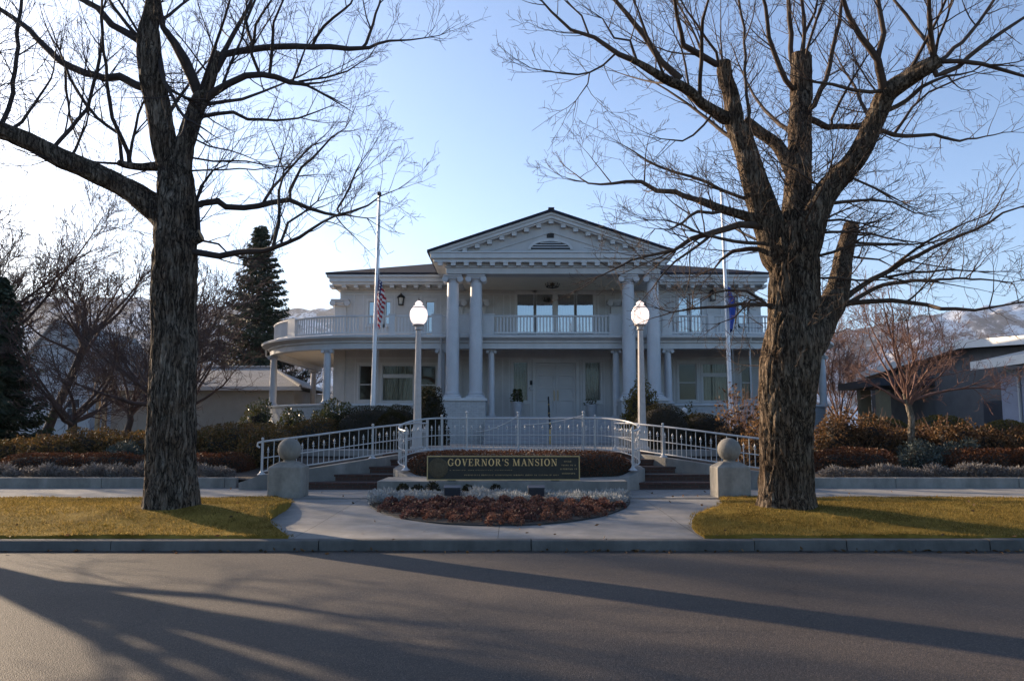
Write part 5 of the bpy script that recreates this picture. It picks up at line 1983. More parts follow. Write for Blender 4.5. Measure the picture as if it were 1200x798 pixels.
def shrub(name, label, cat, x, y, z, rx, ry, rz, mat, n, ln, wd, seed, power=2.0, lump=0.12, depth=0.25, group=None, rough=0.7, lscale=1.6, stems=0):
    rg = np.random.default_rng(seed)
    root = empty(name, (x, y, z))
    tag(root, label, cat, group)
    p, nrm = shell_points(rx, ry, rz, n, rg, power, lump, lscale, depth, seed * 1.3)
    D = nrm * (1 - rough) + rg.normal(0, 1, (n, 3)) * rough * 0.7 + np.array([[0, 0, 0.2]])
    D /= np.linalg.norm(D, axis=1, keepdims=True)
    L_ = ln * rg.uniform(0.6, 1.3, (n, 1))
    V, F = leaf_quads(p, D, L_, wd * rg.uniform(0.7, 1.2, (n, 1)), rg)
    mesh_np('foliage', V, F, mat, root)
    # inner mass of twigs
    mb = MB()
    nu, nv = 22, 12
    prof = []
    vs, fs = [], []
    for i in range(nv + 1):
        b = -0.2 + (math.pi / 2 + 0.2) * i / nv
        for k in range(nu):
            a = 2 * math.pi * k / nu
            d = (math.cos(a) * math.cos(b), math.sin(a) * math.cos(b), math.sin(b))
            q = (abs(d[0]) ** power + abs(d[1]) ** power + abs(d[2]) ** power) ** (-1 / power)
            lum = noise.noise((d[0] * lscale * rx + seed * 1.3, d[1] * lscale * ry, d[2] * lscale * rz))
            s_ = q * (1 + lump * lum * 1.6) * (1 - depth * 0.75)
            vs.append((d[0] * s_ * rx, d[1] * s_ * ry, d[2] * s_ * rz))
    for i in range(nv):
        for k in range(nu):
            k2 = (k + 1) % nu
            fs.append((i * nu + k, i * nu + k2, (i + 1) * nu + k2, (i + 1) * nu + k))
    mb.add(vs, fs)
    mb.build('stems', M['hedge_core'], root, smooth='all')
    if stems:
        T = Tubes()
        r2 = random.Random(seed)
        for i in range(stems):
            a = r2.uniform(0, 6.28)
            t = Vector((math.cos(a) * rx * r2.uniform(0.2, 1.0), math.sin(a) * ry * r2.uniform(0.2, 1.0), rz * r2.uniform(0.9, 1.3)))
            T.add([t * 0.5, t * 0.8 + rvec(r2) * 0.05, t], [0.006, 0.005, 0.003], 3)
        T.build('twigs', M['twig_red'], root)
    return root


# clipped mounds and cones in front of the house
shrub('conical_yew', 'cone shaped dark yew left of the front steps behind the left lamp post', 'shrub', XP(503, 33), 33, 0.98, 0.80, 0.80, ZP(449, 33) - 0.98, M['leaf_dark'], 9000, 0.075, 0.024, 101, 1.75, 0.14, 0.22, lscale=2.6)
shrub('conical_yew', 'cone shaped yew coloured sunlit golden green right of the front steps behind the right lamp post', 'shrub', XP(750, 33), 33, 0.98, 0.88, 0.85, ZP(447, 33) - 0.98, M['leaf_gold'], 8000, 0.09, 0.03, 102, 1.65, 0.22, 0.25, lscale=3.0)  # sunlight on this yew is put into its golden leaf colour
shrub('clipped_shrub', 'long dark clipped mound beside the left lamp post in front of the flagpole', 'shrub', XP(437, 27.5), 27.5, 0.9, 1.60, 1.0, ZP(477, 27.5) - 0.9, M['leaf_dark'], 22000, 0.035, 0.014, 103, 2.5, 0.05, 0.12, lscale=1.2)
shrub('clipped_shrub', 'low dark mound half hidden between the cone yew and the left flagpole', 'shrub', XP(470, 30), 30, 0.9, 0.9, 0.8, ZP(473, 30) - 0.9, M['leaf_dark'], 16000, 0.035, 0.014, 104, 2.2, 0.07, 0.15)
shrub('clipped_shrub', 'flat topped dark clipped mound under the right lamp post', 'shrub', XP(778, 25.6), 26.2, 0.9, 1.15, 0.9, ZP(475, 26.2) - 0.9, M['leaf_dark'], 16000, 0.035, 0.014, 105, 2.6, 0.05, 0.12, lscale=1.2)
shrub('clipped_shrub', 'dark clipped mound sloping down towards the right stone pillar', 'shrub', XP(822, 26.8), 27.2, 0.9, 1.2, 0.9, ZP(484, 27.2) - 0.9, M['leaf_dark'], 16000, 0.035, 0.014, 106, 2.3, 0.05, 0.12, lscale=1.2)
shrub('broadleaf_shrub', 'leafy green shrub under the curved end of the veranda wall', 'shrub', XP(344, 36), 36, 0.98, 0.75, 0.7, ZP(481, 36) - 0.98, M['leaf_green'], 2600, 0.12, 0.035, 107, 2.0, 0.25, 0.4, lscale=2.5, group=None)
shrub('broadleaf_shrub', 'large glossy leaved shrub in front of the veranda left of the flagpole', 'shrub', XP(391, 35), 35, 0.98, 1.05, 0.8, ZP(474, 35) - 0.98, M['leaf_green'], 3600, 0.13, 0.038, 108, 2.0, 0.3, 0.4, lscale=2.2)
shrub('broadleaf_shrub', 'dark green shrub just left of the brick veranda end', 'shrub', XP(303, 38), 38, 0.98, 0.9, 0.8, ZP(475, 38) - 0.98, M['leaf_green'], 3000, 0.13, 0.036, 109, 2.0, 0.3, 0.4, lscale=2.2)
shrub('broadleaf_shrub', 'small green shrub between the veranda wall and the dark sloping mound', 'shrub', XP(808, 33), 33, 0.98, 0.75, 0.6, ZP(480, 33) - 0.98, M['leaf_green'], 2200, 0.11, 0.03, 110, 2.0, 0.3, 0.4, lscale=2.2)
shrub('clipped_shrub', 'golden brown mound behind the left iron railing', 'shrub', XP(375, 27), 27.2, 0.85, 1.25, 0.9, ZP(492, 27.2) - 0.85, M['leaf_mixed'], 9000, 0.055, 0.02, 111, 2.4, 0.08, 0.15)
shrub('clipped_shrub', 'dark mound behind the left railing nearest the sign planter', 'shrub', XP(462, 26.3), 26.0, 0.9, 0.72, 0.6, ZP(484, 26.0) - 0.9, M['leaf_dark'], 16000, 0.035, 0.014, 112, 2.4, 0.05, 0.12)

# left garden bed: leafy hedge shrubs, rusty low hedge, silver edging
GH = 'leafy shrubs of the left hedge'
lab = ['half brown leafy shrub at the left edge beside the conifer', 'half brown leafy shrub second in the row from the left edge', 'half brown leafy shrub in front of the cream garage corner',
       'half brown leafy shrub just left of the big forked trunk', 'half brown leafy shrub just right of the big forked trunk', 'half brown leafy shrub between the forked trunk and the veranda end',
       'half brown leafy shrub beside the left iron railing']
for i, (px, Y, hy, rx) in enumerate([(22, 24.5, 516, 1.2), (72, 24, 512, 1.1), (118, 24.6, 503, 1.25), (165, 24.2, 506, 1.2), (235, 24.6, 502, 1.2), (282, 24.4, 499, 1.1), (318, 23.6, 505, 0.85)]):
    shrub('hedge_shrub', lab[i], 'shrub', XP(px, Y), Y, 0.6, rx, 0.95, ZP(hy, Y) - 0.6, M['leaf_mixed'], 5200, 0.085, 0.027, 130 + i, 2.6, 0.16, 0.3, GH, 0.85, 2.2, 14)
shrub('clipped_shrub', 'low clipped hedge top behind the leafy shrubs near the veranda end', 'shrub', XP(300, 27), 27, 0.8, 2.2, 0.8, ZP(497, 27) - 0.8, M['leaf_mixed'], 9000, 0.06, 0.02, 140, 3.0, 0.06, 0.15)
for i, (px, Y, rx, lb) in enumerate([(62, 22.2, 1.35, 'rusty low hedge left of the big forked trunk near the left edge'), (132, 22.2, 1.3, 'rusty low hedge close to the big forked trunk on its left'), (256, 22.3, 1.0, 'rusty low hedge right of the big forked trunk')]):
    shrub('low_hedge', lb, 'hedge', XP(px, Y), Y, 0.5, rx, 0.55, ZP(531, Y) - 0.5, M['leaf_red'], 6500, 0.05, 0.017, 150 + i, 3.2, 0.07, 0.2, 'rusty low hedges', lscale=2)

# right garden bed
lab = ['brown leaved shrub right beside the gnarled trunk', 'brown leaved shrub left of the pale ornamental trunk', 'brown leaved shrub behind the ornamental tree', 'brown leaved shrub right of the ornamental tree', 'brown leaved shrub near the right edge', 'brown leaved shrub cut off by the right edge']
for i, (px, Y, hy, rx) in enumerate([(978, 24.6, 487, 0.8), (1022, 24.8, 491, 1.05), (1062, 25.3, 496, 0.9), (1104, 24.4, 496, 1.05), (1150, 24.0, 507, 0.95), (1200, 24.4, 503, 1.1)]):
    shrub('withered_shrub', lab[i], 'shrub', XP(px, Y), Y, 0.6, rx, 0.85, ZP(hy, Y) - 0.6, M['leaf_brown'], 4600, 0.10, 0.031, 170 + i, 2.4, 0.22, 0.35, 'brown leaved shrubs of the right bed', 0.9, 2.2, 16)
shrub('withered_shrub', 'tall loose shrub of dead orange leaves behind the right stone pillar', 'shrub', XP(868, 25.2), 25.2, 0.8, 0.95, 0.7, ZP(468, 25.2) - 0.8, M['leaf_brown'], 2600, 0.12, 0.036, 180, 2.0, 0.35, 0.75, 'brown leaved shrubs of the right bed', 0.95, 2.4, 50)
shrub('withered_shrub', 'low shrub of dead orange leaves between the pillar ball and the gnarled trunk', 'shrub', XP(893, 23.4), 23.4, 0.6, 0.8, 0.6, ZP(491, 23.4) - 0.6, M['leaf_brown'], 2600, 0.10, 0.032, 181, 2.0, 0.3, 0.5, 'brown leaved shrubs of the right bed', 0.9, 2.4, 20)
for i, (px, Y, hy, rx, lb) in enumerate([(1098, 27.5, 487, 1.35, 'golden clipped dome behind the ornamental tree'), (1176, 27.2, 493, 1.15, 'golden clipped dome near the right edge under the bluish wall'), (1034, 28, 489, 1.1, 'golden clipped dome left of the ornamental tree')]):
    shrub('clipped_dome', lb, 'shrub', XP(px, Y), Y, 0.9, rx, 1.0, ZP(hy, Y) - 0.9, M['leaf_gold'], 9000, 0.055, 0.019, 190 + i, 2.2, 0.05, 0.12)
for i, (px, Y, rx, lb, mt) in enumerate([(993, 22.3, 1.25, 'rusty low hedge right of the gnarled trunk', 'leaf_red'), (1152, 22.2, 1.2, 'rusty low hedge near the right edge behind the grey edging', 'leaf_red'), (1205, 22.2, 0.9, 'rusty low hedge cut by the right edge', 'leaf_red')]):
    shrub('low_hedge', lb, 'hedge', XP(px, Y), Y, 0.5, rx, 0.55, ZP(526, Y) - 0.5, M[mt], 5600, 0.06, 0.02, 195 + i, 3.0, 0.1, 0.25, 'rusty low hedges', lscale=2)
for i, (px, Y, rx, lb) in enumerate([(1075, 22.6, 0.95, 'grey green spreading juniper below the ornamental tree'), (1128, 22.8, 0.7, 'small grey green juniper right of the ornamental tree'), (150, 22.9, 0.5, 'pale grey green juniper at the left of the big forked trunk')]):
    shrub('juniper', lb, 'shrub', XP(px, Y), Y, 0.5, rx, 0.6, ZP(519, Y) - 0.5, M['leaf_blue'], 3600, 0.09, 0.018, 200 + i, 2.0, 0.28, 0.4, lscale=2.6)


# tufts of silver edging plants: one of each, then copies
def tuft(name, mat, n, r, h, seed, ln, wd):
    rg = np.random.default_rng(seed)
    a = rg.uniform(0, 2 * np.pi, n)
    rr = r * np.sqrt(rg.random(n)) * 0.75
    z = h * rg.uniform(0.05, 0.85, n) * (1 - 0.45 * (rr / r) ** 2)
    C = np.stack([rr * np.cos(a), rr * np.sin(a), z], 1)
    D = np.stack([np.cos(a) * rr / r, np.sin(a) * rr / r, rg.uniform(0.2, 1.0, n)], 1) + rg.normal(0, 0.4, (n, 3))
    D /= np.linalg.norm(D, axis=1, keepdims=True)
    V, F = leaf_quads(C, D, ln * rg.uniform(0.6, 1.3, (n, 1)), wd * rg.uniform(0.7, 1.2, (n, 1)), rg)
    return mesh_np(name, V, F, mat)


def scatter(protos, spots, label, cat, group, rg, smin=0.8, smax=1.2):
    for i, (x, y, z) in enumerate(spots):
        pr_ = protos[i % len(protos)]
        if i < len(protos):
            o = pr_
        else:
            o = pr_.copy()
            SC.collection.objects.link(o)
        o.location = (x, y, z)
        o.rotation_euler = (rg.uniform(-0.1, 0.1), rg.uniform(-0.1, 0.1), rg.uniform(0, 6.28))
        k = rg.uniform(smin, smax)
        o.scale = (k, k, k * rg.uniform(0.85, 1.15))
        tag(o, label, cat, group)


rs = random.Random(5)
pl_ = [tuft('grey_sage', M['leaf_lavender'], 420, 0.22, 0.34, 300 + i, 0.10, 0.012) for i in range(3)]
spots = []
x = XP(-10, 21)
while x < XP(283, 21):
    if not (TREE_L[0] * 21 / 13.75 - 0.1 < x < TREE_L[0] * 21 / 13.75 + 0.1):
        spots.append((x, 20.75 + rs.uniform(-0.12, 0.12), 0.45))
    x += rs.uniform(0.23, 0.32)
scatter(pl_, spots, 'grey leaved edging plant in the row above the kerb wall left of the steps', 'plant', 'grey edging plants along the left bed', rs)
pl_ = [tuft('grey_sage', M['leaf_lavender'], 420, 0.22, 0.34, 310 + i, 0.10, 0.012) for i in range(3)]
spots = []
x = XP(957, 21)
while x < XP(1215, 21):
    spots.append((x, 20.75 + rs.uniform(-0.12, 0.12), 0.45))
    x += rs.uniform(0.22, 0.30)
scatter(pl_, spots, 'grey leaved edging plant in the row above the kerb wall right of the gnarled trunk', 'plant', 'grey edging plants along the right bed', rs)

# low kerb walls along the beds
for x0, x1, lb in ((-40, XP(281, 20), 'long low concrete edging wall of the left garden bed'), (6.35, 40, 'long low concrete edging wall of the right garden bed')):
    mb = MB()
    x = x0
    while x < x1 - 0.01:
        xe = min(x + 3.0, x1)
        mb.box(x + 0.004, xe - 0.004, 20.004, 20.2, 0.1, 0.52)
        x = xe
    tag(mb.build('edging_wall', M['concrete'], bevel=0.012), lb, 'wall')

# ------------------------------------------------------------------ sign planter
PCX = P(609, 560, 18.5).x
A_X, A_F, A_B = 3.1, 2.1, 2.6            # half width, front depth, back depth of the planter plan
PCY = 20.3


def ell(a, off=0.0, yc=PCY):
    b = A_F if math.sin(a) < 0 else A_B
    return (PCX + (A_X + off) * math.cos(a), yc + (b + off) * math.sin(a))


pw = empty('sign_planter', (0, 0, 0))
tag(pw, 'curved concrete planter wall carrying the long sign with a rounded brown hedge inside', 'planter')
mb = MB()
outp, inp_ = [], []
for i in range(41):
    a = math.pi + math.pi * i / 40
    outp.append(ell(a))
zt_w = []
for i in range(41):
    a = math.pi + math.pi * i / 40
    t = abs(math.cos(a))
    zt_w.append(0.60 + 0.14 * smooth(0.8, 1.0, t))
th = 0.24
vs, fs = [], []
for i in range(41):
    a = math.pi + math.pi * i / 40
    o1, o2 = ell(a), ell(a, -th)
    zt_ = zt_w[i]
    vs += [(o1[0], o1[1], 0.1), (o1[0], o1[1], zt_ - 0.02), (o1[0] * 0.99 + o2[0] * 0.01, o1[1] * 0.9 + o2[1] * 0.1, zt_), (o2[0], o2[1], zt_), (o2[0], o2[1], 0.1)]
for i in range(40):
    for k in range(4):
        fs.append((i * 5 + k, (i + 1) * 5 + k, (i + 1) * 5 + k + 1, i * 5 + k + 1))
fs.append((0, 1, 2, 3, 4))
fs.append(tuple(40 * 5 + k for k in (4, 3, 2, 1, 0)))
mb.add(vs, fs)
mb.build('wall', M['concrete'], pw, smooth=True)
# side walls running back beside the steps, rising with them
for sgn in (-1, 1):
    mb = MB()
    xo = PCX + sgn * A_X
    prev = None
    ring = []
    for k in range(13):
        a = (math.pi if sgn < 0 else 0.0)
        t = k / 12
        ang_ = a - sgn * -1 * 0 + 0
        aa = math.pi - t * 1.05 if sgn < 0 else t * 1.05
        o1, o2 = ell(aa), ell(aa, -th)
        z_ = 0.74 + 0.34 * smooth(0, 0.7, t)
        ring.append([(o1[0], o1[1], 0.1), (o1[0], o1[1], z_), (o2[0], o2[1], z_), (o2[0], o2[1], 0.1)])
    vs = [p for r_ in ring for p in r_]
    fs = []
    for i in range(12):
        for k in range(4):
            fs.append((i * 4 + k, i * 4 + (k + 1) % 4, (i + 1) * 4 + (k + 1) % 4, (i + 1) * 4 + k))
    fs += [(0, 1, 2, 3), (48, 51, 50, 49)]
    mb.add(vs, fs)
    mb.build('side_wall', M['concrete'], pw, smooth=True)
mb = MB()
# brick backing wall under the rear railing
bk = [ell(math.pi - 1.06 - (math.pi - 2.12) * i / 16, -0.16) for i in range(17)]
vs, fs = [], []
for x, y in bk:
    vs += [(x, y - 0.11, 0.3), (x, y - 0.11, 1.05), (x, y + 0.11, 1.05), (x, y + 0.11, 0.3)]
for i in range(16):
    for k in range(4):
        fs.append((i * 4 + k, i * 4 + (k + 1) % 4, (i + 1) * 4 + (k + 1) % 4, (i + 1) * 4 + k))
mb.add(vs, fs)
mb.build('brick_wall', M['brick'], pw)
mb = MB()
mb.zprism([ell(2 * math.pi * i / 40, -0.2) for i in range(40)], 0.2, 0.56)
mb.build('soil', M['soil'], pw)
# lower front tier under the sign
LX0, LX1 = XP(442, 17.4), XP(735, 17.4)
mb = MB()
fr = []
for i in range(25):
    t = i / 24
    x = LX0 + (LX1 - LX0) * t
    fr.append((x, 17.62 - 0.28 * math.sin(math.pi * t)))
mb.zprism(fr + [(LX1, 19.2), (LX0, 19.2)], 0.1, 0.585)
mb.build('front_tier', M['concrete'], pw, bevel=0.012)
# the clipped brown hedge in the planter
rg = np.random.default_rng(77)
n_ = 15000
t = rg.uniform(-1, 1, n_)
ph = rg.uniform(-0.25, np.pi + 0.25, n_)
hx_, hy_, hz_ = 2.86, 1.0, 0.62
endf = (1 - np.abs(t) ** 7) ** 0.5
rr = endf * (1 - 0.12 * rg.random(n_) ** 2)
sx = PCX + hx_ * t
sy = 19.55 + 1.05 * (np.abs(t) ** 2) * 0.9 - rr * hy_ * np.sign(np.cos(ph)) * np.abs(np.cos(ph)) ** 0.6
sz = 0.56 + rr * hz_ * np.abs(np.sin(ph)) ** 0.6 * np.sign(np.sin(ph))
C = np.stack([sx, sy, sz], 1)
Dn = np.stack([0.6 * t ** 5, -np.cos(ph), np.sin(ph)], 1) * 0.45 + rg.normal(0, 0.55, (n_, 3))
Dn /= np.linalg.norm(Dn, axis=1, keepdims=True)
V, F = leaf_quads(C, Dn, 0.045 * rg.uniform(0.6, 1.3, (n_, 1)), 0.014, rg)
hdg = empty('box_hedge', (0, 0, 0))
tag(hdg, 'rounded rusty brown hedge filling the planter behind the sign', 'hedge')
mesh_np('foliage', V, F, M['leaf_red'], hdg)
mb = MB()
vs, fs = [], []
for i in range(31):
    tt = -0.985 + 1.97 * i / 30
    e = (1 - abs(tt) ** 7) ** 0.5 * 0.9
    for k in range(13):
        p_ = -0.2 + (math.pi + 0.4) * k / 12
        vs.append((PCX + hx_ * tt, 19.55 + 0.945 * tt * tt - e * hy_ * math.copysign(abs(math.cos(p_)) ** 0.6, math.cos(p_)), 0.56 + e * hz_ * math.copysign(abs(math.sin(p_)) ** 0.6, math.sin(p_))))
for i in range(30):
    for k in range(12):
        fs.append((i * 13 + k, i * 13 + k + 1, (i + 1) * 13 + k + 1, (i + 1) * 13 + k))
mb.add(vs, fs)
mb.build('stems', M['hedge_core'], hdg, smooth='all')


# ------------------------------------------------------------------ sign with raised serif letters
def arc_poly(mb, cx, cz, rx0, rz0, rx1, rz1, a0, a1, y0, y1, n=20):
    """band between two ellipses (inner 0, outer 1)"""
    for i in range(n):
        b0 = a0 + (a1 - a0) * i / n
        b1 = a0 + (a1 - a0) * (i + 1) / n
        pl4 = [(cx + rx0 * math.cos(b0), cz + rz0 * math.sin(b0)), (cx + rx1 * math.cos(b0), cz + rz1 * math.sin(b0)), (cx + rx1 * math.cos(b1), cz + rz1 * math.sin(b1)), (cx + rx0 * math.cos(b1), cz + rz0 * math.sin(b1))]
        mb.prism(pl4, y0, y1)


def serif_letter(mb, ch, x, z, h, y):
    """draws a roman capital with its lower left at x,z; returns its advance"""
    y0, y1 = y - 0.014, y
    st, th_ = 0.17 * h, 0.06 * h
    se = 0.055 * h

    def V_(a, b, w_, z0=0.0, z1=1.0):
        mb.prism([(x + (a - w_ / 2) * h, z + z0 * h), (x + (a + w_ / 2) * h, z + z0 * h), (x + (b + w_ / 2) * h, z + z1 * h), (x + (b - w_ / 2) * h, z + z1 * h)], y0, y1)

    def H_(a, b, c, t):
        mb.prism([(x + a * h, z + c * h), (x + b * h, z + c * h), (x + b * h, z + (c + t) * h), (x + a * h, z + (c + t) * h)], y0, y1)

    def foot(c, wd=0.34):
        H_(c - wd / 2, c + wd / 2, 0, 0.06)

    def head(c, wd=0.34):
        H_(c - wd / 2, c + wd / 2, 0.94, 0.06)

    if ch == 'O':
        arc_poly(mb, x + 0.44 * h, z + 0.5 * h, 0.25 * h, 0.44 * h, 0.43 * h, 0.52 * h, 0, 2 * math.pi, y0, y1, 28)
        return 0.92 * h
    if ch == 'G':
        arc_poly(mb, x + 0.44 * h, z + 0.5 * h, 0.26 * h, 0.44 * h, 0.43 * h, 0.52 * h, 0.75, 2 * math.pi - 0.62, y0, y1, 24)
        V_(0.74, 0.74, 0.15, 0.06, 0.42)
        H_(0.56, 0.90, 0.40, 0.06)
        V_(0.77, 0.77, 0.06, 0.66, 0.98)
        return 0.95 * h
    if ch == 'V':
        V_(0.45, 0.19, 0.18)
        V_(0.45, 0.74, 0.07)
        head(0.19)
        head(0.74, 0.28)
        return 0.86 * h
    if ch == 'A':
        V_(0.16, 0.45, 0.07)
        V_(0.76, 0.45, 0.18)
        H_(0.25, 0.66, 0.30, 0.06)
        foot(0.15, 0.28)
        foot(0.76)
        return 0.90 * h
    if ch == 'E':
        V_(0.2, 0.2, 0.17)
        H_(0.03, 0.68, 0.94, 0.06)
        H_(0.03, 0.70, 0.0, 0.06)
        H_(0.2, 0.52, 0.48, 0.06)
        V_(0.67, 0.67, 0.06, 0.74, 1.0)
        V_(0.70, 0.70, 0.06, 0.0, 0.28)
        V_(0.52, 0.52, 0.05, 0.38, 0.64)
        return 0.80 * h
    if ch == 'R':
        V_(0.2, 0.2, 0.17)
        H_(0.03, 0.40, 0.94, 0.06)
        H_(0.2, 0.42, 0.46, 0.06)
        arc_poly(mb, x + 0.40 * h, z + 0.73 * h, 0.12 * h, 0.215 * h, 0.29 * h, 0.27 * h, -math.pi / 2, math.pi / 2, y0, y1, 12)
        V_(0.74, 0.44, 0.16, 0.0, 0.48)
        foot(0.2)
        foot(0.78, 0.24)
        return 0.90 * h
    if ch == 'N':
        V_(0.17, 0.17, 0.065)
        V_(0.76, 0.76, 0.065)
        V_(0.72, 0.19, 0.17)
        head(0.13, 0.24)
        foot(0.17, 0.28)
        head(0.76, 0.28)
        return 0.95 * h
    if ch == 'M':
        V_(0.16, 0.18, 0.065)
        V_(0.93, 0.91, 0.17)
        V_(0.54, 0.21, 0.16)
        V_(0.54, 0.88, 0.065)
        head(0.14, 0.24)
        foot(0.16, 0.26)
        head(0.95, 0.28)
        foot(0.93, 0.34)
        return 1.14 * h
    if ch == 'I':
        V_(0.2, 0.2, 0.17)
        head(0.2)
        foot(0.2)
        return 0.44 * h
    if ch == 'S':
        pts = []
        for i in range(25):
            t = i / 24
            a = math.radians(35 + 250 * min(t / 0.5, 1)) if t <= 0.5 else None
        up_ = [(0.34 + 0.23 * math.cos(a), 0.745 + 0.215 * math.sin(a)) for a in np.linspace(0.55, 1.5 * math.pi, 14)]
        lo_ = [(0.34 + 0.25 * math.cos(a), 0.26 + 0.225 * math.sin(a)) for a in np.linspace(0.5 * math.pi, -math.pi + 0.55, 14)]
        pts = up_ + lo_
        n = len(pts)
        for i in range(n - 1):
            t = i / (n - 2)
            w_ = 0.05 + 0.10 * math.exp(-((t - 0.5) / 0.24) ** 2)
            (ax, az), (bx, bz) = pts[i], pts[i + 1]
            d = math.hypot(bx - ax, bz - az) + 1e-9
            nx, nz = -(bz - az) / d * w_ / 2, (bx - ax) / d * w_ / 2
            ex, ez = (bx - ax) / d * 0.01, (bz - az) / d * 0.01
            ya = y0 - 0.0004 * (i % 2)
            mb.prism([(x + (ax + nx - ex) * h, z + (az + nz - ez) * h), (x + (ax - nx - ex) * h, z + (az - nz - ez) * h), (x + (bx - nx + ex) * h, z + (bz - nz + ez) * h), (x + (bx + nx + ex) * h, z + (bz + nz + ez) * h)], ya, y1)
        V_(0.56, 0.56, 0.055, 0.70, 0.99)
        V_(0.09, 0.09, 0.055, 0.01, 0.30)
        return 0.70 * h
    if ch == "'":
        V_(0.10, 0.13, 0.09, 0.70, 1.0)
        return 0.22 * h
    return 0.5 * h


SY = 17.66
sx0, sx1 = XP(501.5, SY), XP(678.5, SY)
sz0, sz1 = 0.60, ZP(534, SY)
sg = empty('monument_sign', (0, 0, 0))
tag(sg, 'long dark bronze sign with gilt serif letters and a gilt rim on the planter wall', 'sign')
mb = MB()
mb.box(sx0, sx1, SY, SY + 0.07, sz0, sz1)
for px in (530, 650):
    x = XP(px, SY)
    mb.box(x - 0.09, x + 0.09, SY + 0.005, SY + 0.12, 0.583, sz0 - 0.001)
mb.build('panel', M['bronze'], sg)
mb = MB()
f = 0.022
mb.box(sx0 - 0.001, sx0 + f, SY - 0.018, SY - 0.001, sz0, sz1)
mb.box(sx1 - f, sx1 + 0.001, SY - 0.018, SY - 0.001, sz0, sz1)
mb.box(sx0 + f, sx1 - f, SY - 0.018, SY - 0.001, sz0, sz0 + f)
mb.box(sx0 + f, sx1 - f, SY - 0.018, SY - 0.001, sz1 - f, sz1)
mb.build('rim', M['bronze_frame'], sg)
mb = MB()
lh = 0.150
zl_ = ZP(545.7, SY)
tmp = MB()
adv = 0.0
words_ = "GOVERNOR'S MANSION"
tot = 0.0
for ch in words_:
    tot += serif_letter(MB(), ch, 0, 0, lh, SY) + 0.12 * lh if ch != ' ' else 0.42 * lh
tgt0, tgt1 = XP(525.5, SY), XP(653.5, SY)
kx = (tgt1 - tgt0) / tot
x = 0.0
for ch in words_:
    if ch == ' ':
        x += 0.42 * lh
        continue
    tmp = MB()
    x += serif_letter(tmp, ch, x, 0, lh, 0) + 0.12 * lh
    tmp.v = [(tgt0 + v[0] * kx, SY - 0.002 + v[1], zl_ + v[2]) for v in tmp.v]
    tmp.build('letter', M['gold_letter'], sg)
mb = MB()
rq = random.Random(9)
# tiny worn lines of lettering, too small to read
for (xa, xb, py, hh) in ((660.5, 670, 540.6, 0.030), (657.5, 673.5, 545, 0.030), (656, 675.5, 549.4, 0.030), (658, 673.5, 554.6, 0.030), (545, 654, 556.5, 0.026), (528, 600, 550.8, 0.012)):
    x, z = XP(xa, SY), ZP(py, SY)
    xe = XP(xb, SY)
    while x < xe:
        w_ = rq.uniform(0.018, 0.034)
        mb.box(x, x + w_ * 0.35, SY - 0.008, SY - 0.001, z - hh / 2, z + hh / 2)
        mb.box(x + w_ * 0.36, x + w_ * 0.8, SY - 0.007, SY - 0.001, z - hh / 2 + rq.choice((0, hh * 0.4, hh * 0.75)), z - hh / 2 + hh * 0.99 if rq.random() < 0.3 else z + hh * 0.3)
        x += w_ + (0.035 if rq.random() < 0.16 else 0.006)
mb.build('small_lettering', M['small_letter'], sg)
mb = MB()
cx_, cz_ = XP(514.5, SY), (sz0 + sz1) / 2
mb.lathe([(0.215, 0.0), (0.215, 0.012), (0.195, 0.016), (0.19, 0.008), (0.15, 0.008), (0.147, 0.016), (0.135, 0.016), (0.13, 0.006), (0.01, 0.012)], 32, (cx_, SY - 0.001, cz_), 'Y')
mb.v = [(v[0], 2 * (SY - 0.001) - v[1], v[2]) for v in mb.v]
for k in range(16):
    a = k * math.pi / 8
    mb.obox((cx_ + 0.17 * math.cos(a), SY - 0.013, cz_ + 0.17 * math.sin(a)), (0.012, 0, 0), (0, 0.006, 0), (0, 0, 0.012))
mb.prism([(cx_ - 0.11, cz_ - 0.05), (cx_ + 0.11, cz_ - 0.05), (cx_ + 0.06, cz_ + 0.03), (cx_ + 0.02, cz_ - 0.005), (cx_ - 0.03, cz_ + 0.05), (cx_ - 0.07, cz_ + 0.0)], SY - 0.02, SY - 0.002)
mb.build('seal', M['seal'], sg, smooth=True)

# ------------------------------------------------------------------ flower bed
BCX, BCY, BAX, BAY = P(586, 590, 16.9).x, 17.35, 2.66, 4.35


def bed_pt(r, a):
    return (BCX + BAX * r * math.cos(a), BCY - BAY * r * math.sin(a) * (1.0))


mb = MB()
ring = [bed_pt(1.0, a) for a in np.linspace(0, math.pi, 49)]
inn = [bed_pt(0.975, a) for a in np.linspace(0, math.pi, 49)]
vs, fs = [], []
for k in range(9):
    r = 0.985 * (1 - k / 8) if k < 8 else 0.0
    for a in np.linspace(0, math.pi, 49):
        x, y = bed_pt(r, a)
        vs.append((x, y, base_z(min(y, 17.0)) + 0.012 + 0.12 * (1 - r * r) + 0.012 * noise.noise((x * 5, y * 5, 0))))
for k in range(8):
    for i in range(48):
        fs.append((k * 49 + i, k * 49 + i + 1, (k + 1) * 49 + i + 1, (k + 1) * 49 + i))
mb.add(vs, fs)
bd = mb.build('bed_soil', M['soil'], None, smooth='all')
tag(bd, kind='structure')
mb = MB()
vs, fs = [], []
for a in np.linspace(0, math.pi, 61):
    for r, dz in ((1.0, -0.05), (1.0, 0.022), (0.996, 0.022), (0.996, -0.05)):
        x, y = bed_pt(r, a)
        vs.append((x, y, base_z(min(y, 17.0)) + dz))
for i in range(60):
    for k in range(4):
        fs.append((i * 4 + k, i * 4 + (k + 1) % 4, (i + 1) * 4 + (k + 1) % 4, (i + 1) * 4 + k))
mb.add(vs, fs)
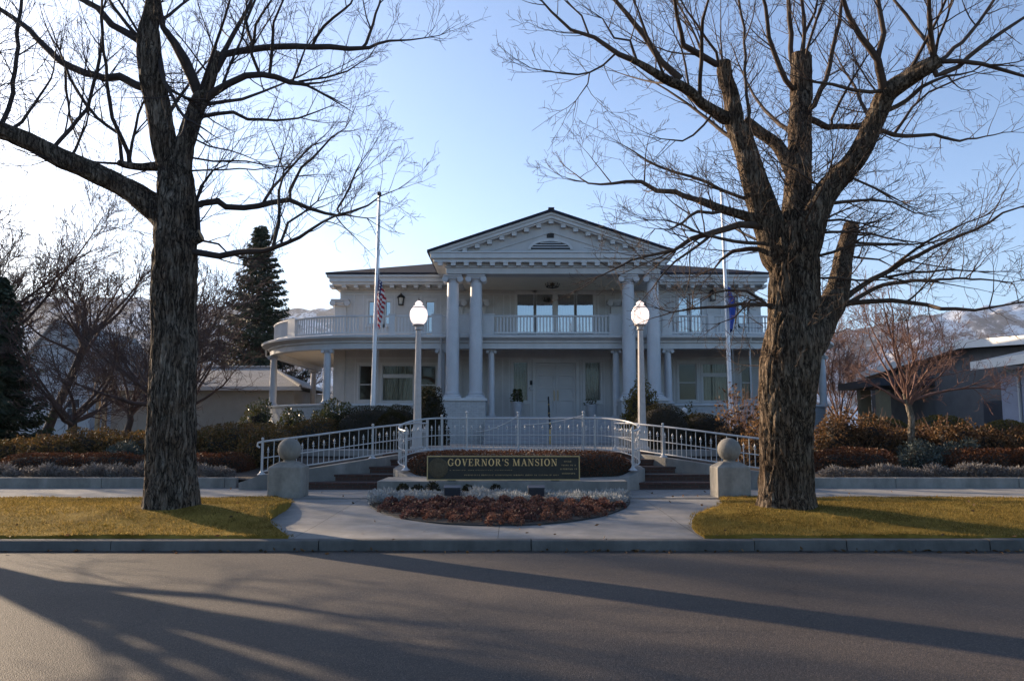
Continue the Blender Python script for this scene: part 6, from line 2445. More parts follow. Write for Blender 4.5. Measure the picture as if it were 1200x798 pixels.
tag(mb.build('bed_edging', M['black_metal'], smooth=True), 'thin dark curved edging strip round the flower bed', 'edging')


def clump(name, mat, seed, r=0.125, h=0.115):
    """rounded cushion of small frost-browned petals on dark stems"""
    rg = np.random.default_rng(seed)
    p, nrm = shell_points(r, r, h, 260, rg, 2.2, 0.18, 9.0, 0.2, seed * 2.1)
    D = nrm * 0.6 + rg.normal(0, 0.45, p.shape) + np.array([[0, 0, 0.25]])
    D /= np.linalg.norm(D, axis=1, keepdims=True)
    V, F = leaf_quads(p, D, 0.038 * rg.uniform(0.6, 1.3, (len(p), 1)), 0.014, rg)
    return mesh_np(name, V, F, mat)


pr_a = [clump('bedding_plant', M['petal_a'], k) for k in (1, 2, 3)]
pr_b = [clump('bedding_plant', M['petal_b'], k) for k in (4, 5, 6)]
rk_ = random.Random(8)
sa, sb = [], []
y = 13.17
row = 0
while y < 15.5:
    hw_ = BAX * math.sqrt(max(0, 1 - ((BCY - y) / BAY) ** 2)) - 0.06
    x = BCX - hw_ + (0.14 if row % 2 else 0.02)
    while x < BCX + hw_:
        yy = y + rk_.uniform(-0.05, 0.05)
        r2 = ((x - BCX) / BAX) ** 2 + ((BCY - yy) / BAY) ** 2
        if r2 < 0.95:
            z = base_z(yy) + 0.01 + 0.11 * (1 - r2)
            (sa if rk_.random() < 0.35 + 0.3 * ((x - BCX) / BAX > -0.2) else sb).append((x, yy, z))
        x += rk_.uniform(0.26, 0.33)
    y += 0.265
    row += 1
scatter(pr_a, sa, 'orange brown bedding plant in the rows of the curved flower bed', 'plant', 'orange brown plants in the flower bed', rk_, 0.8, 1.2)
scatter(pr_b, sb, 'dull pink brown bedding plant in the rows of the curved flower bed', 'plant', 'pink brown plants in the flower bed', rk_, 0.8, 1.2)
pl_ = [tuft('silver_plant', M['leaf_silver'], 260, 0.20, 0.17, 320 + i, 0.08, 0.012) for i in range(4)]
spots = []
for y in (15.62, 15.95, 16.3, 16.65):
    hw_ = BAX * math.sqrt(max(0, 1 - ((BCY - y) / BAY) ** 2)) - 0.14
    x = BCX - hw_
    while x < BCX + hw_:
        px = 600 + x / y * 950
        if not (512 < px < 545 and y < 16.5) and not (613 < px < 642 and y < 16.5):
            spots.append((x, y + rk_.uniform(-0.09, 0.09), base_z(y) + 0.04))
        x += rk_.uniform(0.2, 0.27)
scatter(pl_, spots, 'silver leaved plant in the back band of the curved flower bed', 'plant', 'silver plants at the back of the flower bed', rk_)
for i, px in enumerate((474, 491, 508, 549, 582)):
    Y = 17.05
    shrub('dwarf_box', ['little dark round bush at the left end of the sign wall', 'second little dark round bush from the left under the sign', 'largest little dark round bush under the sign', 'little dark round bush right of the left floodlight box', 'little dark round bush under the middle of the sign'][i], 'shrub',
          XP(px, Y), Y, 0.28, 0.16 + 0.03 * (i == 2), 0.15, 0.27 + 0.06 * (i == 2), M['leaf_dark'], 700, 0.04, 0.013, 340 + i, 2.0, 0.1, 0.2, 'dwarf bushes under the sign')
for px, lb in ((531, 'left one of two dark floodlight boxes in the flower bed'), (628, 'right one of two dark floodlight boxes in the flower bed')):
    x, Y = XP(px, 15.8), 15.85
    fl = empty('floodlight', (x, Y, 0.25))
    tag(fl, lb, 'floodlight', 'floodlights aimed at the sign')
    mb = MB()
    mb.obox((0, 0, 0.26), (0.155, 0, 0), (0, 0.075, 0.03), (0, -0.028, 0.07))
    mb.obox((0, -0.02, 0.335), (0.165, 0, 0), (0, 0.10, 0.02), (0, -0.001, 0.008))
    mb.build('housing', M['dark_grey'], fl, bevel=0.008)
    mb = MB()
    mb.box(-0.02, 0.02, -0.02, 0.02, -0.05, 0.2)
    mb.build('stake', M['black_metal'], fl)
    mb = MB()
    mb.obox((0, 0.085, 0.285), (0.13, 0, 0), (0, 0.004, 0.002), (0, -0.02, 0.052))
    mb.build('lens', M['lace'], fl)

# ------------------------------------------------------------------ brick steps, cheek walls, stone pillars
for sgn, lb in ((-1, 'flight of red brick steps rising left of the sign planter'), (1, 'flight of red brick steps rising right of the sign planter')):
    st_ = empty('brick_steps', (0, 0, 0))
    tag(st_, lb, 'steps')
    for i in range(5):
        z1_ = 0.275 + 0.1615 * (i + 1)
        y0_ = 19.45 + i * 0.58
        xi = PCX + sgn * (2.5 - 0.25 * i)
        xo = PCX + sgn * (5.3 - 0.42 * i)
        mb = MB()
        mb.box(xi, xo, y0_ + 0.02, y0_ + 0.58 + (1.2 if i == 4 else 0.05), 0.1, z1_ - 0.055)
        s1 = mb.build('step', M['brick'], st_)
        mb = MB()
        mb.box(xi, xo, y0_, y0_ + 0.575 + (1.2 if i == 4 else 0), z1_ - 0.053, z1_ + 0.002)
        mb.build('tread', M['brick'], s1, bevel=0.01)


def ramp_wall(path, zts, th_, name, label):
    mb = MB()
    vs, fs = [], []
    n = len(path)
    for i, (x, y) in enumerate(path):
        a, b = path[max(i - 1, 0)], path[min(i + 1, n - 1)]
        d = Vector((b[0] - a[0], b[1] - a[1])).normalized()
        nx, ny = d.y * th_ / 2, -d.x * th_ / 2
        vs += [(x + nx, y + ny, 0.05), (x + nx, y + ny, zts[i]), (x - nx, y - ny, zts[i]), (x - nx, y - ny, 0.05)]
    for i in range(n - 1):
        for k in range(4):
            fs.append((i * 4 + k, i * 4 + (k + 1) % 4, (i + 1) * 4 + (k + 1) % 4, (i + 1) * 4 + k))
    fs += [(0, 1, 2, 3), tuple((n - 1) * 4 + k for k in (3, 2, 1, 0))]
    mb.add(vs, fs)
    return tag(mb.build(name, M['concrete'], smooth=True), label, 'wall')


OUT = [(-6.45, 19.45), (-5.95, 19.50), (-5.4, 19.62), (-4.8, 19.88), (-4.2, 20.25), (-3.6, 20.75), (-3.1, 21.45), (-2.75, 22.4), (-2.5, 24.0)]
OUTZ = [0.44, 0.62, 0.69, 0.77, 0.86, 0.95, 1.02, 1.08, 1.10]
OUT2, OUTZ2 = [], []
for i in range(len(OUT) - 1):
    for k in range(4):
        t = k / 4
        OUT2.append((OUT[i][0] + (OUT[i + 1][0] - OUT[i][0]) * t, OUT[i][1] + (OUT[i + 1][1] - OUT[i][1]) * t))
        OUTZ2.append(OUTZ[i] + (OUTZ[i + 1] - OUTZ[i]) * t)
OUT2.append(OUT[-1])
OUTZ2.append(OUTZ[-1])
MIR = [(2 * PCX - x + 0.18, y) for x, y in OUT2]
ramp_wall(OUT2, OUTZ2, 0.22, 'cheek_wall', 'curved concrete cheek wall under the railing on the outer side of the left steps')
ramp_wall(list(MIR), OUTZ2, 0.22, 'cheek_wall', 'curved concrete cheek wall under the railing on the outer side of the right steps')

for px, lb in ((333, 'square stone pillar topped by a ball left of the steps at the lawn corner'), (860.5, 'square stone pillar topped by a ball right of the steps beside the gnarled trunk')):
    Y = 17.05
    cx = XP(px, Y, 560)
    h2 = 0.345
    pil = empty('stone_pillar', (cx, Y + h2, 0.26))
    tag(pil, lb, 'pillar', 'stone pillars with balls')
    zb_ = ZP(547.5, Y) - 0.26
    mb = MB()
    mb.add([(-h2, -h2, -0.05), (h2, -h2, -0.05), (h2, h2, -0.05), (-h2, h2, -0.05), (-h2, -h2, zb_), (h2, -h2, zb_), (h2, h2, zb_), (-h2, h2, zb_),
            (-0.17, -0.17, zb_ + 0.11), (0.17, -0.17, zb_ + 0.11), (0.17, 0.17, zb_ + 0.11), (-0.17, 0.17, zb_ + 0.11)],
           [(3, 2, 1, 0), (0, 1, 5, 4), (1, 2, 6, 5), (2, 3, 7, 6), (3, 0, 4, 7), (4, 5, 9, 8), (5, 6, 10, 9), (6, 7, 11, 10), (7, 4, 8, 11), (8, 9, 10, 11)])
    mb.build('shaft', M['stone'], pil, bevel=0.02)
    mb = MB()
    mb.lathe([(0.13, 0.0), (0.12, 0.04)], 20, (0, 0, zb_ + 0.10))
    mb.sphere((0, 0, zb_ + 0.125 + 0.235), 0.245, 32, 20)
    mb.build('ball', M['stone'], pil, smooth='all')


# ------------------------------------------------------------------ white iron railings
def railing(label, path, zbs, h, posts, step=0.15, lead=None, group='white iron railings'):
    """path of plan points, zbs = base heights; pickets alternate full height / spear topped"""
    root = empty('iron_railing', (0, 0, 0))
    tag(root, label, 'railing', group)
    d = [0.0]
    for a, b in zip(path[:-1], path[1:]):
        d.append(d[-1] + math.hypot(b[0] - a[0], b[1] - a[1]))
    xs, ys = [p[0] for p in path], [p[1] for p in path]

    def at(s_):
        return Vector((float(np.interp(s_, d, xs)), float(np.interp(s_, d, ys)), float(np.interp(s_, d, zbs))))
    nn = max(int(d[-1] / 0.12), 4)
    line = [at(d[-1] * i / nn) for i in range(nn + 1)]
    mb = MB()
    top = [p + Vector((0, 0, h)) for p in line]
    if lead in ('start', 'both'):
        t0 = (top[0] - top[1]).normalized()
        top = [top[0] + t0 * 0.06 + Vector((0, 0, -0.13)), top[0] + t0 * 0.12 + Vector((0, 0, -0.09)), top[0] + t0 * 0.11 + Vector((0, 0, -0.02))] + top
    if lead in ('end', 'both'):
        t0 = (top[-1] - top[-2]).normalized()
        top = top + [top[-1] + t0 * 0.11 + Vector((0, 0, -0.02)), top[-1] + t0 * 0.12 + Vector((0, 0, -0.09)), top[-1] + t0 * 0.06 + Vector((0, 0, -0.13))]
    mb.tube(top, 0.024, 8)
    mb.build('top_rail', M['white_metal'], root, smooth=True)
    for fz, r, nm in ((0.10, 0.017, 'bottom_rail'), (0.50, 0.014, 'middle_rail')):
        mb = MB()
        mb.tube([p + Vector((0, 0, h * fz)) for p in line], r, 6)
        mb.build(nm, M['white_metal'], root, smooth=True)
    npk = int(d[-1] / step)
    # picket prototypes
    mb = MB()
    mb.box(-0.008, 0.008, -0.008, 0.008, h * 0.10, h)
    full_ = mb.build('picket', M['white_metal'], root)
    mb = MB()
    mb.box(-0.008, 0.008, -0.008, 0.008, h * 0.10, h * 0.70)
    mb.lathe([(0.010, 0), (0.022, 0.015), (0.026, 0.04), (0.011, 0.075), (0.002, 0.11)], 8, (0, 0, h * 0.69))
    mb.box(-0.032, 0.032, -0.007, 0.007, h * 0.66, h * 0.68)
    spear_ = mb.build('spear_picket', M['white_metal'], root)
    first = {0: True, 1: True}
    for i in range(1, npk):
        k = i % 2
        src = full_ if k == 0 else spear_
        if first[k]:
            o = src
            first[k] = False
        else:
            o = src.copy()
            SC.collection.objects.link(o)
            o.parent = root
        o.location = at(d[-1] * i / npk)
    pm = None
    for s_ in posts:
        q = at(d[-1] * s_)
        mb = MB()
        mb.box(-0.024, 0.024, -0.024, 0.024, 0, h + 0.04)
        mb.lathe([(0.11, 0.0), (0.09, 0.02), (0.05, 0.05), (0.03, 0.10)], 12, (0, 0, 0.0))
        mb.sphere((0, 0, h + 0.065), 0.035, 10, 8)
        mb.build('post', M['white_metal'], root, smooth=True, loc=q)
    return root, at, d[-1]


# inner railing round the back of the planter
IN = []
INZ = []
for i in range(49):
    a = math.pi * 1.14 - (math.pi * 1.28) * i / 48
    x, y = ell(a, -0.12)
    IN.append((x, y))
    INZ.append(0.70 + 0.38 * smooth(18.9, 22.3, y))
rr_, at_, LL = railing('white iron railing curving round the top of the sign planter', IN, INZ, 0.92, (0.0, 0.285, 0.5, 0.715, 1.0), 0.125)
mb = MB()
# swagged hand rails between the taller stanchions
for s0, s1 in ((0.36, 0.51), (0.51, 0.66)):
    a_, b_ = at_(LL * s0) + Vector((0, 0, 0.78)), at_(LL * s1) + Vector((0, 0, 0.98))
    if s0 > 0.5:
        a_, b_ = at_(LL * 0.515) + Vector((0, 0, 0.74)), at_(LL * 0.68) + Vector((0, 0, 1.0))
    else:
        a_, b_ = at_(LL * 0.385) + Vector((0, 0, 0.55)), at_(LL * 0.5) + Vector((0, 0, 1.0))
    pts = []
    for i in range(11):
        t = i / 10
        q = a_.lerp(b_, t)
        q.z = a_.z + (b_.z - a_.z) * t ** 1.8
        pts.append(q)
    mb.tube(pts, 0.013, 6)
mb.build('swag_rail', M['white_metal'], rr_, smooth=True)
for s_ in (0.36, 0.5, 0.68):
    q = at_(LL * s_)
    mb = MB()
    mb.tube([q, q + Vector((0, 0, 1.05))], 0.027, 8)
    mb.sphere(q + Vector((0, 0, 1.08)), 0.04, 10, 8)
    mb.lathe([(0.13, 0.0), (0.10, 0.03), (0.05, 0.07)], 12, q)
    mb.build('stanchion', M['white_metal'], rr_, smooth=True)
ol = [p for p, z in zip(OUT2, OUTZ2)]
RO = OUT2[4:]
RZ = OUTZ2[4:]
railing('white iron railing on the cheek wall outside the left steps', RO, RZ, 0.78, (0.0, 0.45, 1.0), 0.13, 'start')
railing('white iron railing on the cheek wall outside the right steps', MIR[4:], RZ, 0.78, (0.0, 0.5, 1.0), 0.13, 'start')
bl_ = [(-3.2, 24.05), (-2.85, 24.3), (-2.45, 24.4)]


# ------------------------------------------------------------------ lamps, flagpoles, flags
def globe_mat():
    m, n, b = new_mat('opal_globe')
    b.inputs['Base Color'].default_value = (0.86, 0.80, 0.77, 1)
    b.inputs['Roughness'].default_value = 0.25
    tr = N(n, 'ShaderNodeBsdfTranslucent')
    tr.inputs[0].default_value = (0.95, 0.86, 0.82, 1)
    mx = N(n, 'ShaderNodeMixShader')
    mx.inputs[0].default_value = 0.55
    n.links.new(b.outputs[0], mx.inputs[1])
    n.links.new(tr.outputs[0], mx.inputs[2])
    em = N(n, 'ShaderNodeEmission')
    em.inputs[0].default_value = (1, 0.90, 0.86, 1)
    em.inputs[1].default_value = 0.22  # faint emission stands in for sun shining through the unlit globe
    ad = N(n, 'ShaderNodeAddShader')
    n.links.new(mx.outputs[0], ad.inputs[0])
    n.links.new(em.outputs[0], ad.inputs[1])
    n.links.new(ad.outputs[0], n.nodes['Material Output'].inputs[0])
    return m


M['globe'] = globe_mat()
lamp = None
for px, lb in ((489.0, 'tall street lamp with a white globe given a sunlit glow left of the front steps'), (752.5, 'tall street lamp with a white globe given a sunlit glow right of the front steps')):
    Y = 24.9
    x = XP(px, Y, 500)
    zb_ = 1.05
    zg = ZP(381, Y) - zb_
    if lamp is None:
        lamp = empty('street_lamp', (x, Y, zb_))
        mb = MB()
        mb.lathe([(0.22, 0), (0.22, 0.10), (0.17, 0.14), (0.16, 0.55), (0.14, 0.62), (0.135, 0.7), (0.12, 0.74)], 16, (0, 0, 0))
        mb.build('base', M['lamp_shaft'], lamp, smooth=True)
        mb = MB()
        prof = []
        for t in np.linspace(0, 1, 9):
            prof.append((0.125 - 0.045 * t, 0.735 + (zg - 0.735 - 0.16) * t))
        nn = 24
        vs, fs = [], []
        for r, h in prof:
            for k in range(nn):
                a = 2 * math.pi * k / nn
                q = r * (1.0 if k % 2 else 0.93)
                vs.append((q * math.cos(a), q * math.sin(a), h))
        for i in range(8):
            for k in range(nn):
                fs.append((i * nn + k, i * nn + (k + 1) % nn, (i + 1) * nn + (k + 1) % nn, (i + 1) * nn + k))
        mb.add(vs, fs)
        mb.build('shaft', M['lamp_shaft'], lamp)
        mb = MB()
        mb.lathe([(0.08, zg - 0.17), (0.12, zg - 0.14), (0.10, zg - 0.10), (0.11, zg - 0.04), (0.19, zg - 0.01), (0.19, zg + 0.02), (0.15, zg + 0.025)], 20, (0, 0, 0))
        mb.build('collar', M['lamp_shaft'], lamp, smooth=True)
        mb = MB()
        mb.lathe([(0.14, zg + 0.022), (0.215, zg + 0.09), (0.262, zg + 0.19), (0.278, zg + 0.30), (0.268, zg + 0.41), (0.235, zg + 0.49), (0.20, zg + 0.53)], 28, (0, 0, 0), cap=False)
        gl = mb.build('globe', M['globe'], lamp, smooth='all')
        mb = MB()
        mb.lathe([(0.205, zg + 0.525), (0.212, zg + 0.54), (0.20, zg + 0.555)], 28, (0, 0, 0), cap=False)
        mb.build('band', M['lamp_shaft'], gl, smooth=True)
        mb = MB()
        mb.lathe([(0.195, zg + 0.553), (0.155, zg + 0.60), (0.105, zg + 0.63), (0.095, zg + 0.65), (0.125, zg + 0.67), (0.10, zg + 0.71), (0.05, zg + 0.75), (0.03, zg + 0.765)], 24, (0, 0, 0), cap=False)
        mb.build('globe_cap', M['globe'], lamp, smooth=True)
        mb = MB()
        mb.lathe([(0.03, zg + 0.76), (0.035, zg + 0.785), (0.012, zg + 0.82), (0.004, zg + 0.88)], 10, (0, 0, 0))
        mb.build('finial', M['black_metal'], lamp, smooth=True)
        o = lamp
    else:
        o = copy_tree(lamp)
    o.location = (x, Y, zb_)
    tag(o, lb, 'street lamp', 'street lamps in the forecourt')

for (b_, t_, lb) in (((436.8, 482), (444.5, 230), 'tall flagpole in front of the left wing carrying the striped flag'), ((856.5, 478), (845.5, 226), 'tall flagpole in front of the right wing carrying the blue flag')):
    Y = 30.0
    bp, tp_ = P(b_[0], b_[1], Y), P(t_[0], t_[1], Y)
    dd = (tp_ - bp) / (tp_.z - bp.z)
    foot_ = bp - dd * (bp.z - 0.95)
    fp = empty('flagpole', foot_)
    tag(fp, lb, 'flagpole', 'flagpoles before the house')
    mb = MB()
    L = tp_ - foot_
    mb.tube([L * float(t) for t in np.linspace(0, 1, 9)], [0.098 - 0.05 * t for t in np.linspace(0, 1, 9)], 16)
    mb.build('pole', M['pole_metal'], fp, smooth=True)
    mb = MB()
    mb.sphere(L + Vector((0, 0, 0.09)), 0.085, 16, 12)
    mb.tube([L, L + Vector((0, 0, 0.05))], 0.04, 8)
    mb.build('finial', M['black_metal'], fp, smooth='all')
    mb = MB()
    mb.tube([L * 0.1 + Vector((0.17, -0.08, 0)), L * 0.5 + Vector((0.13, -0.06, 0)), L * 0.985 + Vector((0.05, -0.03, 0))], 0.008, 5)
    mb.build('halyard', M['white_metal'], fp)


def flag_mat():
    m, n, b = new_mat('striped_flag_cloth')
    uv = N(n, 'ShaderNodeUVMap')
    sp = N(n, 'ShaderNodeSeparateXYZ')
    n.links.new(uv.outputs[0], sp.inputs[0])

    def mt(op, a, b_=None, v=None):
        x = N(n, 'ShaderNodeMath', operation=op)
        n.links.new(a, x.inputs[0])
        if b_ is not None:
            n.links.new(b_, x.inputs[1])
        if v is not None:
            x.inputs[1].default_value = v
        return x.outputs[0]
    u, v = sp.outputs[0], sp.outputs[1]
    s13 = mt('FLOOR', mt('MULTIPLY', v, v=13.0))
    odd = mt('MODULO', s13, v=2.0)                 # 0 -> red stripe
    mx = N(n, 'ShaderNodeMixRGB')
    n.links.new(odd, mx.inputs[0])
    mx.inputs[1].default_value = (0.38, 0.012, 0.025, 1)
    mx.inputs[2].default_value = (0.72, 0.70, 0.68, 1)
    can = mt('MULTIPLY', mt('LESS_THAN', u, v=0.4), mt('GREATER_THAN', v, v=6 / 13))
    cu = mt('SUBTRACT', mt('FRACT', mt('MULTIPLY', u, v=6 / 0.4)), v=0.5)
    cv = mt('SUBTRACT', mt('FRACT', mt('MULTIPLY', mt('SUBTRACT', v, v=6 / 13), v=5 / (7 / 13))), v=0.5)
    rr2 = mt('ADD', mt('MULTIPLY', cu, cu), mt('MULTIPLY', cv, cv))
    star = mt('LESS_THAN', rr2, v=0.06)
    bl = N(n, 'ShaderNodeMixRGB')
    n.links.new(star, bl.inputs[0])
    bl.inputs[1].default_value = (0.012, 0.02, 0.10, 1)
    bl.inputs[2].default_value = (0.75, 0.75, 0.75, 1)
    m2 = N(n, 'ShaderNodeMixRGB')
    n.links.new(can, m2.inputs[0])
    n.links.new(mx.outputs[0], m2.inputs[1])
    n.links.new(bl.outputs[0], m2.inputs[2])
    n.links.new(m2.outputs[0], b.inputs['Base Color'])
    b.inputs['Roughness'].default_value = 0.8
    tr = N(n, 'ShaderNodeBsdfTranslucent')
    n.links.new(m2.outputs[0], tr.inputs[0])
    ms = N(n, 'ShaderNodeMixShader')
    ms.inputs[0].default_value = 0.3
    n.links.new(b.outputs[0], ms.inputs[1])
    n.links.new(tr.outputs[0], ms.inputs[2])
    n.links.new(ms.outputs[0], n.nodes['Material Output'].inputs[0])
    return m


def hanging_flag(name, label, px, py0, py1, Y, wpx, mat, seed, hoist=1.15):
    """limp flag: the fly end hangs down beside the hoist in folds"""
    nu, nv = 60, 26
    rg = random.Random(seed)
    a, b_ = P(px, py0, Y), P(px, py1, Y)
    H = a.z - b_.z
    W = wpx * Y / 950
    me_v, me_f, uvs = [], [], []
    for j in range(nv + 1):
        v = j / nv                                # 1 at the top of the hoist
        for i in range(nu + 1):
            u = i / nu
            fall = (H - hoist) * (u ** 0.85) * 1.0
            z = a.z - (1 - v) * hoist * (1 - 0.35 * u) - fall * (0.80 + 0.20 * (1 - v))
            out = W * (0.12 + 0.88 * math.sin(math.pi * min(1.0, 0.15 + 0.72 * (a.z - z) / H)) ** 0.8) * (0.35 + 0.65 * v)
            fold = math.sin(u * 21 + v * 2.2 + seed)
            x = a.x + 0.05 + out * (u ** 0.35) * (0.62 + 0.38 * fold)
            y = Y - 0.02 - 0.10 * math.cos(u * 21 + v * 2.0 + seed) * min(1, u * 5) - 0.05 * (1 - v)
            me_v.append((x, y, z))
            uvs.append((u, v))
    for j in range(nv):
        for i in range(nu):
            me_f.append((j * (nu + 1) + i, j * (nu + 1) + i + 1, (j + 1) * (nu + 1) + i + 1, (j + 1) * (nu + 1) + i))
    me = bpy.data.meshes.new(name)
    c = Vector((a.x, Y, a.z))
    me.from_pydata([tuple(Vector(p) - c) for p in me_v], [], me_f)
    ul = me.uv_layers.new(name='UVMap')
    for lp in me.loops:
        ul.data[lp.index].uv = uvs[lp.vertex_index]
    me.materials.append(mat)
    me.polygons.foreach_set('use_smooth', [True] * len(me_f))
    o = bpy.data.objects.new(name, me)
    o.location = c
    link(o)
    return tag(o, label, 'flag')


hanging_flag('flag', 'limp striped red and white flag with a blue starred corner at half mast', 441.5, 322, 399, 29.85, 11.5, flag_mat(), 1, 1.15)
hanging_flag('flag', 'limp cobalt blue flag hanging against the right flagpole', 851.0, 334, 402, 29.85, 11.0, M['flag_blue'], 2.2, 1.0)

# potted plants by the door
for px, lb, n_, hh in ((606, 'white tapered pot with a tall leafy plant left of the double door', 260, 0.62), (693, 'white tapered pot with a few bare sprigs right of the double door', 40, 0.25)):
    Y = 40.9
    x = XP(px, Y)
    pt = empty('potted_plant', (x, Y, ZF))
    tag(pt, lb, 'potted plant')
    hp = ZP(471 if n_ > 100 else 474, Y) - ZF
    hp = max(hp, 0.55)
    mb = MB()
    mb.lathe([(0.19, 0), (0.2, 0.03), (0.28, hp - 0.07), (0.31, hp - 0.06), (0.31, hp), (0.27, hp), (0.26, hp - 0.05)], 24, (0, 0, 0))
    mb.build('pot', M['pot'], pt, smooth=True)
    rg = np.random.default_rng(int(px))
    t = rg.random(n_)
    a = rg.uniform(0, 6.28, n_)
    r = 0.05 + 0.28 * rg.random(n_) * (1 - 0.6 * t)
    C = np.stack([r * np.cos(a), r * np.sin(a), hp + t * hh], 1)
    D = np.stack([np.cos(a), np.sin(a), rg.uniform(-0.3, 0.8, n_)], 1)
    D /= np.linalg.norm(D, axis=1, keepdims=True)
    V, F = leaf_quads(C, D, 0.14 * rg.uniform(0.6, 1.3, (n_, 1)), 0.04, rg)
    mesh_np('foliage', V, F, M['leaf_green'], pt)
    T = Tubes()
    for k in range(5):
        T.add([Vector((0, 0, hp - 0.08)), Vector((0.05 * math.cos(k * 1.3), 0.05 * math.sin(k * 1.3), hp + hh * 0.5)), Vector((0.1 * math.cos(k * 1.3), 0.1 * math.sin(k * 1.3), hp + hh))], [0.012, 0.01, 0.005], 4)
    T.build('stem', M['far_bark'], pt)

# small pale garden lamp among the shrubs on the right
gx_, gy_ = XP(801.5, 31), 31
gd = empty('garden_lamp', (gx_, gy_, 0.95))
tag(gd, 'small pale garden lamp peeping over the dark mound below the right wing', 'lamp')
hz = ZP(478, 31) - 0.95
mb = MB()
mb.lathe([(0.05, 0), (0.04, hz - 0.2)], 10)
mb.build('post', M['trim'], gd, smooth=True)
mb = MB()
mb.lathe([(0.05, hz - 0.22), (0.10, hz - 0.18), (0.11, hz - 0.06), (0.08, hz - 0.01), (0.02, hz + 0.02)], 14)
mb.build('lamp_shade', M['trim'], gd, smooth=True)


# ------------------------------------------------------------------ neighbouring buildings
def hip_roof(mb, x0, x1, y0, y1, z, rise, inset):
    r0, r1 = (x0 + inset, (y0 + y1) / 2, z + rise), (x1 - inset, (y0 + y1) / 2, z + rise)
    mb.add([(x0, y0, z), (x1, y0, z), (x1, y1, z), (x0, y1, z), r0, r1], [(0, 1, 5, 4), (1, 2, 5), (2, 3, 4, 5), (3, 0, 4), (3, 2, 1, 0)])


ga = empty('garage', (0, 0, 0))
tag(ga, 'low cream building with a grey tiled hip roof behind the left hedge', 'building')
Y = 50.0
gx0, gx1 = XP(118, Y), XP(352, Y)
ze = ZP(455, Y)
mb = MB()
mb.box(gx0 + 0.5, gx1 - 0.5, Y + 0.5, Y + 9, 0.8, ze - 0.05)
mb.build('wall', M['cream_wall'], ga)
mb = MB()
hip_roof(mb, gx0, gx1, Y, Y + 9.5, ze + 0.10, ZP(431, Y + 4.7) - ze - 0.1, 3.2)
rf = mb.build('roof', M['grey_shingle'], ga)
mb = MB()
for a, b_ in (((gx0, Y, ze + 0.1), (gx0 + 3.2, Y + 4.75, ZP(431, Y + 4.7))), ((gx1, Y, ze + 0.1), (gx1 - 3.2, Y + 4.75, ZP(431, Y + 4.7))), ((gx0 + 3.2, Y + 4.75, ZP(431, Y + 4.7)), (gx1 - 3.2, Y + 4.75, ZP(431, Y + 4.7)))):
    a, b_ = Vector(a), Vector(b_)
    n = int((b_ - a).length / 0.35)
    for i in range(n):
        p0, p1 = a.lerp(b_, i / n), a.lerp(b_, (i + 0.8) / n)
        mb.tube([p0 + Vector((0, 0, 0.03)), p1 + Vector((0, 0, 0.06))], 0.10, 6)
mb.build('ridge_tiles', M['grey_shingle'], rf)
mb = MB()
mb.box(gx0 - 0.03, gx1 + 0.03, Y - 0.05, Y - 0.005, ze - 0.12, ze + 0.12)
mb.box(gx0 - 0.05, gx0 - 0.005, Y - 0.05, Y + 9.5, ze - 0.12, ze + 0.12)
mb.box(gx0, gx1, Y, Y + 0.5, ze - 0.1, ze - 0.05)
mb.build('fascia', M['trim'], ga)
for px in (114, 122):
    mb = MB()
    x = XP(px, Y)
    mb.box(x - 0.11, x + 0.11, Y + 0.15, Y + 0.37, 0.8, ze - 0.101)
    mb.build('post', M['warm_post'], ga)
for px in (160, 300):
    mb = MB()
    x = XP(px, Y)
    mb.box(x - 1.3, x + 1.3, Y + 0.44, Y + 0.499, 0.85, ze - 0.7)
    for k in range(4):
        zz = 0.85 + (ze - 1.55) * (k + 0.5) / 4
        for q in range(4):
            xx = x - 1.2 + q * 0.62
            mb.box(xx, xx + 0.54, Y + 0.415, Y + 0.439, zz - 0.26, zz + 0.26)
    mb.build('garage_door', M['cream_wall'], ga)

wh = empty('white_house', (0, 0, 0))
tag(wh, 'white gabled house with a grey roof behind the bare trees at the left', 'building')
Y = 58.0
hx0, hx1 = XP(18, Y), XP(108, Y)
zev, zrg = ZP(436, Y), ZP(378, Y)
hm = (hx0 + hx1) / 2
mb = MB()
mb.prism([(hx0, 0.5), (hx1, 0.5), (hx1, zev), (hm, zrg), (hx0, zev)], Y, Y + 12)
mb.build('wall', M['house_white'], wh)
mb = MB()
for s in (-1, 1):
    e = (hm + s * ((hx1 - hx0) / 2 + 0.4), zev - 0.4 * (zrg - zev) / ((hx1 - hx0) / 2))
    mb.prism([(hm, zrg + 0.01), e, (e[0], e[1] + 0.2), (hm, zrg + 0.22)], Y - 0.35, Y + 12.3)
mb.build('roof', M['grey_shingle'], wh)
for px, py in ((67, 480), (88, 478)):
    mb = MB()
    x, z = XP(px, Y), ZP(py, Y)
    mb.box(x - 0.42, x + 0.42, Y - 0.04, Y - 0.003, z - 0.62, z + 0.62)
    wn = mb.build('window', M['dark_grey'], wh)
    mb = MB()
    for a, b_, c, d in ((-0.5, -0.421, -0.7, 0.7), (0.421, 0.5, -0.7, 0.7), (-0.42, 0.42, 0.621, 0.7), (-0.42, 0.42, -0.7, -0.621), (-0.42, 0.42, -0.03, 0.03)):
        mb.box(x + a, x + b_, Y - 0.07, Y - 0.045 + 0.02, z + c, z + d)
    mb.build('frame', M['trim'], wn)

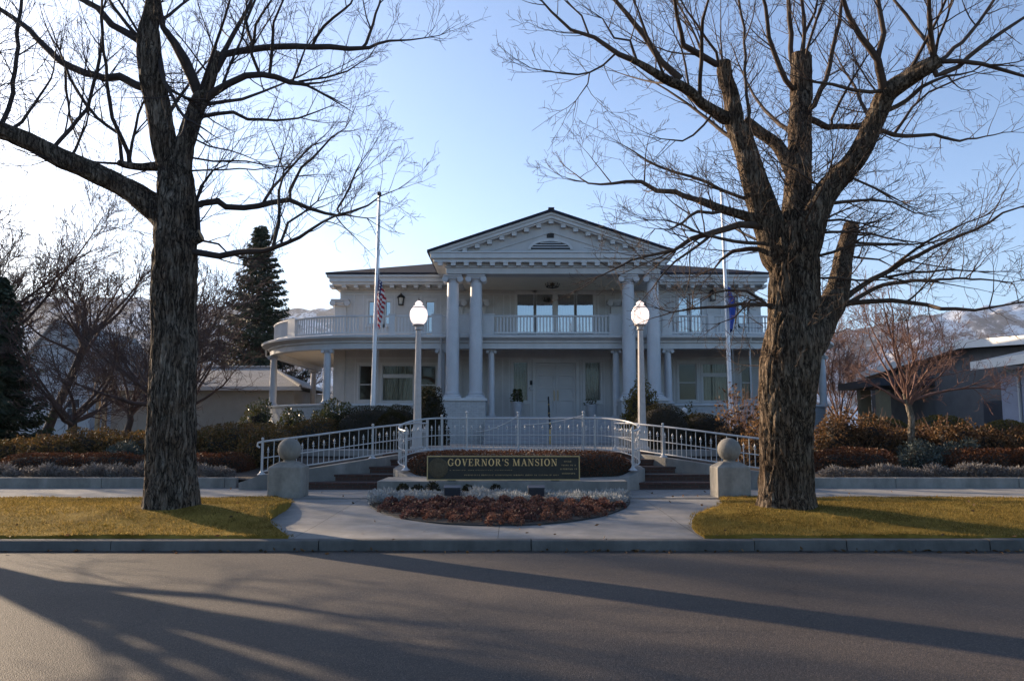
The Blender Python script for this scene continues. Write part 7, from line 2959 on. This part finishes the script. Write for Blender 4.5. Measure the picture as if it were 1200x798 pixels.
# right neighbours: two low houses seen obliquely
ha = empty('low_house', (0, 0, 0))
tag(ha, 'low dark walled house with a pale sloping verge behind the ornamental tree', 'building')
gx_ = 19.6
ry, rz_ = 35.3, ZP(403, 35.3)
ey, ez = 46.0, ZP(441, 46.0)
fy = 25.0
fz = rz_ + (ez - rz_) / (ey - ry) * (ry - fy)
mb = MB()
n_ = [(gx_ + 0.5, ey - 0.6, 0.6), (gx_ + 0.5, fy + 0.6, 0.6), (gx_ + 0.5, fy + 0.6, fz - 0.22), (gx_ + 0.5, ry, rz_ - 0.22), (gx_ + 0.5, ey - 0.6, ez - 0.2)]
vs = n_ + [(p[0] + 14, p[1], p[2]) for p in n_]
mb.add(vs, [(0, 1, 2, 3, 4), (9, 8, 7, 6, 5), (0, 5, 6, 1), (1, 6, 7, 2), (2, 7, 8, 3), (3, 8, 9, 4), (4, 9, 5, 0)])
mb.build('wall', M['dark_wall'], ha)
mb = MB()
mb.bar((gx_ + 7.2, ry, rz_ - 0.02), (gx_ + 7.2, ey, ez - 0.02), 14.4, 0.2, (0, 0, 1))
mb.bar((gx_ + 7.2, ry - 0.005, rz_ - 0.02), (gx_ + 7.2, fy, fz - 0.02), 14.4, 0.2, (0, 0, 1))
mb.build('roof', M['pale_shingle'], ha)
mb = MB()
mb.bar((gx_ - 0.03, ry, rz_ - 0.03), (gx_ - 0.03, ey, ez - 0.03), 0.05, 0.34, (0, 0, 1))
mb.bar((gx_ - 0.03, ry - 0.01, rz_ - 0.03), (gx_ - 0.03, fy, fz - 0.03), 0.05, 0.34, (0, 0, 1))
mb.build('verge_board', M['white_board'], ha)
for px, Y in ((1012, 42.5), (1034, 39.5)):
    mb = MB()
    x = XP(px, Y)
    mb.box(x - 0.28, x + 0.28, Y - 0.2, Y + 0.2, 0.6, ZP(457, Y))
    mb.build('porch_post', M['warm_post'], ha)
mb = MB()
mb.box(XP(1000, 42) - 0.2, gx_ + 0.45, 38.5, 43.5, ZP(456, 42), ZP(448, 42))
mb.build('porch_roof', M['dark_grey'], ha)
for yy in (29.0, 33.0):
    mb = MB()
    mb.box(gx_ + 0.46, gx_ + 0.497, yy, yy + 1.6, 1.2, 2.9)
    mb.build('window', M['dark_grey'], ha)

hb = empty('low_house', (0, 0, 0))
tag(hb, 'low bluish grey house with a pale sloping roof cut off by the right edge', 'building')
bx = XP(1141, 31.5)
bz = ZP(428.5, 31.5)
mb = MB()
mb.box(bx + 0.75, bx + 12, 18, 31.0, 0.6, bz - 0.25)
mb.build('wall', M['blue_wall'], hb)
mb = MB()
sl_ = 0.16
poly = [(bx, 17.0, bz), (bx, 31.5, bz), (bx + 7, 24.2, bz + 7 * sl_ * 1.25), (bx, 17.0, bz + 0.16), (bx, 31.5, bz + 0.16)]
mb.add([(bx, 17, bz), (bx + 14, 17, bz), (bx + 14, 31.5, bz), (bx, 31.5, bz), (bx, 17, bz + 0.14), (bx + 14, 17, bz + 0.14), (bx + 14, 31.5, bz + 0.14), (bx, 31.5, bz + 0.14), (bx + 7, 23, bz + 1.9), (bx + 7, 25.5, bz + 1.9)],
       [(3, 2, 1, 0), (0, 1, 5, 4), (1, 2, 6, 5), (2, 3, 7, 6), (3, 0, 4, 7), (4, 5, 8), (5, 6, 9, 8), (6, 7, 9), (7, 4, 8, 9)])
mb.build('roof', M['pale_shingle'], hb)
mb = MB()
mb.box(bx - 0.06, bx - 0.004, 17, 31.55, bz - 0.18, bz + 0.15)
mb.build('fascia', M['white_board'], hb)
for yy in (27.6, 24.0):
    mb = MB()
    mb.box(bx + 0.70, bx + 0.746, yy, yy + 0.9, 1.5, 3.2)
    mb.build('window', M['dark_grey'], hb)
mb = MB()
mb.tube([(bx + 0.05, 29.8, bz - 0.1), (bx + 0.35, 29.8, bz - 0.35), (bx + 0.68, 29.8, bz - 0.55), (bx + 0.68, 29.8, 0.6)], 0.05, 8)
mb.build('downpipe', M['trim'], hb, smooth=True)

# dead leaves blown along the kerb and over the lawn and walk
rl = np.random.default_rng(99)
m_ = 320
lx_ = rl.uniform(-9, 9, m_)
ly_ = np.where(rl.random(m_) < 0.72, 11.5 - np.abs(rl.normal(0.03, 0.12, m_)), rl.uniform(11.8, 19.3, m_))
lz_ = np.array([0.008 if y < 11.49 else (verge_z(x, y) + 0.02 if (x < np.interp(y, *BL) or x > np.interp(y, *BR)) and y < 17 else (base_z(y) + 0.008 if y < 17 else 0.288)) for x, y in zip(lx_, ly_)])
C = np.stack([lx_, ly_, lz_], 1)
D = np.stack([rl.normal(0, 1, m_), rl.normal(0, 1, m_), rl.uniform(0, 0.35, m_)], 1)
D /= np.linalg.norm(D, axis=1, keepdims=True)
V, F = leaf_quads(C, D, 0.07 * rl.uniform(0.6, 1.3, (m_, 1)), 0.02 * rl.uniform(0.7, 1.3, (m_, 1)), rl)
o = mesh_np('fallen_leaves', V, F, M['leaf_brown'])
tag(o, 'scattered dead brown leaves along the kerb and on the lawn', kind='stuff')

# ------------------------------------------------------------------ the air
def haze():
    m = bpy.data.materials.new('pale_haze')
    m.use_nodes = True
    n = m.node_tree
    n.nodes.remove(n.nodes['Principled BSDF'])
    v = N(n, 'ShaderNodeVolumePrincipled')
    v.inputs['Color'].default_value = (0.78, 0.84, 0.95, 1)
    v.inputs['Density'].default_value = 0.00006
    v.inputs['Anisotropy'].default_value = 0.3
    n.links.new(v.outputs[0], n.nodes['Material Output'].inputs['Volume'])
    mb = MB()
    mb.box(-5600, 5600, -60, 3700, -2, 760)
    o = mb.build('haze', m)
    tag(o, 'thin pale haze between the houses and the far hills', kind='stuff')


haze()
